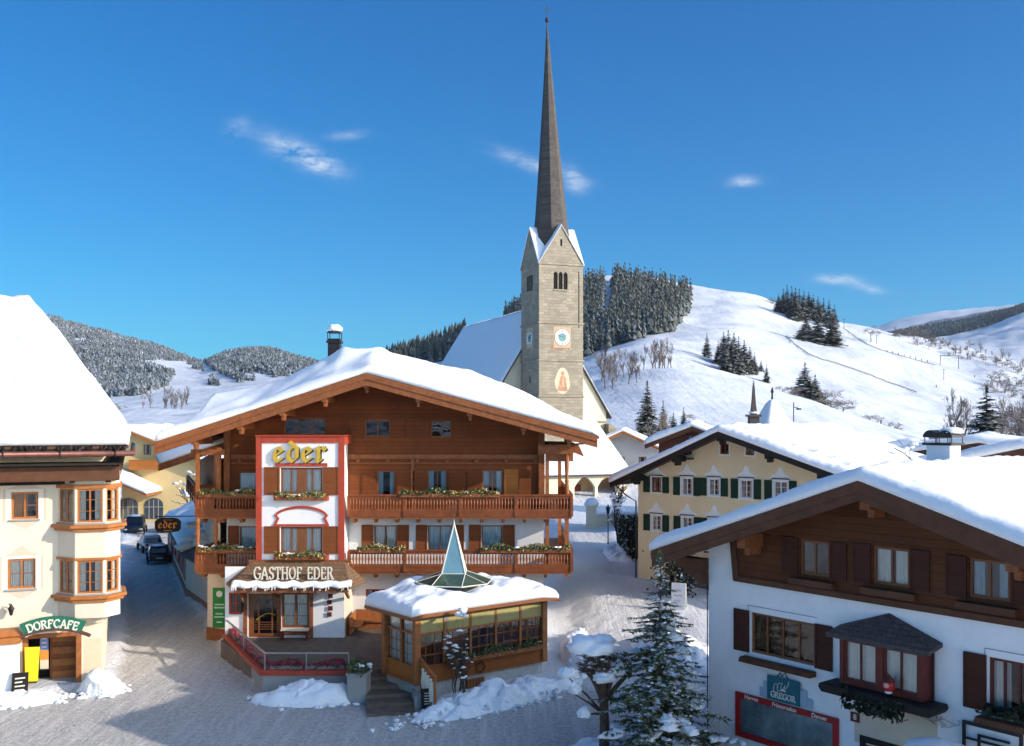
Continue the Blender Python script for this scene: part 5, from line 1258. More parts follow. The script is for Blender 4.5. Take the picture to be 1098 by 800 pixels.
m_ = MB(); m_.prism([(1.25, ZB-.02), (RW, ZB-.02), (RW, ZB+.18), (1.25, ZB+.18)], -.12, -.062); m_.prism([(1.05, rdeck(1.0)-.4), (1.32, rdeck(1.0)-.4), (1.45, ZB), (1.2, ZB)], -.11, -.064); m_.build('board_trim', DARKB, rh)
m_ = MB(); m_.poly([(0, 0, 0), (0, 0, 7.7), (0, 14, 7.7), (0, 14, 0)]); m_.poly([(RW, 0, 0), (RW, 14, 0), (RW, 14, 7.8), (RW, 0, 7.8)]); m_.poly([(0, 14, 0), (0, 14, 7.7), (7, 14, 10.1), (RW, 14, 7.8), (RW, 14, 0)]); m_.build('side_wall', PLASTB, rh)
roof_parts(rh, RP, -1.3, 14.8, DARKB, .62, ())
for x in (2.3, 7.0, 11.4):
    z = rdeck(x)-.55; m_ = MB(); m_.box(x-.17, x+.17, -1.05, .1, z-.36, z+.1); m_.prism([(x-.13, z-.37), (x+.13, z-.37), (x+.1, z-.62), (x-.1, z-.62)], -.7, -.08); m_.build('roof_purlin', BEAM, rh, bevel=.015)
snow_on(rh, lambda s, t: (-1.64+17.9*s, -1.42+16.3*t), lambda x, y: rdeck(x), 110, 100, (17.8, 16.2), T=.52, seed=51, lump=.10, soft=.42)
m_ = MB(); m_.tube([(-1.6, -1.3, 7.2), (-1.6, 14.8, 7.2)], .09, 8); m_.build('gutter', COPPER, rh, smooth=True); m_ = MB(); m_.box(-1.35, -.004, -.35, .05, 6.72, 7.12); m_.prism([(-.9, 6.5), (-.004, 6.2), (-.004, 6.715), (-1.0, 6.715)], -.3, 0); m_.build('eaves_bracket', DARKB, rh, bevel=.02); m_ = MB(); m_.tube([(-.04, -.03, 0), (-.04, -.03, 6.2)], .02, 5); m_.build('lightning_conductor', METAL, rh)
for i, (a, b_, c, d) in enumerate(UPW):
    window(rh, (a+b_)/2, c, b_-a, d-c, -.06, cols=2, rows=1, frame=FRAMEB, recess=.08, fw=.08, curtain='sides' if i == 2 else ('half' if i == 1 else None), cmat=CURTB if i == 2 else CURT, shut=(.62, SHUTD, .05), label=None)
    m_ = MB(); m_.box(a-.28, b_+.28, -.34, -.13, c-.34, c-.12); m_.build('ledge', DARKB, rh, bevel=.02)
for i, (a, b_, c, d) in ((0, LOW[0]), (2, LOW[2])):
    window(rh, (a+b_)/2, c, b_-a, d-c, 0, cols=4, rows=1, frame=DARKR if i else FRAMEB, recess=.1, fw=.09, curtain='full' if i == 0 else 'sides', cmat=M('brown_blind', (.16, .08, .04), .9, .2, 4, 0) if i == 0 else CURT, shut=(.66, SHUTD, .05))
    m_ = MB(); m_.prism([(a-.3, c-.34), (a-.22, c-.14), (b_+.1, c-.14), (b_+.1, c-.34)], -.36, -.004); m_.build('ledge', DARKB, rh, bevel=.04)
    m_ = MB(); m_.tube([(a-.1, -.015, d+.22), (b_+.1, -.015, d+.22)], .012, 4); m_.tube([(a-.1, -.015, d+.22), (a-.1, -.015, d)], .012, 4); m_.build('facade_line', CONC, rh)
# oriel window
a, b_, c, d = LOW[1]; yo = -.55
orl = wall_mesh(a, b_, c, lambda x: d, [(a+.14, (a+b_)/2-.1, c+.12, d-.14), ((a+b_)/2+.1, b_-.14, c+.12, d-.14)], depth=.1).build('oriel', DARKR, rh, (0, yo, 0))
m_ = MB()
for x in (a, b_): m_.poly([(x, yo, c), (x, -.002, c), (x, -.002, d), (x, yo, d)])
m_.build('oriel_side', DARKR, rh)
for p, q in ((a+.14, (a+b_)/2-.1), ((a+b_)/2+.1, b_-.14)):
    window(rh, (p+q)/2, c+.12, q-p, d-c-.26, yo, cols=2, rows=1, frame=DARKR, recess=.06, fw=.07, curtain='full', name='oriel_window')
m_ = MB(); zt_ = d+.02; y0 = yo-.28
P_ = [(a-.32, y0, zt_), (b_+.32, y0, zt_), (b_+.32, -.01, zt_+.16), (a-.32, -.01, zt_+.16), ((a+b_)/2, -.012, zt_+.78)]
m_.add(P_+[(x, y, z-.12) for x, y, z in P_[:4]], [(0, 1, 4), (1, 2, 4), (3, 0, 4), (0, 5, 6, 1), (1, 6, 7, 2), (8, 5, 0, 3), (5, 8, 7, 6)]); m_.build('oriel_roof', SHINGG, rh)
m_ = MB(); m_.prism([(a-.4, c-.30), (a-.52, c-.16), (a-.48, c-.02), (b_+.48, c-.02), (b_+.52, c-.16), (b_+.4, c-.30)], yo-.42, -.006); m_.build('oriel_shelf', BLACKW, rh, bevel=.04)
m_ = MB(); m_.tube([(b_+.08, -.10, d), (b_+.08, -.10, c-.05)], .035, 6); m_.build('downpipe', METAL, rh)
m_ = MB(); m_.box(DOR[0]-.25, DOR[1]+.6, -.012, -.002, DOR[3]-.2, c-.34); m_.build('arch_panel', M('beige_panel', (.60, .52, .40), .9, .06, 2, .1), rh)
m_ = MB(); x0, x1, zt_ = DOR[0], DOR[1], DOR[3]
m_.box(x0-.05, x0+.16, -.04, .12, 0, zt_+.06); m_.box(x1-.16, x1+.05, -.04, .12, 0, zt_+.06); m_.box(x0+.16, x1-.16, -.04, .12, zt_-.14, zt_+.06); m_.mat(1); m_.box(x0+.16, x1-.16, .06, .12, 0, zt_-.14); m_.build('door', [BLACKW, FRAMEB], rh)
m_ = MB(); r_ = random.Random(6)
for i in range(14):
    x = r_.uniform(a-.1, b_+.1); p = [(x, -.03, c-.25)]
    for k in range(6): p.append((p[-1][0]+r_.gauss(.08, .14), -.03-.01*k, p[-1][2]-r_.uniform(.03, .2)*(1 if k < 4 else -.6)))
    m_.tube(p, .008, 4)
vn = m_.build('climbing_vine', BEAM); vn.matrix_world = rh.matrix_basis; tag(vn, 'bare brown vine tangled on the beige panel below the oriel', 'vine')
# chimney with two half-round hoods
cz_ = rdeck(7.0); ch = MB(); cx, cy = plane_pt(RO, TR, 0, 985, 500)[0], 0
chx, chy = 6.35, 4.8
ch.mat(0); ch.box(chx-.42, chx+.42, chy-.36, chy+.36, cz_-.6, cz_+.95); cho = ch.build('chimney', PLASTB, rh)
k = MB(); k.box(chx-.52, chx+.52, chy-.46, chy+.46, cz_+.95, cz_+1.03); k.build('chimney_slab', METAL, cho)
for i, sgn in enumerate((-1, 1)):
    k = MB(); n = 10; x0 = chx+sgn*.26; pts = [(x0+.27*math.cos(math.pi*j/n), cz_+1.22+.25*math.sin(math.pi*j/n)) for j in range(n+1)]
    k.prism(pts, chy-.42, chy+.42)
    for xx in (x0-.22, x0+.22):
        for yy in (chy-.36, chy+.36): k.box(xx-.012, xx+.012, yy-.012, yy+.012, cz_+1.03, cz_+1.22)
    k.build('chimney_hood', METAL, cho)
k = MB(); k.blob((chx+.28, chy, cz_+1.42), (.34, .46, .16), 4); k.build('snow', SNOWF, cho, smooth=True)
# ================================================================== church
TH = R(21); KO = (3.85, 140.0)
STONE = masonry('tower_stone', (.335, .285, .205), (.25, .225, .175), .95, .42, .035, .34, .9, wob=.30)
STONEY = M('lime_plaster', (.72, .64, .47), .9, .06, .6, .2, 10)
SPIRE = masonry('spire_shingles', (.085, .072, .062), (.03, .026, .024), .5, .4, .03, .45, .8)
tw = thing('church_tower', 'tall square stone church tower with clock faces, four gables and a needle-thin dark spire', 'church tower', (*KO, 0), TH)
W = 6.9
lv = lambda v: H+(VH-v)*140/F
ZE, ZG = lv(281), lv(240)
SLOT = [(-1.1, -.46), (-.32, .32), (.46, 1.1)]
zs0, zs1 = lv(309), lv(290)
def tower_face(p, a, slots):
    o = wall_mesh(0, W, 0, lambda x: ZE+(ZG-ZE)*(1-abs(x-W/2)/(W/2)), [(W/2+x0-.1, W/2+x1-.1, zs0, zs1-.25) for x0, x1 in slots]+[(W/2-.15, W/2+.15, lv(262), lv(255))], depth=.09, xs_extra=[W/2]).build('wall', STONE, tw, (p[0], p[1], 0), a)
    return o
tower_face((0, 0), 0, SLOT); tower_face((0, W), R(-90), SLOT); tower_face((W, 0), R(90), []); tower_face((W, W), R(180), [])
m_ = MB(); m_.box(.10, W-.10, .10, W-.10, zs0-.5, zs1+.5); m_.box(.11, W-.11, W/2-.6, W/2+.6, lv(266), lv(253)); m_.box(W/2-.6, W/2+.6, .112, W-.112, lv(266), lv(253)); m_.build('belfry_dark', ROOM, tw)
for z in (lv(346), lv(386), lv(425), ZE-.15):
    m_ = MB(); m_.box(-.14, W+.14, -.14, W+.14, z-.10, z+.12); m_.build('string_course', STONE, tw)
m_ = MB(); m_.box(W/2-1.2, W/2+1.0, -.16, .1, zs0-.22, zs0-.02); m_.box(-.16, .1, W/2-1.1, W/2+1.1, zs0-.22, zs0-.02); m_.build('belfry_sill', STONE, tw)
m_ = MB()
for x0, x1 in SLOT:                               # round heads of the belfry openings
    xc = W/2+(x0+x1)/2-.1
    m_.prism([(xc-.25+.5*j/8, zs1-.26+.25*math.sin(math.pi*j/8)) for j in range(9)], -.01, .02)
m_.build('belfry_arch', ROOM, tw)
for x0, x1 in ((W-.7, W-.62),):
    m_ = MB(); m_.box(x0, x1, -.06, -.004, lv(350), ZE-1); m_.build('conductor', METAL, tw)
# gable roofs between the gables and the spire, with snow in the valleys
def groof(x, y): # cross gable
    a = ZE+(ZG-ZE)*(1-abs(x-W/2)/(W/2)); b_ = ZE+(ZG-ZE)*(1-abs(y-W/2)/(W/2)); return max(a, b_)
e = .10; N = 22
slab(lambda s, t: (-e+(W+2*e)*s, -e+(W+2*e)*t), lambda x, y, s, t: groof(min(max(x, -e), W+e), y)+.02-(.0), lambda x, y: groof(x, y)-.14, N, N, 'gable_roof', STONE, tw, smooth=False)
snow_on(tw, lambda s, t: (-e-.06+(W+2*e+.12)*s, -e-.06+(W+2*e+.12)*t), lambda x, y: groof(x, y)+.03, 60, 60, (7.2, 7.2), T=.20, seed=61, lump=.10, soft=.5)
m_ = MB(); c = W/2; prof = [(3.05, lv(268)), (2.62, lv(246)), (2.3, lv(225)), (1.45, lv(150)), (.62, lv(70)), (.16, lv(22)), (.07, lv(12))]
vs = []; fs = []
for i, (rr_, z) in enumerate(prof):
    tt = (z-prof[0][1])/(prof[-1][1]-prof[0][1]); ox = -.75*tt
    for k in range(8): a = R(45*k+22.5); vs.append((c+ox+rr_*math.cos(a), c+rr_*math.sin(a), z))
for i in range(len(prof)-1):
    for k in range(8): fs.append((i*8+k, i*8+(k+1) % 8, (i+1)*8+(k+1) % 8, (i+1)*8+k))
m_.add(vs, fs); spo = m_.build('spire', SPIRE, tw)
m_ = MB(); m_.blob((c-.75, c, lv(9)), (.3, .3, .35), 1, .02, flat=-1); m_.build('spire_ball', METAL, spo, smooth=True)
m_ = MB(); zt_ = lv(9)+.3; m_.box(c-.79, c-.71, c-.04, c+.04, zt_, zt_+1.9); m_.box(c-1.2, c-.3, c-.035, c+.035, zt_+1.2, zt_+1.3); m_.build('cross', METAL, spo)
# clock faces with hands, numerals as strokes
DIAL = M('clock_dial', (.74, .72, .64), .6, .06, 3, 0); DIALB = M('clock_teal', (.14, .30, .29), .6, .2, 3, 0); RUST = M('rust_paint', (.42, .17, .10), .9, .15, 1.5, 0); RUSTL = M('faded_rust_paint', (.50, .36, .24), .9, .12, 1.5, 0)
def clock(p, a):
    q = MB(); n = 32; zc = lv(361); r0 = 1.18
    def disc(r, y, mi):
        q.mat(mi); q.prism([(r*math.cos(6.2832*k/n), zc+r*math.sin(6.2832*k/n)) for k in range(n)], y-.02, y)
    q.mat(3); q.box(-1.35, 1.35, -.012, -.003, zc-1.5, zc+1.5)
    disc(r0*1.04, -.02, 2); disc(r0, -.045, 0); disc(r0*.52, -.07, 1)
    q.mat(2)
    for k in range(12):
        t = 6.2832*k/12; d = Vector((math.sin(t), 0, math.cos(t))); q.bar(Vector((0, -.075, zc))+d*r0*.66, Vector((0, -.075, zc))+d*r0*.93, .09 if k % 3 else .16, .02)
    for t, L in ((R(300), .62), (R(60), .9)):
        d = Vector((math.sin(t), 0, math.cos(t))); q.bar((0, -.10, zc), Vector((0, -.10, zc))+d*r0*L, .09, .02)
    q.build('clock_face', [DIAL, DIALB, METAL, RUSTL], tw, (p[0], p[1], 0), a)
clock((W*.52, -.01), 0); clock((-.01, W*.5), R(-90))
m_ = MB(); zc = lv(408)                            # faded fresco: robed figure on a pale almond
m_.prism([(W*.53+1.25*math.sin(6.283*k/20)*(1 if math.cos(6.283*k/20) < 0 else .85), zc+1.9*math.cos(6.283*k/20)) for k in range(20)], -.010, -.003); m_.mat(1)
x0 = W*.53
m_.prism([(x0-.95, zc-1.45), (x0+.85, zc-1.5), (x0+.6, zc-.7), (x0+.55, zc+.3), (x0+.25, zc+.75), (x0-.25, zc+.75), (x0-.5, zc+.1), (x0-.55, zc-.7)], -.016, -.011)
m_.prism([(x0+.26*math.sin(6.283*k/10), zc+1.05+.32*math.cos(6.283*k/10)) for k in range(10)], -.016, -.011); m_.mat(2)
m_.prism([(x0-.1, zc-.9), (x0+.3, zc-.8), (x0+.25, zc+.3), (x0-.05, zc+.35)], -.022, -.017); m_.build('fresco', [M('pale_fresco_ground', (.60, .50, .35), .9, .12, .8, 0), M('worn_rust_fresco', (.46, .25, .15), .9, .4, 1.6, 0), RUSTL], tw)
m_ = MB()
for i in range(7): m_.box(W*.28+i*.42, W*.28+i*.42+.25, -.02, -.003, lv(374), lv(370)-.25*(i % 2))
m_.build('inscription', RUST, tw)
m_ = MB(); m_.box(-.02, -.004, W*.5-.18, W*.5+.18, lv(410), lv(403)); m_.build('slit_window', ROOM, tw)
# nave
nv = thing('church_nave', 'white church nave with a very steep snow-covered roof behind the tower', 'church', (*KO, 0), TH)
def k2l(X, Y): c, s = math.cos(TH), math.sin(TH); return ((X-KO[0])*c+(Y-KO[1])*s, -(X-KO[0])*s+(Y-KO[1])*c)
AX, AY = k2l(5.3, 148.4); RZ = 29.6; HW = 10.6; EZ = RZ-1.7*HW*.94
NL = 40
for sg in (-1, 1):
    slab(lambda s, t: (AX+sg*HW*s, AY-.5+(NL+1)*t), lambda x, y, s, t: RZ-1.6*abs(x-AX), lambda x, y: RZ-1.6*abs(x-AX)-.3, 6, 4, 'roof', SPIRE, nv, smooth=False)
    snow_on(nv, lambda s, t: (AX+sg*(.02+HW*.99*s), AY-.35+(NL+.6)*t), lambda x, y: RZ-1.6*abs(x-AX), 20, 60, (HW, NL), T=.42, seed=70+sg, lump=.15, soft=.3)
wall_mesh(AX-HW+.7, AX+HW-.7, 0, lambda x: RZ-.35-1.6*abs(x-AX), (), xs_extra=[AX]).build('gable_wall', STONEY, nv, (0, AY, 0))
m_ = MB(); x0, x1, y1 = AX-HW+.7, AX+HW-.7, AY+NL
for x in (x0, x1): m_.poly([(x, AY, 0), (x, y1, 0), (x, y1, RZ-1.6*HW+1), (x, AY, RZ-1.6*HW+1)])
m_.poly([(x0, y1, 0), (x0, y1, 12.6), (AX, y1, RZ-.4), (x1, y1, 12.6), (x1, y1, 0)]); m_.build('side_wall', STONEY, nv)
m_ = MB(); m_.box(W+.2, x1+.1, AY-.16, AY-.004, 11.75, 12.0); m_.build('cornice', STONE, nv)
m_ = MB(); m_.prism([(x1-.35, 0), (x1+1.3, 0), (x1+1.3, 9), (x1+.9, 11), (x1-.35, 11.6)], AY-1.6, AY-.1); m_.build('buttress', STONE, nv)
# porch with two arches
por = thing('church_porch', 'low white church porch with two pointed arches and a snow roof', 'porch', (*KO, 0), TH)
def arch_wall(x0, x1, z0, z1, arches, y, mat, root, name):
    m = MB(); xs = [x0]
    def arch_top(a, b_, zsp, h, n=8):
        w_ = (b_-a)/2; return [(a+(b_-a)*i/(2*n), zsp+h*(1-(abs(i/(2*n)*2-1))**1.8)) for i in range(2*n+1)]
    cur = x0
    for a, b_, zsp, h in arches:
        m.poly([(cur, 0, z0), (a, 0, z0), (a, 0, z1), (cur, 0, z1)])
        pts = arch_top(a, b_, zsp, h)
        for p, q in zip(pts, pts[1:]): m.poly([(p[0], 0, p[1]), (q[0], 0, q[1]), (q[0], 0, z1), (p[0], 0, z1)]); m.poly([(p[0], 0, p[1]), (p[0], .6, p[1]), (q[0], .6, q[1]), (q[0], 0, q[1])])
        m.poly([(a, 0, z0), (a, .6, z0), (a, .6, zsp), (a, 0, zsp)]); m.poly([(b_, 0, z0), (b_, 0, zsp), (b_, .6, zsp), (b_, .6, z0)])
        cur = b_
    m.poly([(cur, 0, z0), (x1, 0, z0), (x1, 0, z1), (cur, 0, z1)])
    return m.build(name, mat, root, (0, y, 0))
YP = -5.5
pz = lambda u, v: plane_pt(KO, TH, YP, u, v)
xa0, _ = pz(616, 520); xa1, _ = pz(638, 520); xb0, zsp = pz(641, 522); xb1, _ = pz(661, 522); xe, ze = pz(672, 508); zap = pz(650, 511)[1]
arch_wall(-6, xe, 0, ze, [(xa0, xa1, zsp, zap-zsp), (xb0, xb1, zsp, zap-zsp)], YP, STONEY, por, 'arch_wall')
m_ = MB(); m_.poly([(-6, YP+3.4, 0), (xe, YP+3.4, 0), (xe, YP+3.4, ze), (-6, YP+3.4, ze)]); m_.poly([(xe, YP, 0), (xe, AY-2, 0), (xe, AY-2, ze), (xe, YP, ze)]); m_.poly([(-6, YP, 0), (-6, YP, ze), (-6, AY, ze), (-6, AY, 0)]); m_.build('inner_wall', M('orange_limewash', (.60, .38, .20), .9, .1, 1, .1), por)
m_ = MB(); xd = (xa0+xa1)/2; m_.box(xd-.9, xd+.9, YP+3.2, YP+3.38, 0, 3.0); m_.build('door', DARKR, por)
pd_ = lambda x, y: ze+.05+.62*(y-YP+.6)-max(0, x-xe+3.5)*.75*0
slab(lambda s, t: (-6.5+(xe+7)*s, YP-.6+(AY-YP+.4)*t), lambda x, y, s, t: pd_(x, y), lambda x, y: pd_(x, y)-.25, 6, 6, 'roof', SPIRE, por, smooth=False)
snow_on(por, lambda s, t: (-6.55+(xe+7.1)*s-1.2*0, YP-.68+(AY-YP+.3)*t), pd_, 60, 40, (26, 12), T=.5, seed=77, lump=.15)

# ================================================================== yellow house with green shutters
TY = math.atan2(-.595, .804); YO = (8.2, 64.0)
yh = thing('yellow_house', 'pale yellow house with dark green shutters behind the fir tree', 'house', (*YO, 0), TY)
YPTS = [(-1.2, 8.15), (6.3, 11.5), (15.2, 8.55)]; ydk = gable_deck(YPTS)
yr = lambda *a: rect(YO, TY, *a)
YWN = []
for uc, vt, vb, wpx in ((703.8, 511.5, 527.5, 10.5), (736.5, 512, 530.5, 11.5), (765.5, 513, 531, 12), (800, 514, 534, 13.5), (837, 515.5, 536, 15)):
    YWN.append(yr(uc-wpx/2, uc+wpx/2, vt, vb))
up = YWN[0]; LWN = []
for uc, vt, vb, wpx in ((703.8, 552, 568.5, 10.5), (737, 554, 571, 11.5), (766, 556, 573, 12)): LWN.append(yr(uc-wpx/2, uc+wpx/2, vt, vb))
ATN = [yr(772, 781.5, 475.5, 487), yr(799.5, 809, 476.5, 488)]
wall_mesh(0, 14.2, 0, lambda x: ydk(x)-.2, YWN+LWN+ATN, depth=.2, xs_extra=[6.3]).build('wall', PLASTY, yh)
m_ = MB(); m_.poly([(0, 0, 0), (0, 0, 8.4), (0, 18, 8.4), (0, 18, 0)]); m_.poly([(14.2, 0, 0), (14.2, 18, 0), (14.2, 18, 8.6), (14.2, 0, 8.6)]); m_.poly([(0, 18, 0), (0, 18, 8.4), (6.3, 18, 11.2), (14.2, 18, 8.6), (14.2, 18, 0)]); m_.build('side_wall', PLASTY, yh)
FRESW = M('white_fresco', (.76, .75, .72), .9, .04, 3, 0)
for i, (a, b_, c, d) in enumerate(YWN+LWN):
    window(yh, (a+b_)/2, c, b_-a, d-c, 0, cols=2, rows=3, frame=FRAMEW if i not in (0,) else FRAMEB, fw=.08, recess=.09, curtain='sides', cmat=M('red_drape', (.45, .12, .05), .9, .1, 3, 0) if i == 4 else CURT, shut=(.46, SHUTG, .10), mid=.06)
    m_ = MB(); e = .09; y0, y1 = -.012, -.002
    m_.box(a-e, a-.001, y0, y1, c-e, d+e); m_.box(b_+.001, b_+e, y0, y1, c-e, d+e); m_.box(a-.001, b_+.001, y0, y1, d+.002, d+e); m_.box(a-.001, b_+.001, y0, y1, c-e, c-.002)
    cx = (a+b_)/2; m_.prism([(cx-.72, d+.13), (cx+.72, d+.13), (cx+.5, d+.32), (cx+.22, d+.45), (cx+.12, d+.75), (cx, d+.85), (cx-.12, d+.75), (cx-.22, d+.45), (cx-.5, d+.32)], y0, y1)
    m_.build('window_fresco', FRESW, yh)
    m_ = MB(); m_.box(a-.12, b_+.12, -.07, -.013, d+.095, d+.15); m_.build('window_hood', SHUTG, yh)
for a, b_, c, d in ATN:
    window(yh, (a+b_)/2, c, b_-a, d-c, 0, cols=2, rows=1, frame=FRAMEB, fw=.07, recess=.09, curtain=None)
    m_ = MB(); e = .08; y0, y1 = -.012, -.002
    m_.box(a-e, a-.001, y0, y1, c-e, d+e); m_.box(b_+.001, b_+e, y0, y1, c-e, d+e); m_.box(a-.001, b_+.001, y0, y1, d+.002, d+e); m_.box(a-.001, b_+.001, y0, y1, c-e, c-.002); m_.build('window_surround', FRESW, yh)
roof_parts(yh, YPTS, -1.5, 18.6, BLACKW, .36, (.4, 3.3, 6.3, 9.3, 12.4), wall_y=0)
def pits(x, y):                                   # a row of shovelled hollows along the verge
    if x < 6.4 or y > 1.6: return 0
    k = (x-6.4)/1.02; f = (k % 1)-.5
    return -.42*ss(.46, .30, abs(f))*ss(1.5, 1.0, y)*ss(-1.35, -1.0, y)+.10
snow_on(yh, lambda s, t: (-1.28+16.6*s, -1.6+20.3*t), lambda x, y: ydk(x), 150, 120, (16.5, 20), T=.46, seed=81, lump=.12, extra=pits, soft=.3)
m_ = MB(); m_.tube([(-1.2, -1.4, 8.0), (-1.2, 18, 8.0)], .08, 6); m_.tube([(-1.15, -.9, 7.95), (-.7, -.4, 7.3), (-.1, -.1, 6.9), (-.1, -.1, 0)], .05, 6); m_.build('gutter', METAL, yh, smooth=True)
m_ = MB(); m_.box(3.6, 14.3, -.04, -.004, 0, 2.6); m_.build('plinth', M('grey_brown_plinth', (.16, .13, .11), .9, .2, 1, .2), yh)
a, b_, c, d = 9.3, 10.5, 1.2, 3.6
m_ = MB(); m_.box(a-.2, b_+.2, -.10, -.045, 1.0, d+.2); m_.mat(1); m_.box(a, b_, -.13, -.101, 1.0, d); m_.build('door', [REDP, DARKB], yh)
m_ = MB(); m_.blob((3.6, -.28, 10.1), (.35, .25, .3), 5, .3); m_.box(3.2, 4.0, -.5, -.05, 9.7, 9.8); m_.build('satellite_dish', METAL, yh)
pc = MB()                                          # pent roof over the entrance side
pc.add([(5.4, -1.6, 4.3), (15, -1.6, 4.3), (15, -.01, 4.9), (5.4, -.01, 4.9), (5.4, -1.6, 4.15), (15, -1.6, 4.15), (15, -.01, 4.75), (5.4, -.01, 4.75)], [(0, 1, 2, 3), (7, 6, 5, 4), (0, 4, 5, 1), (0, 3, 7, 4), (1, 5, 6, 2)]); pco = pc.build('pent_roof', DARKB, yh)
snow_on(pco, lambda s, t: (5.4+9.6*s, -1.65+1.64*t), lambda x, y: 4.3+.6*(y+1.6)/1.59, 40, 8, (9.6, 1.6), T=.3, seed=83, lump=.08, mat=SNOWF)

# ================================================================== houses further off
def simple_house(name, label, O, th, pts, depth, z0, wallm, beam, wins=(), zwood=None, woodm=None, snowT=.5, seed=1, front=-1.2, balc=None, cat='house', frame=FRAMEB, rows=2, shut=None):
    h = thing(name, label, cat, (*O, 0), th); dk = gable_deck(pts); x0, x1 = pts[0][0]+1.1, pts[-1][0]-1.1; xs = [p[0] for p in pts[1:-1]]
    hl = [(w_[0], w_[0]+w_[2], w_[1], w_[1]+w_[3]) for w_ in wins]
    zt_ = zwood if zwood else None
    if zt_:
        wall_mesh(x0, x1, z0, lambda x: min(zt_, dk(x)-.2), [q for q in hl if q[3] <= zt_], depth=.15).build('wall', wallm, h)
        wall_mesh(x0, x1, zt_, lambda x: dk(x)-.2, [q for q in hl if q[2] >= zt_], depth=.15, xs_extra=xs).build('boarding', woodm, h)
    else: wall_mesh(x0, x1, z0, lambda x: dk(x)-.2, hl, depth=.15, xs_extra=xs).build('wall', wallm, h)
    m = MB()
    for x in (x0, x1): m.poly([(x, 0, z0), (x, depth, z0), (x, depth, dk(x)-.1), (x, 0, dk(x)-.1)])
    m.poly([(x0, depth, z0), (x0, depth, dk(x0)-.2)]+[(x, depth, dk(x)-.2) for x in xs]+[(x1, depth, dk(x1)-.2), (x1, depth, z0)]); m.build('side_wall', woodm if (zt_ and zt_ <= z0+.1) else wallm, h)
    for w_ in wins: window(h, w_[0]+w_[2]/2, w_[1], w_[2], w_[3], 0, cols=2, rows=rows, frame=frame, fw=.1, recess=.08, curtain='sides', shut=shut)
    roof_parts(h, pts, front, depth+1, beam, .4, ())
    wd_ = pts[-1][0]-pts[0][0]
    snow_on(h, lambda s, t: (pts[0][0]-.08+(wd_+.16)*s, front-.1+(depth+1-front+.2)*t), lambda x, y: dk(x), 50, 50, (wd_, depth+2), T=snowT, seed=seed, lump=.14, soft=.35)
    if balc:
        bx0, bx1, bz, bm = balc; m = MB(); m.box(bx0, bx1, -1.2, -.01, bz-.15, bz); m.box(bx0, bx1, -1.2, -1.12, bz, bz+.95); m.box(bx0-.04, bx1+.04, -1.25, -1.08, bz+.95, bz+1.03); m.box(bx0, bx0+.07, -1.12, -.01, bz, bz+.95); m.box(bx1-.07, bx1, -1.12, -.01, bz, bz+.95); m.build('balcony', bm, h)
    return h
# yellow guesthouse at the end of the street
Yg = 118
gx = lambda u: (u-U0)/F*Yg
gh = simple_house('yellow_guesthouse', 'sunny yellow guesthouse with arched shop windows at the end of the street', (gx(128), Yg), 0,
    [(-.8, 9.8), (.9, 11.2), (13.2, 6.2)], 14, 0, M('sunny_yellow_plaster', (.66, .50, .24), .9, .05, .6, .1), TIML, wins=[(2.9, 8.0, .9, 1.2)], seed=91, balc=(1.6, 5.2, 6.4, TIML))
for u0_, u1_ in ((127, 148), (155, 175)):
    x0, x1 = gx(u0_)-gx(128), gx(u1_)-gx(128); n = 10; zt_ = 3.0
    m_ = MB(); pts = [(x0, .3), (x1, .3), (x1, 2.0)]+[((x0+x1)/2+(x1-x0)/2*math.cos(math.pi*j/n), 2.0+.8*math.sin(math.pi*j/n)) for j in range(1, n)]+[(x0, 2.0)]
    m_.prism(pts, -.06, -.01); m_.mat(1)
    for j in range(1, 4): x = x0+(x1-x0)*j/4; m_.box(x-.04, x+.04, -.10, -.061, .3, 2.6)
    m_.box(x0, x1, -.098, -.061, 1.7, 1.78); m_.build('arched_window', [M('shop_glass', (.03, .045, .055), .06, .2, 1, 0, spec=.8), CONC], gh)
m_ = MB(); m_.box(-.6, 3.4, -4.2, -.02, 0, 4.6); lw = thing('low_wing', 'low cream shop wing with a wooden-edged snow roof in front of the yellow guesthouse', 'house', (gx(118), Yg-4, 0)); 
m_ = MB(); m_.box(0, 1.0, 0, 3.9, 0, 5.4); m_.build('wall', PLASTC, lw)
ld = lambda x, y: 6.3-.42*x
slab(lambda s, t: (-1+7.2*s, -1+5*t), lambda x, y, s, t: ld(x, y), lambda x, y: ld(x, y)-.3, 4, 4, 'roof', BEAMO, lw, smooth=False)
snow_on(lw, lambda s, t: (-1.05+7.3*s, -1.08+5.1*t), ld, 30, 24, (7, 5), T=.6, seed=93)
# dark red gable behind the yellow house
hd = lambda u, v, Y: P(u, v, Y)
ax, _, az = P(741, 457, 88)
simple_house('red_brown_house', 'dark red-brown timber gable rising just behind the yellow house roof', (ax-3.4, 88), R(-14), [(-.6, az-1.6), (3.5, az), (7.6, az-1.6)], 8, 1.5, PLAST, DARKB, wins=[(3.1, az-1.6, .8, .8)], zwood=az-4.5, woodm=M('red_brown_boarding', (.15, .045, .025), .7, .25, 1.5, .2, 8, (1, 1, 8)), seed=95)
# white house with the yellow balcony
ax, _, az = P(668, 464, 148)
simple_house('white_chalet', 'small white chalet with an orange balcony beside the church', (ax-5.2, 148), R(-8), [(-1.3, az-2.6), (5.2, az+.3), (11.5, az-2.6)], 11, 2, PLAST, TIML, wins=[(1.0, az-5.2, 1.1, 1.6), (4.3, az-5.2, 1.1, 1.6), (7.5, az-5.2, 1.1, 1.6), (2.5, az-8.2, 1, 1.3), (6.5, az-8.2, 1, 1.3)], seed=97, balc=(-.1, 9.8, az-6.1, M('honey_balcony', (.50, .26, .06), .6, .15, 2, .1)), front=-2.2)
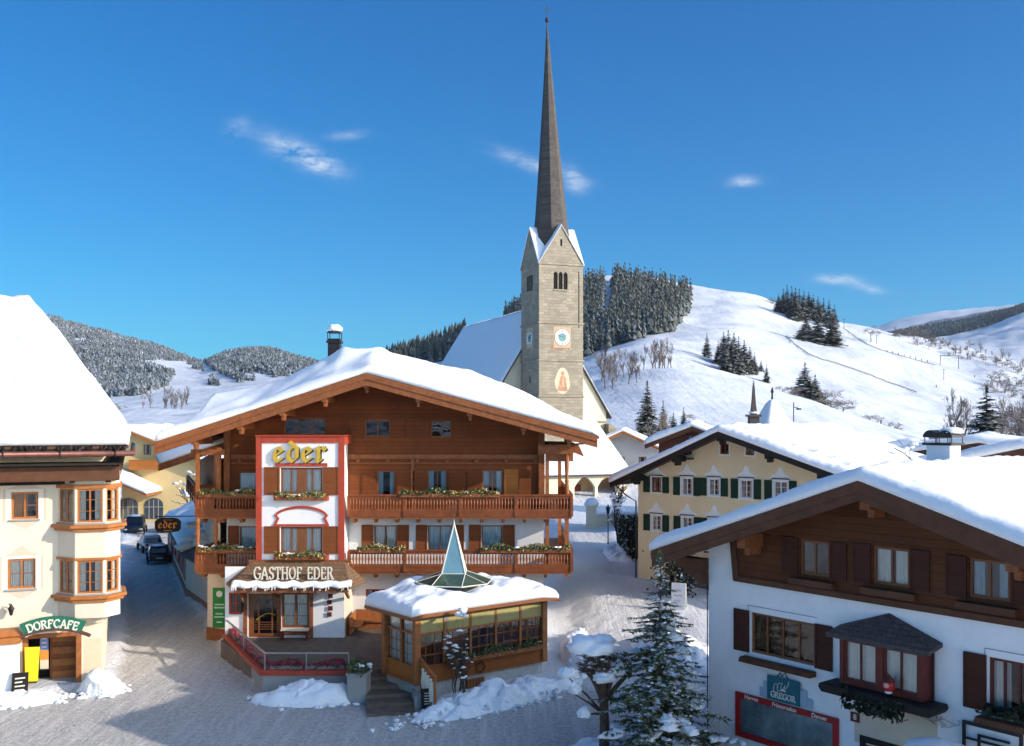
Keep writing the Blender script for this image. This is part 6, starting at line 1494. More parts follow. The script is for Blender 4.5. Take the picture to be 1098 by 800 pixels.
# snowy houses behind the right-hand roof
for i, (u, v, Y, wd_, th, lab, nm, rise_) in enumerate(((1050, 470, 92, 26, -30, 'long low snow-covered roof behind the chimney of the corner house', 'snowed_in_house', 2.2),
        (1100, 474, 66, 12, -38, 'snowy house with a small red-brown gable at the right edge of the picture', 'red_gabled_house', 1.7),
        (978, 476, 98, 11, -20, 'snowed-over roof hummock with a dark edge just left of the corner house chimney', 'snowed_in_house', 1.3),
        (918, 466, 105, 12, 12, 'half-buried house with a dark roof edge behind the yellow house', 'half_buried_house', 1.6))):
    ax, _, az = P(u, v, Y)
    simple_house(nm, lab, (ax-math.cos(R(th))*wd_/2, Y-math.sin(R(th))*wd_/2), R(th), [(-1, az-rise_-.4), (wd_/2, az-.4), (wd_+1, az-rise_-.4)], 12, 1.0, PLAST, DARKB, zwood=az-rise_-1.4, woodm=M('red_boarding_%d' % i, (.17, .05, .03), .7, .2, 2, .1), seed=100+i, snowT=.75, wins=[(wd_/2-.5, az-2.0, 1, .8)] if i == 1 else [])
ax, ay, az = P(1008, 472, 120)
hut = thing('stone_hut', 'tiny grey hut with a thick snow cap below the ski slope', 'hut', (ax, ay, az-2.4)); m_ = MB(); m_.box(-1, 1, -.9, .9, 0, 2.7); m_.build('wall', CONC, hut); m_ = MB(); m_.box(-1.15, 1.15, -1.05, 1.05, 2.7, 2.82); m_.build('roof', DARKB, hut); m_ = MB(); m_.blob((0, 0, 2.95), (1.35, 1.25, .75), 3, .15, flat=-.2); m_.build('snow', SNOWF, hut, smooth=True)
# cemetery chapel: dark pinnacle and the snow pyramid
ax, ay, az = P(808, 462, 112)
pin = thing('stone_pinnacle', 'slender dark stone pinnacle with a cross beside the snowy pyramid roof', 'pinnacle', (ax, ay, az-4)); m_ = MB(); m_.box(-.55, .55, -.5, .5, 0, 5.6); m_.build('shaft', SHINGG, pin); m_ = MB(); m_.box(-.75, .75, -.7, .7, 5.6, 5.75); m_.box(-.95, .95, -.1, .1, 5.76, 5.86); m_.build('ledge', SHINGG, pin)
m_ = MB(); m_.lathe([(.48, 5.87), (.3, 7.2), (.16, 9.0), (.05, 9.6)], (0, 0, 0), 4); m_.build('spirelet', SHINGG, pin); m_ = MB(); m_.blob((0, 0, 6.0), (.6, .5, .28), 4, flat=-.1); m_.blob((.1, 0, 9.55), (.2, .2, .22), 5); m_.build('snow', SNOWF, pin, smooth=True)
ax, ay, az = P(828, 460, 115)
chp = thing('chapel', 'snow-covered pyramid roof of a small chapel with a dark finial', 'chapel', (ax, ay, az-3.4), R(20)); m_ = MB(); m_.box(-1.9, 1.9, -1.9, 1.9, 0, 3.2); m_.build('wall', PLAST, chp)
m_ = MB(); 
vs = []; fs = []; n = 14
for j, (rr_, z) in enumerate(((2.35, 3.0), (2.3, 3.25), (1.75, 4.1), (1.2, 5.3), (.7, 6.3), (.32, 6.75), (.1, 6.85))):
    for k in range(24):
        a = R(15*k); q = 1/max(abs(math.cos(a)), abs(math.sin(a))); q = 1+(q-1)*max(0, .85-j*.12); f = 1+.08*nz(math.cos(a)*2, math.sin(a)*2, j*.6, 1.3); vs.append((rr_*q*f*math.cos(a), rr_*q*f*math.sin(a), z))
for j in range(6):
    for k in range(24): fs.append((j*24+k, j*24+(k+1) % 24, (j+1)*24+(k+1) % 24, (j+1)*24+k))
m_.add(vs, fs); m_.build('snow', SNOWF, chp, smooth=True); m_ = MB(); m_.lathe([(.12, 6.75), (.1, 7.6), (.2, 7.7), (.04, 8.3)], (0, 0, 0), 6); m_.build('finial', METAL, chp)
ax, ay, az = P(851, 460, 100)
lp = thing('lamp_post', 'thin grey lamp post with a sideways arm behind the yellow house roof', 'lamp post', (ax, ay, az-4)); m_ = MB(); m_.tube([(0, 0, 0), (0, 0, 6.7)], .05, 6); m_.tube([(0, 0, 6.2), (.5, 0, 6.1)], .03, 5); m_.build('pole', METAL, lp); m_ = MB(); m_.box(.3, .75, -.1, .1, 5.95, 6.1); m_.build('lamp', METAL, lp); m_ = MB(); m_.blob((.5, 0, 6.18), (.3, .16, .1), 2); m_.build('snow', SNOWF, lp, smooth=True)
# churchyard: low wall, pier, lantern
ax, ay, _ = P(640, 560, 95)
wl = thing('churchyard_wall', 'low sunlit cream wall across the top of the snowy path', 'wall', (ax, ay, gbase(ax, ay)), R(4)); m_ = MB(); m_.box(-.2, 5.2, 0, .35, -.3, 1.35); m_.build('wall', STONEY, wl); snow_on(wl, lambda s, t: (-.3+5.6*s, -.06+.48*t), lambda x, y: 1.35, 40, 6, (5.6, .5), T=.22, seed=5, mat=SNOWF, soft=.15)
ax, ay, _ = P(634, 560, 94)
pr = thing('gate_pier', 'stone gate pier with a pointed snow cap at the churchyard entrance', 'pier', (ax, ay, gbase(ax, ay)), R(4)); m_ = MB(); m_.box(-.45, .45, -.4, .4, -.2, 2.2); m_.box(-.55, .55, -.5, .5, 2.2, 2.32); m_.build('pier', STONEY, pr); m_ = MB(); m_.blob((0, 0, 2.4), (.7, .62, .62), 3, .2, flat=-.12); m_.build('snow', SNOWF, pr, smooth=True)
ax, ay, _ = P(652, 588, 80)
ln = thing('street_lantern', 'black street lantern on a slim post beside the snowy path', 'street lantern', (ax, ay, gbase(ax, ay)))
m_ = MB(); m_.tube([(0, 0, 0), (0, 0, .5), (0, 0, .52), (0, 0, 2.8)], [.07, .07, .045, .035], 8); m_.build('post', METAL, ln); m_ = MB(); m_.lathe([(.10, 2.8), (.2, 3.25), (.22, 3.27), (.05, 3.45), (.03, 3.55)], (0, 0, 0), 6); m_.build('lamp', METAL, ln)

# ================================================================== signs and small things
gs = thing('green_sign', 'tall green notice sign on the wall left of the inn entrance', 'sign', (-15.75, 53.0, 0))
m_ = MB(); m_.box(-.36, .36, -.05, .0, 1.0, 3.15); m_.build('panel', M('green_enamel', (.02, .20, .035), .4, .1, 3, 0), gs); m_ = MB()
m_.prism([(.17*math.cos(6.283*k/14), 2.82+.17*math.sin(6.283*k/14)) for k in range(14)], -.062, -.051); m_.build('emblem', LETW, gs); m_ = MB()
for i, (z, w_) in enumerate(((2.25, .5), (2.08, .56), (1.75, .4), (1.58, .56), (1.3, .3))): m_.box(-w_/2, w_/2, -.060, -.051, z-.04, z+.04)
m_.build('marking', M('pale_green_paint', (.40, .62, .38), .5, .05, 3, 0), gs); m_ = MB(); m_.box(-.3, -.24, 0, .9, 1.2, 3.0); m_.box(.24, .3, 0, .9, 1.2, 3.0); m_.build('bracket', METAL, gs)
hx, hy, hz = P(180, 563, 60)
hs = thing('hanging_sign', 'dark hanging sign board with orange blackletter lettering over the street', 'sign', (hx, hy, hz), R(6)); m_ = MB()
m_.prism([(-1.25, -.35), (-1.05, -.62), (-.5, -.7), (.5, -.7), (1.05, -.62), (1.25, -.35), (1.25, .35), (1.0, .6), (.5, .72), (-.5, .72), (-1.0, .6), (-1.25, .35)], -.06, .06); m_.build('board', BLACKW, hs, bevel=.02); hs.scale = (.62, .62, .62)
m_ = MB(); lettering(m_, 'eder', .58, nib=.10, ang=38, thin=.03, y=-.061, t=.03, cx=0, cz=-.28, width=1.75); m_.build('lettering', M('orange_sign_paint', (.85, .30, .05), .5, .1, 3, 0), hs); m_ = MB(); m_.box(-.45, .45, -.08, -.062, .46, .54); m_.build('marking', BEAMO, hs); m_ = MB(); m_.box(-.4, .4, -.08, -.062, -.58, -.5); m_.build('marking', M('tan_sign_paint', (.5, .25, .1), .5, .1, 3, 0), hs)
m_ = MB(); m_.tube([(-1.2, 0, .85), (7.5, 0, .85)], .05, 6); m_.tube([(-.8, 0, .85), (-.8, 0, .6)], .02, 4); m_.tube([(.8, 0, .85), (.8, 0, .6)], .02, 4); m_.build('bracket', METAL, hs)
# cafe sign on an arc
sx0, sz0 = plane_pt(CO, TC_, -1.0, 57, 676)
cs = thing('cafe_sign', 'arched green shop sign with white lettering over the cafe doorway', 'sign', loc2w(CO, TC_, sx0, -1.0, sz0), TC_+R(-6))
def arc_strip(r0, r1, a, n=16): return [(r0*math.sin(-a+2*a*i/n), r0*math.cos(-a+2*a*i/n)-r0) for i in range(n+1)]+[(r1*math.sin(a-2*a*i/n), r1*math.cos(a-2*a*i/n)-r0) for i in range(n+1)]
m_ = MB(); m_.prism(arc_strip(2.7, 3.32, .42), -.06, .06); m_.build('board', M('sign_green', (.02, .15, .085), .45, .1, 3, 0), cs)
m_ = MB(); m_.prism(arc_strip(3.33, 3.42, .47), -.16, .16); m_.build('sign_roof', COPPER, cs)
m_ = MB(); m_.prism([(x, z) for x, z in arc_strip(2.62, 2.69, .43)], -.08, .08); m_.build('rim', LETW, cs)
m_ = MB(); lettering(m_, 'DORFCAFE', .34, nib=.10, ang=30, thin=.05, y=-.062, t=.03, cx=0, cz=.14, gap=.10, width=2.0, arc=2.85); m_.build('lettering', LETW, cs)
m_ = MB(); m_.tube([(-.9, 0, .0), (-.9, 1.0, .05)], .03, 5); m_.tube([(.9, 0, .0), (.9, 1.0, .05)], .03, 5); m_.build('bracket', METAL, cs)
for u, v0, v1, lab, nm, mt_, w_, yo in ((34.5, 694, 732, 'bright yellow standing banner in the cafe doorway', 'yellow_banner', M('yellow_banner', (.86, .68, .02), .6, .05, 3, 0), .62, -.5), (47.5, 680, 718, 'blue and orange ice cream banner hanging in the cafe doorway', 'striped_banner', None, .35, .15)):
    x, zt_ = plane_pt(CO, TC_, yo, u, v0); _, zb_ = plane_pt(CO, TC_, yo, u, v1); o = thing(nm, lab, 'banner', loc2w(CO, TC_, x, yo, max(0, zb_)), TC_+R(-10)); hh = zt_-max(0, zb_)
    m_ = MB()
    if mt_: m_.add([(-w_*.45, 0, .05), (w_*.35, 0, .05), (w_*.5, 0, hh), (-w_*.5, 0, hh), (-w_*.45, .05, .05), (w_*.35, .05, .05), (w_*.5, .05, hh), (-w_*.5, .05, hh)], [(0, 1, 2, 3), (7, 6, 5, 4), (0, 4, 5, 1), (1, 5, 6, 2), (2, 6, 7, 3), (3, 7, 4, 0)]); m_.build('panel', mt_, o)
    else:
        m_.mat(0).box(-w_/2, w_/2, -.02, .02, hh*.55, hh); m_.mat(1).box(-w_/2, w_/2, -.021, .021, hh*.28, hh*.548); m_.mat(2).box(-w_/2, w_/2, -.02, .02, 0, hh*.278)
        for k in range(3): m_.box(-w_*.3, w_*.3, -.026, -.022, hh*(.62+.12*k), hh*(.66+.12*k))
        m_.build('panel', [M('banner_blue', (.16, .24, .50), .6, .1, 3, 0), M('banner_orange', (.80, .28, .05), .6, .1, 3, 0), M('banner_cream', (.7, .6, .45), .6, .05, 3, 0)], o)
    m_ = MB(); m_.tube([(0, .03, 0), (0, .03, hh)], .018, 5); m_.box(-.2, .2, -.12, .18, -.0, .04); m_.build('stand', METAL, o)
x, _ = plane_pt(CO, TC_, -1.3, 21, 735)
cbd = thing('chalkboard', 'small black chalkboard on the step left of the cafe door', 'chalkboard', loc2w(CO, TC_, x, -1.15, .05), TC_+R(-4)); m_ = MB(); m_.add([(-.32, -.2, 0), (.32, -.2, 0), (.32, .1, 1.15), (-.32, .1, 1.15), (-.32, -.15, 0), (.32, -.15, 0), (.32, .15, 1.15), (-.32, .15, 1.15)], [(0, 1, 2, 3), (7, 6, 5, 4), (0, 4, 5, 1), (1, 5, 6, 2), (2, 6, 7, 3), (3, 7, 4, 0)]); m_.build('board', BLACKW, cbd); m_ = MB()
for i in range(5): z = .28+.16*i; y = -.2+.3*z/1.15-.012; m_.bar((-.2, y, z), (.2-.1*(i % 2), y, z+.02), .012, .06)
m_.build('chalk_lines', LETW, cbd)
for i, (u, v) in enumerate(((12, 655),)):
    x, z = plane_pt(CO, TC_, -.35, u, v); o = thing('wall_lantern', 'little wrought-iron wall lantern above the cafe porch roof', 'lantern', loc2w(CO, TC_, x, -.35, z-.2), TC_); m_ = MB(); m_.lathe([(.06, 0), (.12, .25), (.16, .27), (.02, .5)], (0, 0, 0), 6); m_.build('lamp', METAL, o); m_ = MB(); m_.tube([(0, .35, .2), (-.1, .1, .5), (0, 0, .5)], .018, 5); m_.build('arm', METAL, o)
# entrance furniture
be = thing('bench', 'small wooden bench with a white cushion under the entrance window', 'bench', (-11.2, 50.7, TZ_)); m_ = MB(); m_.box(-.75, .75, -.2, .2, .42, .48); m_.build('seat', DARKR, be); m_ = MB(); m_.box(-.7, .7, -.18, .18, .481, .56); m_.build('cushion', LETW, be, bevel=.02)
for x in (-.65, .65): m_ = MB(); m_.box(x-.05, x+.05, -.18, .18, 0, .42); m_.build('leg', DARKR, be)
for x, lab in ((-14.02, 'iron lantern on the wall left of the glazed entrance door'), (-9.6, 'row of small red plaques on the white wall right of the entrance')):
    o = thing('wall_lantern' if x < -12 else 'wall_plaques', lab, 'lantern' if x < -12 else 'plaque', (x if x < -12 else -9.5, 51.2, 2.2)); m_ = MB()
    if x < -12: m_.lathe([(.08, 0), (.13, .35), (.17, .38), (.03, .6)], (0, -.2, 0), 6); m_.build('lamp', METAL, o); m_ = MB(); m_.tube([(0, 0, .6), (0, -.2, .62)], .02, 5); m_.build('arm', METAL, o)
    else:
        for k in range(4): m_ = MB(); m_.box(-.12+.05*(k % 2), .12+.05*(k % 2), -.03, 0, -.25+.32*k, -.02+.32*k); m_.build('plaque', DARKR, o)
be2 = thing('corner_bench', 'brown wooden corner bench along the ground-floor wall behind the pavilion', 'bench', (-8.5, 53.2, TZ_)); m_ = MB(); m_.box(0, 4.5, -.1, .45, .4, .48); m_.box(0, .5, -1.6, -.102, .4, .48); m_.build('seat', BEAMO, be2); m_ = MB(); m_.box(0, 4.5, .46, .54, 0, 1.0); m_.box(-.04, .0, -1.6, .4, 0, 1.0); m_.build('backrest', BEAMO, be2); m_ = MB(); m_.box(.05, 4.4, .0, .35, 0, .398); m_.build('base', BEAM, be2)
# right-hand house signs
def on_rh(u, v, yo): s, z = plane_pt(RO, TR, yo, u, v); return loc2w(RO, TR, s, yo, z), s, z
TEAL = M('teal_sign', (.02, .13, .16), .4, .1, 3, 0)
a, b_, zb_, zt_ = rect(RO, TR, 823, 858, 728, 752, -.08)
o = thing('teal_sign', 'square teal sign with white drawing and stepped pale panels on the white house wall', 'sign', loc2w(RO, TR, (a+b_)/2, -.08, zb_+.16), TR); w_, hh = b_-a, zt_-zb_
m_ = MB(); m_.box(-w_/2, w_/2, -.03, 0, -.05, hh); m_.build('panel', TEAL, o)
m_ = MB(); m_.box(-w_/2-.18, w_/2+.24, 0.005, .03, 0, hh-.25); m_.box(-w_/2-.36, w_/2+.46, .032, .05, -.05, hh-.5); m_.build('backing_panel', M('pale_blue_panel', (.36, .46, .52), .6, .05, 3, 0), o)
m_ = MB(); lettering(m_, 'GREGOR', .19, nib=.09, ang=15, thin=.05, y=-.031, t=.012, cx=0, cz=.06, width=w_*.75)
for i in range(4):
    t0 = i*.9; pts = [(-.30+.15*i+.09*math.cos(t0+k*.55), -.035, hh*.5+.15*math.sin(t0*1.3+k*.6)+.06*i) for k in range(8)]; m_.tube(pts, .011, 4)
m_.prism([(-.13, hh*.42), (.13, hh*.42), (.06, hh*.52), (-.06, hh*.52)], -.04, -.031); m_.build('lettering', LETW, o)
m_ = MB(); m_.tube([(-.25, -.02, hh), (-.12, -.03, hh+.16), (-.05, -.02, hh+.05), (.08, -.03, hh+.2), (.2, -.02, hh)], .02, 5); m_.build('ornament', METAL, o)
a, b_, zb_, zt_ = rect(RO, TR, 789, 899, 740, 860, -.06)
o = thing('shop_window_sign', 'red-framed shop window with white lettering along its top bar', 'shop window', loc2w(RO, TR, (a+b_)/2, -.02, 0), TR); w_ = b_-a; zt_ -= .03
m_ = MB(); f = .2
m_.box(-w_/2, -w_/2+f, -.08, 0, 1.0, zt_); m_.box(w_/2-f, w_/2, -.08, 0, 1.0, zt_); m_.box(-w_/2+f, w_/2-f, -.078, 0, zt_-.2, zt_); m_.box(-w_/2+f, w_/2-f, -.078, 0, 1.0, 1.2); m_.build('frame', M('bright_red_frame', (.38, .016, .016), .4, .08, 3, 0), o)
m_ = MB(); m_.poly([(-w_/2+f, -.03, 1.2), (w_/2-f, -.03, 1.2), (w_/2-f, -.03, zt_-.2), (-w_/2+f, -.03, zt_-.2)]); m_.build('pane', GLASS, o)
m_ = MB(); m_.box(-w_/2+f, w_/2-f, -.018, -.006, 1.2, zt_-.2); m_.build('poster', M('grey_teal_poster', (.30, .36, .38), .6, .55, 1.1, 0), o)
for t, x in (('Herren', -w_*.33), ('Friseursalon', 0), ('Damen', w_*.33)): font_mesh(t, .2, .004, LETW, o, (x, -.083, zt_-.1), (R(90), 0, 0), shear=.15, bold=.004)
p, s, z = on_rh(917, 769, -.02); o = thing('house_number', 'small dark red house number plate on the white wall', 'house number', p, TR); m_ = MB(); m_.box(-.16, .16, -.02, 0, -.15, .15); m_.build('plate', DARKR, o); font_mesh('8', .24, .003, LETW, o, (0, -.022, 0), (R(90), 0, 0), bold=.006)
p, s, z = on_rh(953, 735, -.75); o = thing('red_bauble', 'red and pink round Christmas figure on the oriel window shelf', 'decoration', p, TR); m_ = MB(); m_.blob((0, 0, 0), (.19, .17, .2), 2, .05, flat=-1); m_.build('ball', M('red_ball', (.42, .02, .02), .3, .1, 3, 0), o, smooth=True); m_ = MB(); m_.blob((0, -.12, .02), (.10, .08, .09), 3, .05, flat=-1); m_.build('face', M('pink_face', (.62, .30, .24), .5, .1, 3, 0), o, smooth=True); m_ = MB(); m_.lathe([(.19, .12), (.08, .26), (.02, .34)], (0, 0, 0), 10); m_.build('cap', DARKR, o); m_ = MB(); m_.blob((0, -.02, -.2), (.12, .1, .05), 3, .1, flat=-1); m_.build('base', WHITE, o)
a, b_, c, d = LOW[1]
o = thing('fir_branches', 'dark fir branches spread along the oriel window shelf', 'branches', loc2w(RO, TR, (a+b_)/2, -.95, c-.12), TR); m_ = MB(); leafy_strip(m_, 2.0, 420, 5, dx=.16, h=.12, size=.12, bloom=0, droop=.5); m_.build('needles', M('dark_needles', (.02, .03, .018), .8, .3, 6, 0), o)
a, b_, c, d = LOW[2]
o = thing('fir_branches', 'dark fir bush in front of the lower right window', 'branches', loc2w(RO, TR, (a+b_)/2, -.3, c+.05), TR); m_ = MB(); leafy_strip(m_, 1.6, 420, 6, dx=.18, h=.5, size=.12, bloom=0, droop=.05); m_.build('needles', bpy.data.materials['dark_needles'], o)
p, s, z = on_rh(1064, 783, -.06); o = thing('notice_frame', 'black wrought-iron notice frame on the white wall, bottom right', 'frame', p, TR); m_ = MB()
for q in ((-.85, .85, .0, .1), (-.85, -.76, -1.2, -.002), (.76, .85, -1.2, -.002), (-.76, .76, -.42, -.36)): m_.box(q[0], q[1], -.05, 0, q[2], q[3])
m_.box(-.4, -.33, -.06, -.001, -1.0, -.2); m_.box(-.4, .5, -.061, -.002, -.26, -.2); m_.build('frame', METAL, o)
snp, s, z = on_rh(1008, 800, -1.6); o = thing('snow_capped_canopy', 'rounded blue-shaded snow cap on a small canopy at the lower right edge', 'canopy', (snp[0], snp[1], 0), TR); m_ = MB(); zt_ = snp[2]
m_.box(-.9, .9, -.7, .7, zt_-.55, zt_-.45); m_.build('canopy', DARKB, o); m_ = MB()
for x in (-.8, .8):
    for y in (-.6, .6): m_.box(x-.05, x+.05, y-.05, y+.05, 0, zt_-.55)
m_.build('posts', DARKB, o); m_ = MB(); m_.blob((0, 0, zt_-.3), (1.1, .9, .46), 7, .12, 24, 14, flat=-.3); m_.build('snow', SNOWF, o, smooth=True)
# sandwich board
bx_, by_, _ = P(728, 632, 57); o = thing('sandwich_board', 'white A-frame board standing in the snow by the yellow house', 'sandwich board', (bx_, by_, gbase(bx_, by_)+.1), R(-25))
for sg in (-1, 1):
    m_ = MB(); m_.add([(-.42, sg*.32, 0), (.42, sg*.32, 0), (.42, sg*.04, 1.7), (-.42, sg*.04, 1.7), (-.42, sg*.28, 0), (.42, sg*.28, 0), (.42, 0, 1.7), (-.42, 0, 1.7)], [(0, 1, 2, 3), (7, 6, 5, 4), (0, 4, 5, 1), (1, 5, 6, 2), (2, 6, 7, 3), (3, 7, 4, 0)]); m_.build('panel', WHITE, o)
m_ = MB()
for i in range(4): z = .4+.3*i; y = -.32+.28*z/1.7-.012; m_.bar((-.25, y, z), (.25-.1*(i % 2), y, z), .012, .08)
m_.build('faded_lines', M('lilac_paint', (.5, .46, .58), .6, .05, 3, 0), o)

# ================================================================== flower boxes on the inn
FB = [('withered flower box on the upper balcony left of the white bay', (-15.1, 52.66, 8.25), 3.3, 5), ('green flower box in the middle of the upper balcony', (-4.7, 52.66, 8.25), 2.6, 6), ('withered flower box with pale tufts right of centre on the upper balcony', (-2.0, 52.66, 8.25), 2.7, 7),
      ('flower box sprinkled with snow on the lower balcony left of the white bay', (-15.1, 52.66, 5.28), 3.4, 8), ('flower box on the lower balcony just right of the white bay', (-7.0, 52.66, 5.28), 2.6, 9), ('green flower box near the right end of the lower balcony', (-.0, 52.66, 5.28), 3.4, 10), ('flower box at the far right corner of the lower balcony', (2.4, 52.66, 5.28), 1.5, 11),
      ('flower box under the upper window of the white bay', (-11.05, 51.42, 8.18), 2.6, 12), ('flower box under the lower window of the white bay', (-11.05, 51.42, 5.08), 2.7, 13)]
for i, (lab, p, L, sd) in enumerate(FB): flower_box(lab, p, L, 0, sd, bloom=(.15 if i in (1, 5) else .45), snowy=2.5 if i in (3, 6) else .6)

# ================================================================== parked cars
CG = M('car_glass', (.02, .025, .03), .05, .1, 1, 0, spec=.8); TYRE = M('tyre_rubber', (.015, .015, .016), .85, .2, 6, .1); RIM = M('grey_rim', (.35, .35, .36), .35, .1, 6, 0, metal=.7); TAIL = M('tail_lamp_red', (.35, .01, .01), .3, .1, 3, 0)
def car(label, p, rot, colr, L=4.4, Wd=1.78, Hc=1.48, suv=False, snowy=.08, group='cars parked along the narrow street'):
    t = thing('parked_car', label, 'car', p, rot, group); paint = M('car_paint_%d' % len(bpy.data.materials), colr, .3, .08, 1, 0, spec=.6, metal=.15)
    hb = Hc*.56; y0 = -L/2
    prof = [(0, .32), (.02, .62), (.10, hb*.98), (.9 if not suv else .3, hb+.03), (1.35 if not suv else .55, Hc), (L*.62, Hc), (L*.76, hb+.06), (L*.97, hb*.86), (L, .6), (L*.99, .32)]
    def section(y, z): 
        k = 1-.22*max(0, (z-hb)/(Hc-hb)) if z > hb else 1
        return Wd/2*k*(1-.10*abs(y/L-.5)**2*4)
    b_ = MB(); pr_ = [q for q in prof]; n = len(pr_)
    vs = [(-section(y, z), y0+y, z) for y, z in pr_]+[(section(y, z), y0+y, z) for y, z in pr_]
    b_.add(vs, [tuple(range(n))[::-1], tuple(range(n, 2*n))]+[(i, (i+1) % n, n+(i+1) % n, n+i) for i in range(n)]); b_.build('body', paint, t, bevel=.06, smooth=True)
    g = MB(); ya, yb, yc, yd = prof[3][0], prof[4][0], prof[5][0], prof[6][0]
    for (p0, p1) in ((prof[3], prof[4]), (prof[6], prof[5])):
        s0, s1 = section(*p0)-.12, section(*p1)-.1; e = -.012 if p0[0] < L/2 else .012
        g.poly([(-s0, y0+p0[0]+e, p0[1]+.06), (s0, y0+p0[0]+e, p0[1]+.06), (s1, y0+p1[0]+e*1.5, p1[1]-.05), (-s1, y0+p1[0]+e*1.5, p1[1]-.05)])
    for sg in (-1, 1):
        g.poly([(sg*(section(ya, hb)+.012), y0+ya+.25, hb+.09), (sg*(section(yd, hb)+.012), y0+yd-.2, hb+.09), (sg*(section(yc, Hc)+.03), y0+yc-.05, Hc-.08), (sg*(section(yb, Hc)+.03), y0+yb+.05, Hc-.08)])
    g.build('glass', CG, t)
    for y in (L*.19, L*.80):
        for sg in (-1, 1):
            w_ = MB(); n = 14; rr_ = .32 if not suv else .36; xs_ = (sg*Wd/2-.11, sg*Wd/2+.03)
            ring = [(rr_*math.cos(6.283*k/n), rr_*math.sin(6.283*k/n)) for k in range(n)]
            w_.add([(x, y0+y+a, rr_+b2) for x in xs_ for a, b2 in ring], [tuple(range(n)), tuple(range(2*n-1, n-1, -1))]+[(i, n+i, n+(i+1) % n, (i+1) % n) for i in range(n)]); wo = w_.build('wheel', TYRE, t)
            r2 = MB(); x = sg*Wd/2+sg*.036; r2.add([(x, y0+y+a*.62, rr_+b2*.62) for a, b2 in ring], [tuple(range(n))]); r2.build('rim', RIM, wo)
    for sg in (-1, 1):
        l = MB(); l.box(sg*Wd*.40-.14, sg*Wd*.40+.14, y0-.012, y0+.1, .72, .88); l.build('tail_light', TAIL, t)
        l = MB(); l.box(sg*Wd*.38-.16, sg*Wd*.38+.16, y0+L-.12, y0+L+.004, .6, .74); l.build('headlight', LETW, t)
    l = MB(); l.box(-.26, .26, y0-.02, y0-.005, .48, .59); l.build('number_plate', LETW, t)
    l = MB(); l.box(-Wd*.47, Wd*.47, y0-.05, y0+.12, .32, .5); l.build('bumper', METAL, t, bevel=.03)
    if snowy:
        s = MB(); s.blob((0, y0+L*.45, Hc-.01), (Wd*.34, L*.17, snowy), 3, .15, flat=-.05); s.build('snow', SNOWF, t, smooth=True)
    return t
hd_ = R(21.9)
car('black hatchback parked against the annexe wall, nearest of the parked cars', (-30.35, 84.5, .02), hd_, (.012, .012, .014), 4.1, 1.72, 1.42)
car('silver estate car parked behind the black hatchback', (-33.6, 91.5, .02), hd_+R(8), (.36, .37, .38), 4.5, 1.76, 1.5)
car('dark four-wheel-drive with a pale roof facing down the street by the yellow guesthouse', (-40.4, 105.5, .02), R(196), (.02, .02, .022), 4.7, 1.95, 1.85, suv=True, snowy=.14)
car('dark grey car half hidden beside the snowy tree', (-37.4, 107.5, .02), hd_+R(180), (.05, .055, .065), 4.4, 1.8, 1.55, snowy=.12)
# ================================================================== heaps of cleared snow
def mound(label, p, rx, ry, rot, h, seed, name='snow_pile', mat=None, rough=.35, n=56, rings=22, group=None, power=.8, clods=0):
    vs = [(0, 0, h)]; fs = []
    for j in range(1, rings+1):
        t = j/rings
        for k in range(n):
            a = 6.2832*k/n; e = 1+t*t*(.28*nz(math.cos(a)*1.2, math.sin(a)*1.2, seed*3.7, 1)+.12*nz(math.cos(a)*3, math.sin(a)*3, seed*1.7, 1.4))
            x, y = rx*t*e*math.cos(a), ry*t*e*math.sin(a)
            prof = max(0, 1-t**2)**power
            z = h*prof*(1+rough*nz(x, y, seed*5.1, .9))+(.28*h*nz(x, y, seed*2.3, 2.1)+.14*h*nz(x, y, seed, 4.7))*min(1, (1-t)*4)-.12*t**6
            q = min(1, (1-t)*3)*h*.35; vs.append((x+q*nz(x, y, z+seed*4, 1.7), y+q*nz(y, x, z+seed*6, 1.7), max(z, -.15)+q*.35*nz(x, y, seed*8.8, 3.1)))
    vs[0] = (0, 0, sum(v[2] for v in vs[1:n+1])/n)
    for k in range(n): fs.append((0, 1+k, 1+(k+1) % n))
    for j in range(rings-1):
        for k in range(n): a, b_ = 1+j*n+k, 1+j*n+(k+1) % n; fs.append((a, a+n, b_+n, b_))
    mb = MB(); mb.add(vs, fs); o = mb.build(name, mat or SNOWD, None, p, rot, smooth=True)
    if clods:
        cb = MB(); rc = random.Random(seed*13)
        for i in range(clods):
            a = rc.uniform(0, 6.283); t = rc.gauss(1.0, .16); s = rc.uniform(.03, .11)*(1.7 if i % 8 == 0 else 1)
            cb.blob((rx*t*math.cos(a), ry*t*math.sin(a), .03+h*max(0, 1-t*t)*.8), (s*rc.uniform(.8, 1.5), s, s*.8), i+seed*.3, .9, 8, 6)
        tag(cb.build('snow_clods', mat or SNOWD, o, smooth=True), kind='stuff')
    return tag(o, label, 'snow pile', group)
mound('smooth blue-shaded snow heap against the front of the terrace wall', (-8.9, 42.75, 0), 2.3, 1.1, R(-3), .72, 1, mat=SNOWF, power=.45, rough=.5, clods=70, group='shovelled snow heaps')
mound('long shovelled snow bank along the stone base of the pavilion', (-.4, 42.7, 0), 4.9, 1.25, R(40), .75, 2, n=90, rings=26, clods=170, group='shovelled snow heaps')
mound('lumpy snow heap at the corner of the cafe house', (-18.35, 44.0, 0), 1.0, .8, R(20), .95, 3, rough=.9, power=.55, clods=60, group='shovelled snow heaps')
mound('low snow bank in the sun in front of the cafe door', (-21.6, 42.3, 0), 2.4, .9, R(18), .5, 4, clods=70, group='shovelled snow heaps')
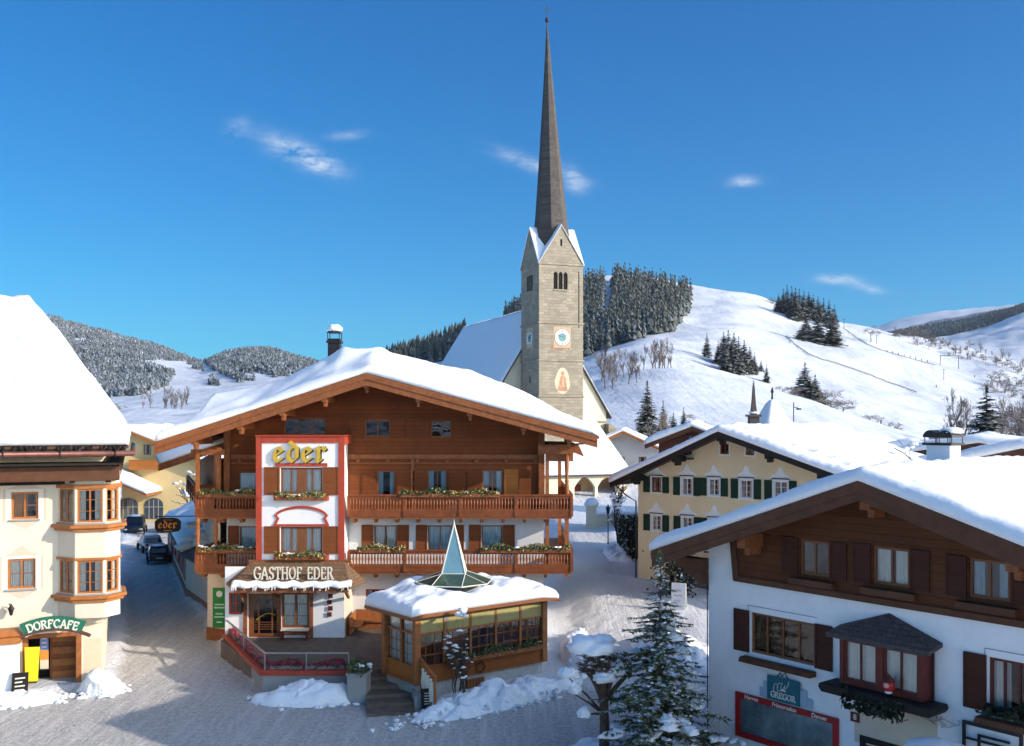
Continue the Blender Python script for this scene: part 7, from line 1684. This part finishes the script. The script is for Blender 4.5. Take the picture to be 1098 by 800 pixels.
mound('soft snow bank between the yellow house and the white corner house', (8.0, 49.5, .3), 2.2, 3.6, R(15), 1.0, 5, mat=SNOWF, group='shovelled snow heaps')
mound('snow bank along the right wall of the inn beside the path', (3.4, 51.0, .1), 1.1, 5.0, R(-3), .8, 6, group='shovelled snow heaps')
mound('snow bank on the far side of the path below the churchyard wall', (8.3, 74, 1.6), 1.5, 7, R(2), .9, 7, mat=SNOWF, group='shovelled snow heaps')
mound('rounded snow bank around the foot of the pollard tree', (3.9, 36.4, 0), 2.2, 1.5, R(30), .45, 8, mat=SNOWF, group='shovelled snow heaps')
0 and mound('snow ridge at the foot of the annexe wall beside the parked cars', (-24.6, 70.2, 0), .7, 4, R(22), .45, 9, group='shovelled snow heaps')

# ================================================================== foreground spruce with snow and lights of sun
NEED = dusted('spruce_needles', (.042, .054, .022), .03, .5, nscale=5, c2=(.13, .135, .04))
NEEDT = dusted('sunlit_spruce_needles', (.07, .09, .03), .30, .45, nscale=5, c2=(.16, .16, .05))
BARK = dusted('grey_brown_bark', (.085, .058, .042), .25, .35, nscale=4, twig=1)
BARKP = dusted('pruned_tree_bark', (.13, .085, .06), .25, .35, nscale=5, twig=1)
tr, fo = conifer_mesh(5, 7.6, 2.55, whorls=19, per=9, steps=9, fine=5, droop=.22, base=.13, width=.15, ragged=.32, power=.95)
sp_ = thing('spruce_tree', 'snowy spruce in the foreground with a sunlit top beside the white corner house', 'spruce', (5.15, 34.2, 0), R(40))
tr.build('trunk', BARK, sp_); fo.build('crown', NEED, sp_)
m_ = MB(); r_ = random.Random(11)
for i in range(230):                               # lumps of snow sitting on the branches
    f = r_.random()**1.25; z = 7.6*(.14+.84*f); rad = 2.4*(1-f)**.95*r_.uniform(.25, .95); a = r_.uniform(0, 6.28)
    big = (i % 9 == 0) and f < .6
    s = r_.uniform(.04, .11)*(1.1-.6*f) if not big else r_.uniform(.15, .28)
    for q in range(4 if big else 2):
        k = 1+(q-1)*.16*r_.uniform(.6, 1.4); b_ = a+r_.gauss(0, .06)
        m_.blob((rad*k*math.cos(b_), rad*k*math.sin(b_), z-.17*rad*k+.07+r_.gauss(0, .03)), (s*r_.uniform(.7, 1.3), s*r_.uniform(.6, 1.1), s*.5), i+q*.37, .9, 9, 7, flat=-.4)
tag(m_.build('snow', SNOWF, sp_, smooth=True), kind='stuff')

# pollarded tree with thick snow caps
pt = thing('pollard_tree', 'pruned bare tree wearing thick round snow caps in the right foreground', 'tree', (3.3, 35.4, 0))
m_ = MB(); r_ = random.Random(8); m_.tube([(0, 0, 0), (.03, 0, 1.2), (0, .02, 2.3)], [.20, .17, .16], 10)
knobs = []
for k in range(9):
    a = k*.7+r_.uniform(-.2, .2); L = r_.uniform(.6, 1.25); q = (L*.75*math.cos(a), L*.6*math.sin(a), 2.3+r_.uniform(.75, 1.45)); knobs.append(q)
    m_.tube([(0, 0, 2.0), (q[0]*.45, q[1]*.45, 2.0+(q[2]-2.0)*.5), q], [.11, .085, .075], 7)
    m_.blob(q, (.13, .13, .13), k, .5, 8, 6, flat=-1)
    for j in range(70):
        d = Vector((r_.gauss(q[0]*.5, .6), r_.gauss(q[1]*.5, .6), r_.uniform(.1, 1.0))).normalized()*r_.uniform(.25, .6)
        m_.tube([q, (q[0]+d.x*.5, q[1]+d.y*.5, q[2]+d.z*.55), (q[0]+d.x, q[1]+d.y, q[2]+d.z*.9)], [.024, .018, .010], 4)
pol = m_; m_.build('trunk', BARKP, pt)
m_ = MB(); tw_ = [v for v in pol.v if v[2] > 2.6]
for i in range(70): v = r_.choice(tw_); s = r_.uniform(.025, .075); m_.blob((v[0], v[1], v[2]+s*.3), (s*r_.uniform(1, 2), s*1.2, s*.7), i, .8, 9, 7)
tag(m_.build('twig_snow', SNOWF, pt, smooth=True), kind='stuff')
for p, rr_, sd in (((-.38, -.1, 4.02), (.86, .74, .40), 1), ((.05, -.55, 3.05), (.42, .36, .30), 2), ((.38, -.5, 3.35), (.36, .32, .30), 3), ((-1.25, -.2, 3.1), (.36, .3, .26), 4), ((-1.05, -.35, 2.55), (.22, .2, .3), 5), ((-.75, -.5, 1.75), (.22, .2, .24), 6)):
    m_ = MB(); m_.blob(p, rr_, sd+.3, .4, 30, 20, flat=-.3)
    for k in range(3): a = k*.9+sd; m_.blob((p[0]+rr_[0]*.75*math.cos(a), p[1]+rr_[1]*.75*math.sin(a), p[2]-.02+.06*math.sin(k*2.3)), (rr_[0]*.34, rr_[1]*.34, rr_[2]*.5), k+sd*5, .7, 12, 9, flat=-.4)
    m_.build('snow_cap', SNOWF, pt, smooth=True)
m_ = MB()
for q in ((-1.25, -.2, 2.95), (-1.05, -.35, 2.4), (-.75, -.5, 1.7)): m_.tube([(0, 0, 1.6), (q[0]*.5, q[1]*.5, (q[2]+1.7)/2), q], [.06, .045, .02], 6)
m_.build('side_branches', BARKP, pt)
# thin shrub with snow in front of the pavilion
x, y, _ = P(494, 757, 42.0)
sb = thing('bare_shrub', 'thin leafless shrub with small snow clumps in front of the pavilion', 'shrub', (x, y-.35, .3)); m_ = MB()
for k in range(11): bare_tree_mesh(60+k, 3.1+.9*math.sin(k*2.1), .028, levels=2, spread=.38, kids=(3, 5), sides=5, up=.35, mb=m_, base=(.22*math.cos(k*2.4), .18*math.sin(k*2.4), 0), twig_r=.005)
m_.build('branches', BARK, sb); sbm = m_; m_ = MB(); r_ = random.Random(4)
shv = [v for v in sbm.v if v[2] > .9]
for i in range(34): v = r_.choice(shv); s = r_.uniform(.025, .085)*(1.6 if i % 9 == 0 else 1); m_.blob((v[0], v[1], v[2]+s*.3), (s*r_.uniform(1, 2), s, s*.7), i, .8, 9, 7)
for i in range(5): m_.blob((r_.gauss(.02, .16), r_.gauss(0, .1), 3.6+r_.gauss(0, .12)), (.15, .12, .1), 77+i, .7)
tag(m_.build('snow', SNOWF, sb, smooth=True), kind='stuff')

# ================================================================== trees of the village and the slopes
FARN = dusted('far_spruce_needles', (.022, .032, .022), .06, .4, nscale=.9, c2=(.05, .055, .025))
NEARN = dusted('village_spruce_needles', (.022, .036, .026), .04, .4, nscale=1.6, c2=(.055, .062, .03))
def conifer_kind(seed, H_, R_, wh, per, st, fine, mat, **k):
    a, b_ = conifer_mesh(seed, H_, R_, whorls=wh, per=per, steps=st, fine=fine, **k)
    t = a.build('trunk', BARK); f = b_.build('crown', mat); C.objects.unlink(t); C.objects.unlink(f); return H_, t.data, f.data
KC = [conifer_kind(21+i, 10, 2.0+.4*(i % 3), 18, 11, 4, 3, FARN, droop=.4, width=.42, ragged=.22) for i in range(4)]
KV = [conifer_kind(41+i, 12, 2.5+.5*i, 24, 12, 6, 4, NEARN, droop=.34, width=.30, ragged=.26) for i in range(3)]
def bare_kind(seed, **k):
    m = bare_tree_mesh(seed, 8, .17, **k); o = m.build('trunk', FROST); C.objects.unlink(o); return 8*1.0, o.data
FROST = dusted('frosted_twigs', (.17, .14, .125), .20, .35, nscale=2.5, snowc=(.70, .70, .72), twig=1)
KB = [bare_kind(70+i, levels=4, spread=.42, kids=(4, 5), sides=5, up=.38, first=.15, twig_r=.017, segs=2) for i in range(3)]
KBB = [bare_kind(80+i, levels=4, spread=.75, kids=(4, 5), first=.1, sides=4, up=.12, twig_r=.018, segs=2) for i in range(2)]
rt = random.Random(99)
def inst(name, data, parent, loc=(0, 0, 0)):
    o = bpy.data.objects.new(name, data); C.objects.link(o); o.parent = parent; return o
def conifer(u, vt, Y, label, group, kinds=KC, name='conifer', wide=1, sink=.3, i=None):
    x, y, z = G(u, Y); ztop = H+(VH-vt)*Y/F; k = kinds[rt.randrange(len(kinds)) if i is None else i]
    s = max(2.0, ztop-z+sink)/k[0]; t = thing(name, label, 'conifer', (x, y, z-sink), rt.uniform(0, 6.28), group); t.scale = (s*wide, s*wide, s)
    inst('trunk', k[1], t); inst('crown', k[2], t); return t
def bare(u, vt, Y, label, group, kinds=KB, wide=1, cat='tree', name='bare_tree'):
    x, y, z = G(u, Y); ztop = H+(VH-vt)*Y/F; k = kinds[rt.randrange(len(kinds))]; s = max(1.0, ztop-z)/k[0]
    o = bpy.data.objects.new(name, k[1]); C.objects.link(o); o.location = (x, y, z-(.2 if cat == 'tree' else .26*8*s)); o.rotation_euler = (0, 0, rt.uniform(0, 6.28)); o.scale = (s*wide, s*wide, s)
    return tag(o, label, cat, group)
g1 = 'spruces between the church and the yellow house'
conifer(694, 409, 172, 'tall dark spruce rising between the church and the yellow house', g1, KV, 'spruce_tree', 1.05, i=1)
conifer(711, 430, 178, 'shorter spruce just right of the tall dark spruce by the church', g1, KV, 'spruce_tree', 1.0, i=0)
conifer(722, 443, 170, 'small snowy spruce directly above the red-brown gable', g1, KV, 'spruce_tree', 1.2, i=2)
conifer(733, 437, 188, 'small dark spruce left of the rounded bare tree above the red-brown gable', g1, KV, 'spruce_tree', 1.1, i=0)
bare(747, 431, 190, 'rounded bare tree behind the red-brown gable', None, KBB, 1.25)
bare(706, 440, 150, 'thin frosted tree in front of the spruces by the church', None, KB, 1.0)
conifer(1058, 414, 150, 'broad dark spruce standing alone at the right below the ski slope', None, KV, 'spruce_tree', 1.28, i=2)
for u, v in ((758, 357), (770, 366), (776, 356), (781, 354), (787, 357), (792, 361), (798, 365), (804, 372), (785, 366), (795, 372), (802, 380), (809, 378), (816, 386), (822, 391), (811, 392), (789, 370), (778, 364)):
    solo = u == 758
    conifer(u, v, 470+rt.uniform(-12, 22) if not solo else 500, 'lone spruce just left of the spruce clump in the middle of the slope' if solo else 'dark spruce in the tight clump in the middle of the snowy slope', None if solo else 'spruces in the clump on mid slope', KC, wide=1.25)
for u, v in ((840, 310), (844, 306), (849, 307), (853, 309), (857, 310), (862, 312), (867, 313), (872, 316), (877, 318), (883, 320), (889, 322), (895, 327), (842, 314), (852, 314), (860, 317), (870, 320), (880, 324), (838, 318), (846, 321), (855, 322), (864, 325), (835, 315)):
    conifer(u, v, 800+rt.uniform(-25, 25), 'dark conifer in the row on the crest of the ski hill', 'conifers on the crest of the ski hill', KC, wide=1.15)
for u, v, lab in ((864, 339, 'smallest of three round spruces just below the crest of the ski hill'), (877, 336, 'middle one of three round spruces just below the crest of the ski hill'), (893, 332, 'largest of three round spruces just below the crest of the ski hill')):
    conifer(u, v, 680, lab, None, KC, wide=1.7)
conifer(863, 389, 400, 'wide spruce standing alone in the hollow below the ski run', None, KC, wide=1.6)
conifer(874, 402, 405, 'very small spruce right beside the wide spruce in the hollow', None, KC, wide=1.6)
for u, v, Y in ((645, 376, 330), (653, 381, 325), (661, 384, 318), (669, 386, 322), (678, 384, 330), (686, 390, 318), (699, 372, 360), (706, 371, 365), (713, 374, 362), (720, 380, 355), (690, 380, 350), (649, 384, 300), (657, 388, 296), (674, 388, 300), (683, 390, 300), (703, 378, 350), (710, 376, 352), (716, 382, 348)):
    bare(u, v-9, Y, 'frosted bare tree in the loose row on the low rise right of the church tower', 'frosted bare trees right of the church tower')
for u, v, Y in ((838, 398, 380), (831, 400, 378), (845, 401, 384), (852, 399, 390), (884, 400, 395), (891, 398, 398), (881, 404, 392)):
    bare(u, v, Y, 'frosted bare bush along the hollow beside the wide spruce', 'bare bushes along the hollow', KBB, 1.3, 'bush', 'bare_bush')
for u, v, Y, lab in ((902, 420, 330, 'round frosted bush on the white slope, left of two'), (946, 425, 330, 'round frosted bush on the white slope, right of two')):
    bare(u, v, Y, lab, None, KBB, 2.1, 'bush', 'bare_bush')
bare(934, 344, 720, 'single bare tree on the ski slope left of the lift track', None, KBB, 1.1)
for u, v, Y in ((1018, 424, 260), (1025, 422, 262), (1032, 430, 258)):
    bare(u, v, Y, 'slim bare tree in the small group left of the lone broad spruce', 'slim bare trees by the broad spruce')
for i in range(9):
    u = 1076+i*4; bare(u, 424+rt.uniform(-12, 10), 250+rt.uniform(-10, 40), 'grey bare tree at the right edge beside the lone broad spruce', 'grey bare trees at the right edge', KB if i % 2 else KBB, 1.1)
for i in range(64):
    t = i/63; u = 960+135*t+rt.uniform(-2, 2); Y = lerp([960, 1040, 1098], [805, 775, 740], u)+rt.uniform(-25, 10)
    bare(u, vproj(*G(u, Y))-rt.uniform(6, 15), Y, 'brown bare tree in the hedge-like row along the right shoulder of the ski hill', 'brown trees along the right shoulder of the hill', KBB if i % 3 else KB, 1.2)
for i in range(15):
    u = 1055+i*3.0+rt.uniform(-2, 2); Y = 640+rt.uniform(-25, 30)
    bare(u, vproj(*G(u, Y))-rt.uniform(13, 22)*(1 if i > 2 else .7), Y, 'large brown bare tree in the copse below the shoulder of the hill, right edge', 'brown copse at the right edge of the slope', KBB, 1.1)
for i in range(7):
    u = 826+i*2.8; bare(u, 312+rt.uniform(0, 4), 850, 'rust-brown bare bush on the crest left of the conifer row', 'rust-brown bushes on the crest', KBB, 1.1, 'bush', 'bare_bush')
for i in range(12):
    u = 157+rt.uniform(-6, 46); Y = 470+rt.uniform(-60, 120)
    bare(u, vproj(*G(u, Y))-rt.uniform(16, 26), Y, 'grey frosted tree on the white slope above the yellow guesthouse', 'frosted trees above the guesthouse')
for i, (u, v) in enumerate(((128, 428), (135, 432), (148, 437), (203, 432))): bare(u, v, 420+20*i, 'little frosted tree on the open slope left of the inn roof', 'little frosted trees on the left slope', KBB, 1.2)
# village trees
def village_bare(label, p, Ht, seed, snowy=0, mat=None, **k):
    t = thing('bare_tree', label, 'tree', p); m = bare_tree_mesh(seed, Ht, Ht*.016+.03, **k); m.build('trunk', mat or BARK, t)
    if snowy:
        s = MB(); r = random.Random(seed)
        vs = [v for v in m.v if v[2] > Ht*.38]
        for i in range(snowy): v = r.choice(vs); q = r.uniform(.10, .26); s.blob((v[0], v[1], v[2]+q*.3), (q*1.4, q*1.2, q*.7), i, .5, 8, 6)
        tag(s.build('snow', SNOWF, t, smooth=True), kind='stuff')
    return t
x, y, _ = P(665, 592, 78); village_bare('small bare tree beside the street lantern on the snowy path', (x, y, gbase(x, y)), 6.0, 301, 14, levels=3, spread=.45, kids=(4, 6), sides=6, up=.35, twig_r=.02)
x, y, _ = P(188, 560, 101); village_bare('bare tree thickly loaded with snow between the guesthouse and the inn', (x, y, 0), 12.0, 303, 170, levels=4, spread=.62, kids=(4, 5), first=.25, sides=6, up=.22, twig_r=.03)
x, y, _ = P(985, 455, 60); village_bare('broken bare treetop sticking up behind the chimney of the corner house', (P(988, 490, 64)[0], 64, 6.6), 6.0, 305, 5, levels=3, spread=.6, kids=(2, 3), sides=5, up=.1, twig_r=.02)
x, y, _ = P(678, 600, 74)
hg = thing('hedge', 'tall dark green clipped hedge along the left side of the yellow house', 'hedge', (x, y, gbase(x, y))); m_ = MB(); r_ = random.Random(12)
for i in range(2600):
    a = r_.uniform(-.75, .75); b_ = r_.uniform(-4, 4); z = r_.uniform(0, 2.9)
    if abs(a) < .5 and z < 2.5 and abs(b_) < 3.7: a = .55*(1 if a > 0 else -1)*r_.uniform(.8, 1.3)
    c = Vector((a+.12*nz(a, b_, z, 1.3), b_, z)); d = Vector((r_.gauss(0, 1), r_.gauss(0, 1), r_.gauss(0, 1))).normalized()*.16; e = d.cross(Vector((r_.gauss(0, 1), r_.gauss(0, 1), r_.gauss(0, 1)))).normalized()*.09; m_.poly([c-d, c+e, c+d, c-e])
m_.build('foliage', dusted('hedge_leaves', (.022, .034, .018), .22, .4, nscale=2), hg); m_ = MB(); m_.box(-.45, .45, -3.6, 3.6, 0, 2.5); m_.build('core', BLACKW, hg)
x, y, _ = P(727, 600, 59)
bh = thing('dark_shrub', 'dark trellised shrub against the yellow house wall beside the white board', 'shrub', (x, y+.6, gbase(x, y))); m_ = MB(); r_ = random.Random(13)
for i in range(1500):
    a, b_, z = r_.gauss(0, .55), r_.gauss(0, .4), r_.uniform(0, 3.2); c = Vector((a, b_, z)); d = Vector((r_.gauss(0, 1), r_.gauss(0, 1), r_.gauss(0, 1))).normalized()*.14; e = d.cross(Vector((r_.gauss(0, 1), r_.gauss(0, 1), 1))).normalized()*.08; m_.poly([c-d, c+e, c+d, c-e])
m_.build('foliage', dusted('shrub_leaves', (.030, .035, .024), .2, .4, nscale=2), bh); m_ = MB(); bare_tree_mesh(5, 4, .05, levels=2, mb=m_); m_.build('stems', BARK, bh)

# ================================================================== ski slope
def Yhit(u, v, y0, y1):
    best = None; n = 400; pv = None
    for i in range(n+1):
        y = y0+(y1-y0)*i/n; q = vproj(*G(u, y))
        if pv is not None and (pv-v)*(q-v) <= 0: return y
        if best is None or abs(q-v) < best[0]: best = (abs(q-v), y)
        pv = q
    return best[1]
def gate(u, v, wpx, hpx, label):
    Y = Yhit(u, v, 430, 780); x, y, z = G(u, Y); k = Y/F; t = thing('ski_lift_gantry', label, 'lift gantry', (x, y, z-.3)); w_, hh = wpx*k, hpx*k
    for sg in (-1, 1): m = MB(); m.tube([(sg*w_/2, 0, -1), (sg*w_/2*.96, 0, hh)], .22, 6); m.build('post', METAL, t)
    m = MB(); m.box(-w_/2-.5, w_/2+.5, -.2, .2, hh-.35, hh+.1); m.build('crossbar', METAL, t); return t
gate(1018, 394, 20, 13, 'square ski lift gantry on the right-hand side of the ski slope')
def track(label, pts, name, hgt, step, cat='fence', y0=430, y1=800):
    mb = MB(); P3 = []
    for (ua, va), (ub, vb) in zip(pts, pts[1:]):
        n = max(2, int((ub-ua)/3))
        for i in range(n): t = i/n; u, v = ua+(ub-ua)*t, va+(vb-va)*t; P3.append(G(u, Yhit(u, v, y0, y1)))
    ps = [Vector(p) for p in P3]
    good = [ps[0]]
    for p in ps[1:]:
        if abs(p.y-good[-1].y) < 60: good.append(p)
    for i, (p, q) in enumerate(zip(good, good[1:])):
        mb.tube([p+Vector((0, 0, -.3)), p+Vector((0, 0, hgt))], .09, 4)
        for f in (.35, .65, .95): mb.bar(p+Vector((0, 0, hgt*f)), q+Vector((0, 0, hgt*f)), .07, hgt*.17)
    return tag(mb.build(name, M('weathered_fence_wood', (.17, .15, .15), .9, .25, 1, 0), None), label, cat)
track('dark line of snow fence running down across the middle of the ski slope', [(843, 361), (852, 370), (866, 380), (880, 386), (895, 390), (910, 395), (930, 402), (950, 410), (968, 416), (986, 423)], 'snow_fence', 1.0, 3)
track('dotted fence along the upper lift track on the ski slope', [(904, 352), (918, 362), (930, 370), (945, 376), (962, 381), (980, 386), (1006, 393)], 'track_fence', .7, 3)
SKIM = [M('dark_ski_suit', (.03, .03, .05), .8, .2, 5, 0), M('skin', (.5, .3, .22), .7, .1, 5, 0)]
def person_mesh():
    m = MB(); m.mat(0)
    for sg in (-1, 1): m.tube([(sg*.12, .05, .05), (sg*.13, -.06, .48), (sg*.10, .04, .92)], [.07, .085, .11], 7); m.tube([(sg*.2, 0, 1.42), (sg*.34, -.08, 1.15), (sg*.36, -.28, .98)], [.065, .055, .05], 6)
    m.tube([(0, .04, .86), (0, .02, 1.15), (0, -.02, 1.42), (0, -.03, 1.5)], [.16, .17, .2, .09], 9); m.mat(1); m.blob((0, -.05, 1.64), (.1, .12, .13), 1, .03, 8, 6, flat=-1); m.mat(0); m.blob((0, -.04, 1.69), (.115, .13, .10), 1, .03, 8, 6, flat=-.1)
    return m
pm = person_mesh().build('person', SKIM); C.objects.unlink(pm)
sk_ = MB(); sk_.box(-.17, -.08, -.9, .8, 0, .03); sk_.box(.08, .17, -.9, .8, 0, .03); skm = sk_.build('skis', METAL); C.objects.unlink(skm)
PEO = [(1045, 405, 'skier in dark clothes right of the lift gantry, left of a pair'), (1062, 412, 'skier in dark clothes right of the lift gantry, right of a pair'), (1004, 416, 'skier alone low on the slope below the lift gantry'), (1078, 421, 'skier near the brown copse at the right edge of the slope')]
for u, v, lab in PEO+[(951+i*6.2, 378+i*1.55, 'dark-clad skier riding up along the lift track') for i in range(8)]:
    x, y, z = G(u, Yhit(u, v, 430, 780)); lift = lab.startswith('dark-clad')
    t = thing('person', lab, 'skier', (x, y, z-.02), rt.uniform(-.6, .6)+(R(-60) if lift else 0), 'skiers on the lift track' if lift else 'skiers on the open slope')
    t.scale = (1.15, 1.15, 1.15); o = inst('clothing', pm.data, t); o.name = 'body'; inst('skis', skm.data, t)
for i, (u, Y) in enumerate(((905, 790), (940, 720), (1012, 640))):
    x, y, z = G(u, Y); t = thing('lift_pylon', ('lift pylon on the crest by the conifer row', 'lift pylon beside the upper lift track', 'lift pylon next to the lift gantry')[i], 'lift pylon', (x, y, z-.3)); m = MB(); m.tube([(0, 0, 0), (0, 0, 7)], .16, 6); m.build('post', METAL, t); m = MB(); m.box(-1.2, 1.2, -.1, .1, 6.8, 7.05); m.build('crossarm', METAL, t)

# ================================================================== houses across the square behind the viewer (they show in the window panes)
simple_house('square_house', 'plain cream house across the square behind the viewer', (16, -26), R(180), [(-1.2, 7.5), (6, 11), (13.2, 7.5)], 12, 0, PLASTY, DARKB, wins=[(1+i*3.2, z, 1.1, 1.4) for i in range(4) for z in (2, 5)], seed=201)
simple_house('square_house', 'white house with timber gable across the square behind the viewer', (-6, -30), R(176), [(-1.2, 7.5), (7, 11.5), (15.2, 7.5)], 12, 0, PLAST, DARKB, wins=[(1.5+i*3.4, z, 1.1, 1.4) for i in range(4) for z in (2, 5)], zwood=6.6, woodm=TIML, seed=202)

hz = MB(); hz.box(-6500, 6500, -1500, 7400, -4, 760)
hm = bpy.data.materials.new('thin_blue_air'); hm.use_nodes = True; hn = hm.node_tree; hn.nodes.remove(hn.nodes['Principled BSDF'])
pv = hn.nodes.new('ShaderNodeVolumePrincipled'); pv.inputs['Color'].default_value = (.72, .84, 1, 1); pv.inputs['Density'].default_value = 3.2e-5; pv.inputs['Anisotropy'].default_value = .2
hn.links.new(pv.outputs[0], hn.nodes['Material Output'].inputs['Volume'])
tag(hz.build('haze', hm), kind='stuff')
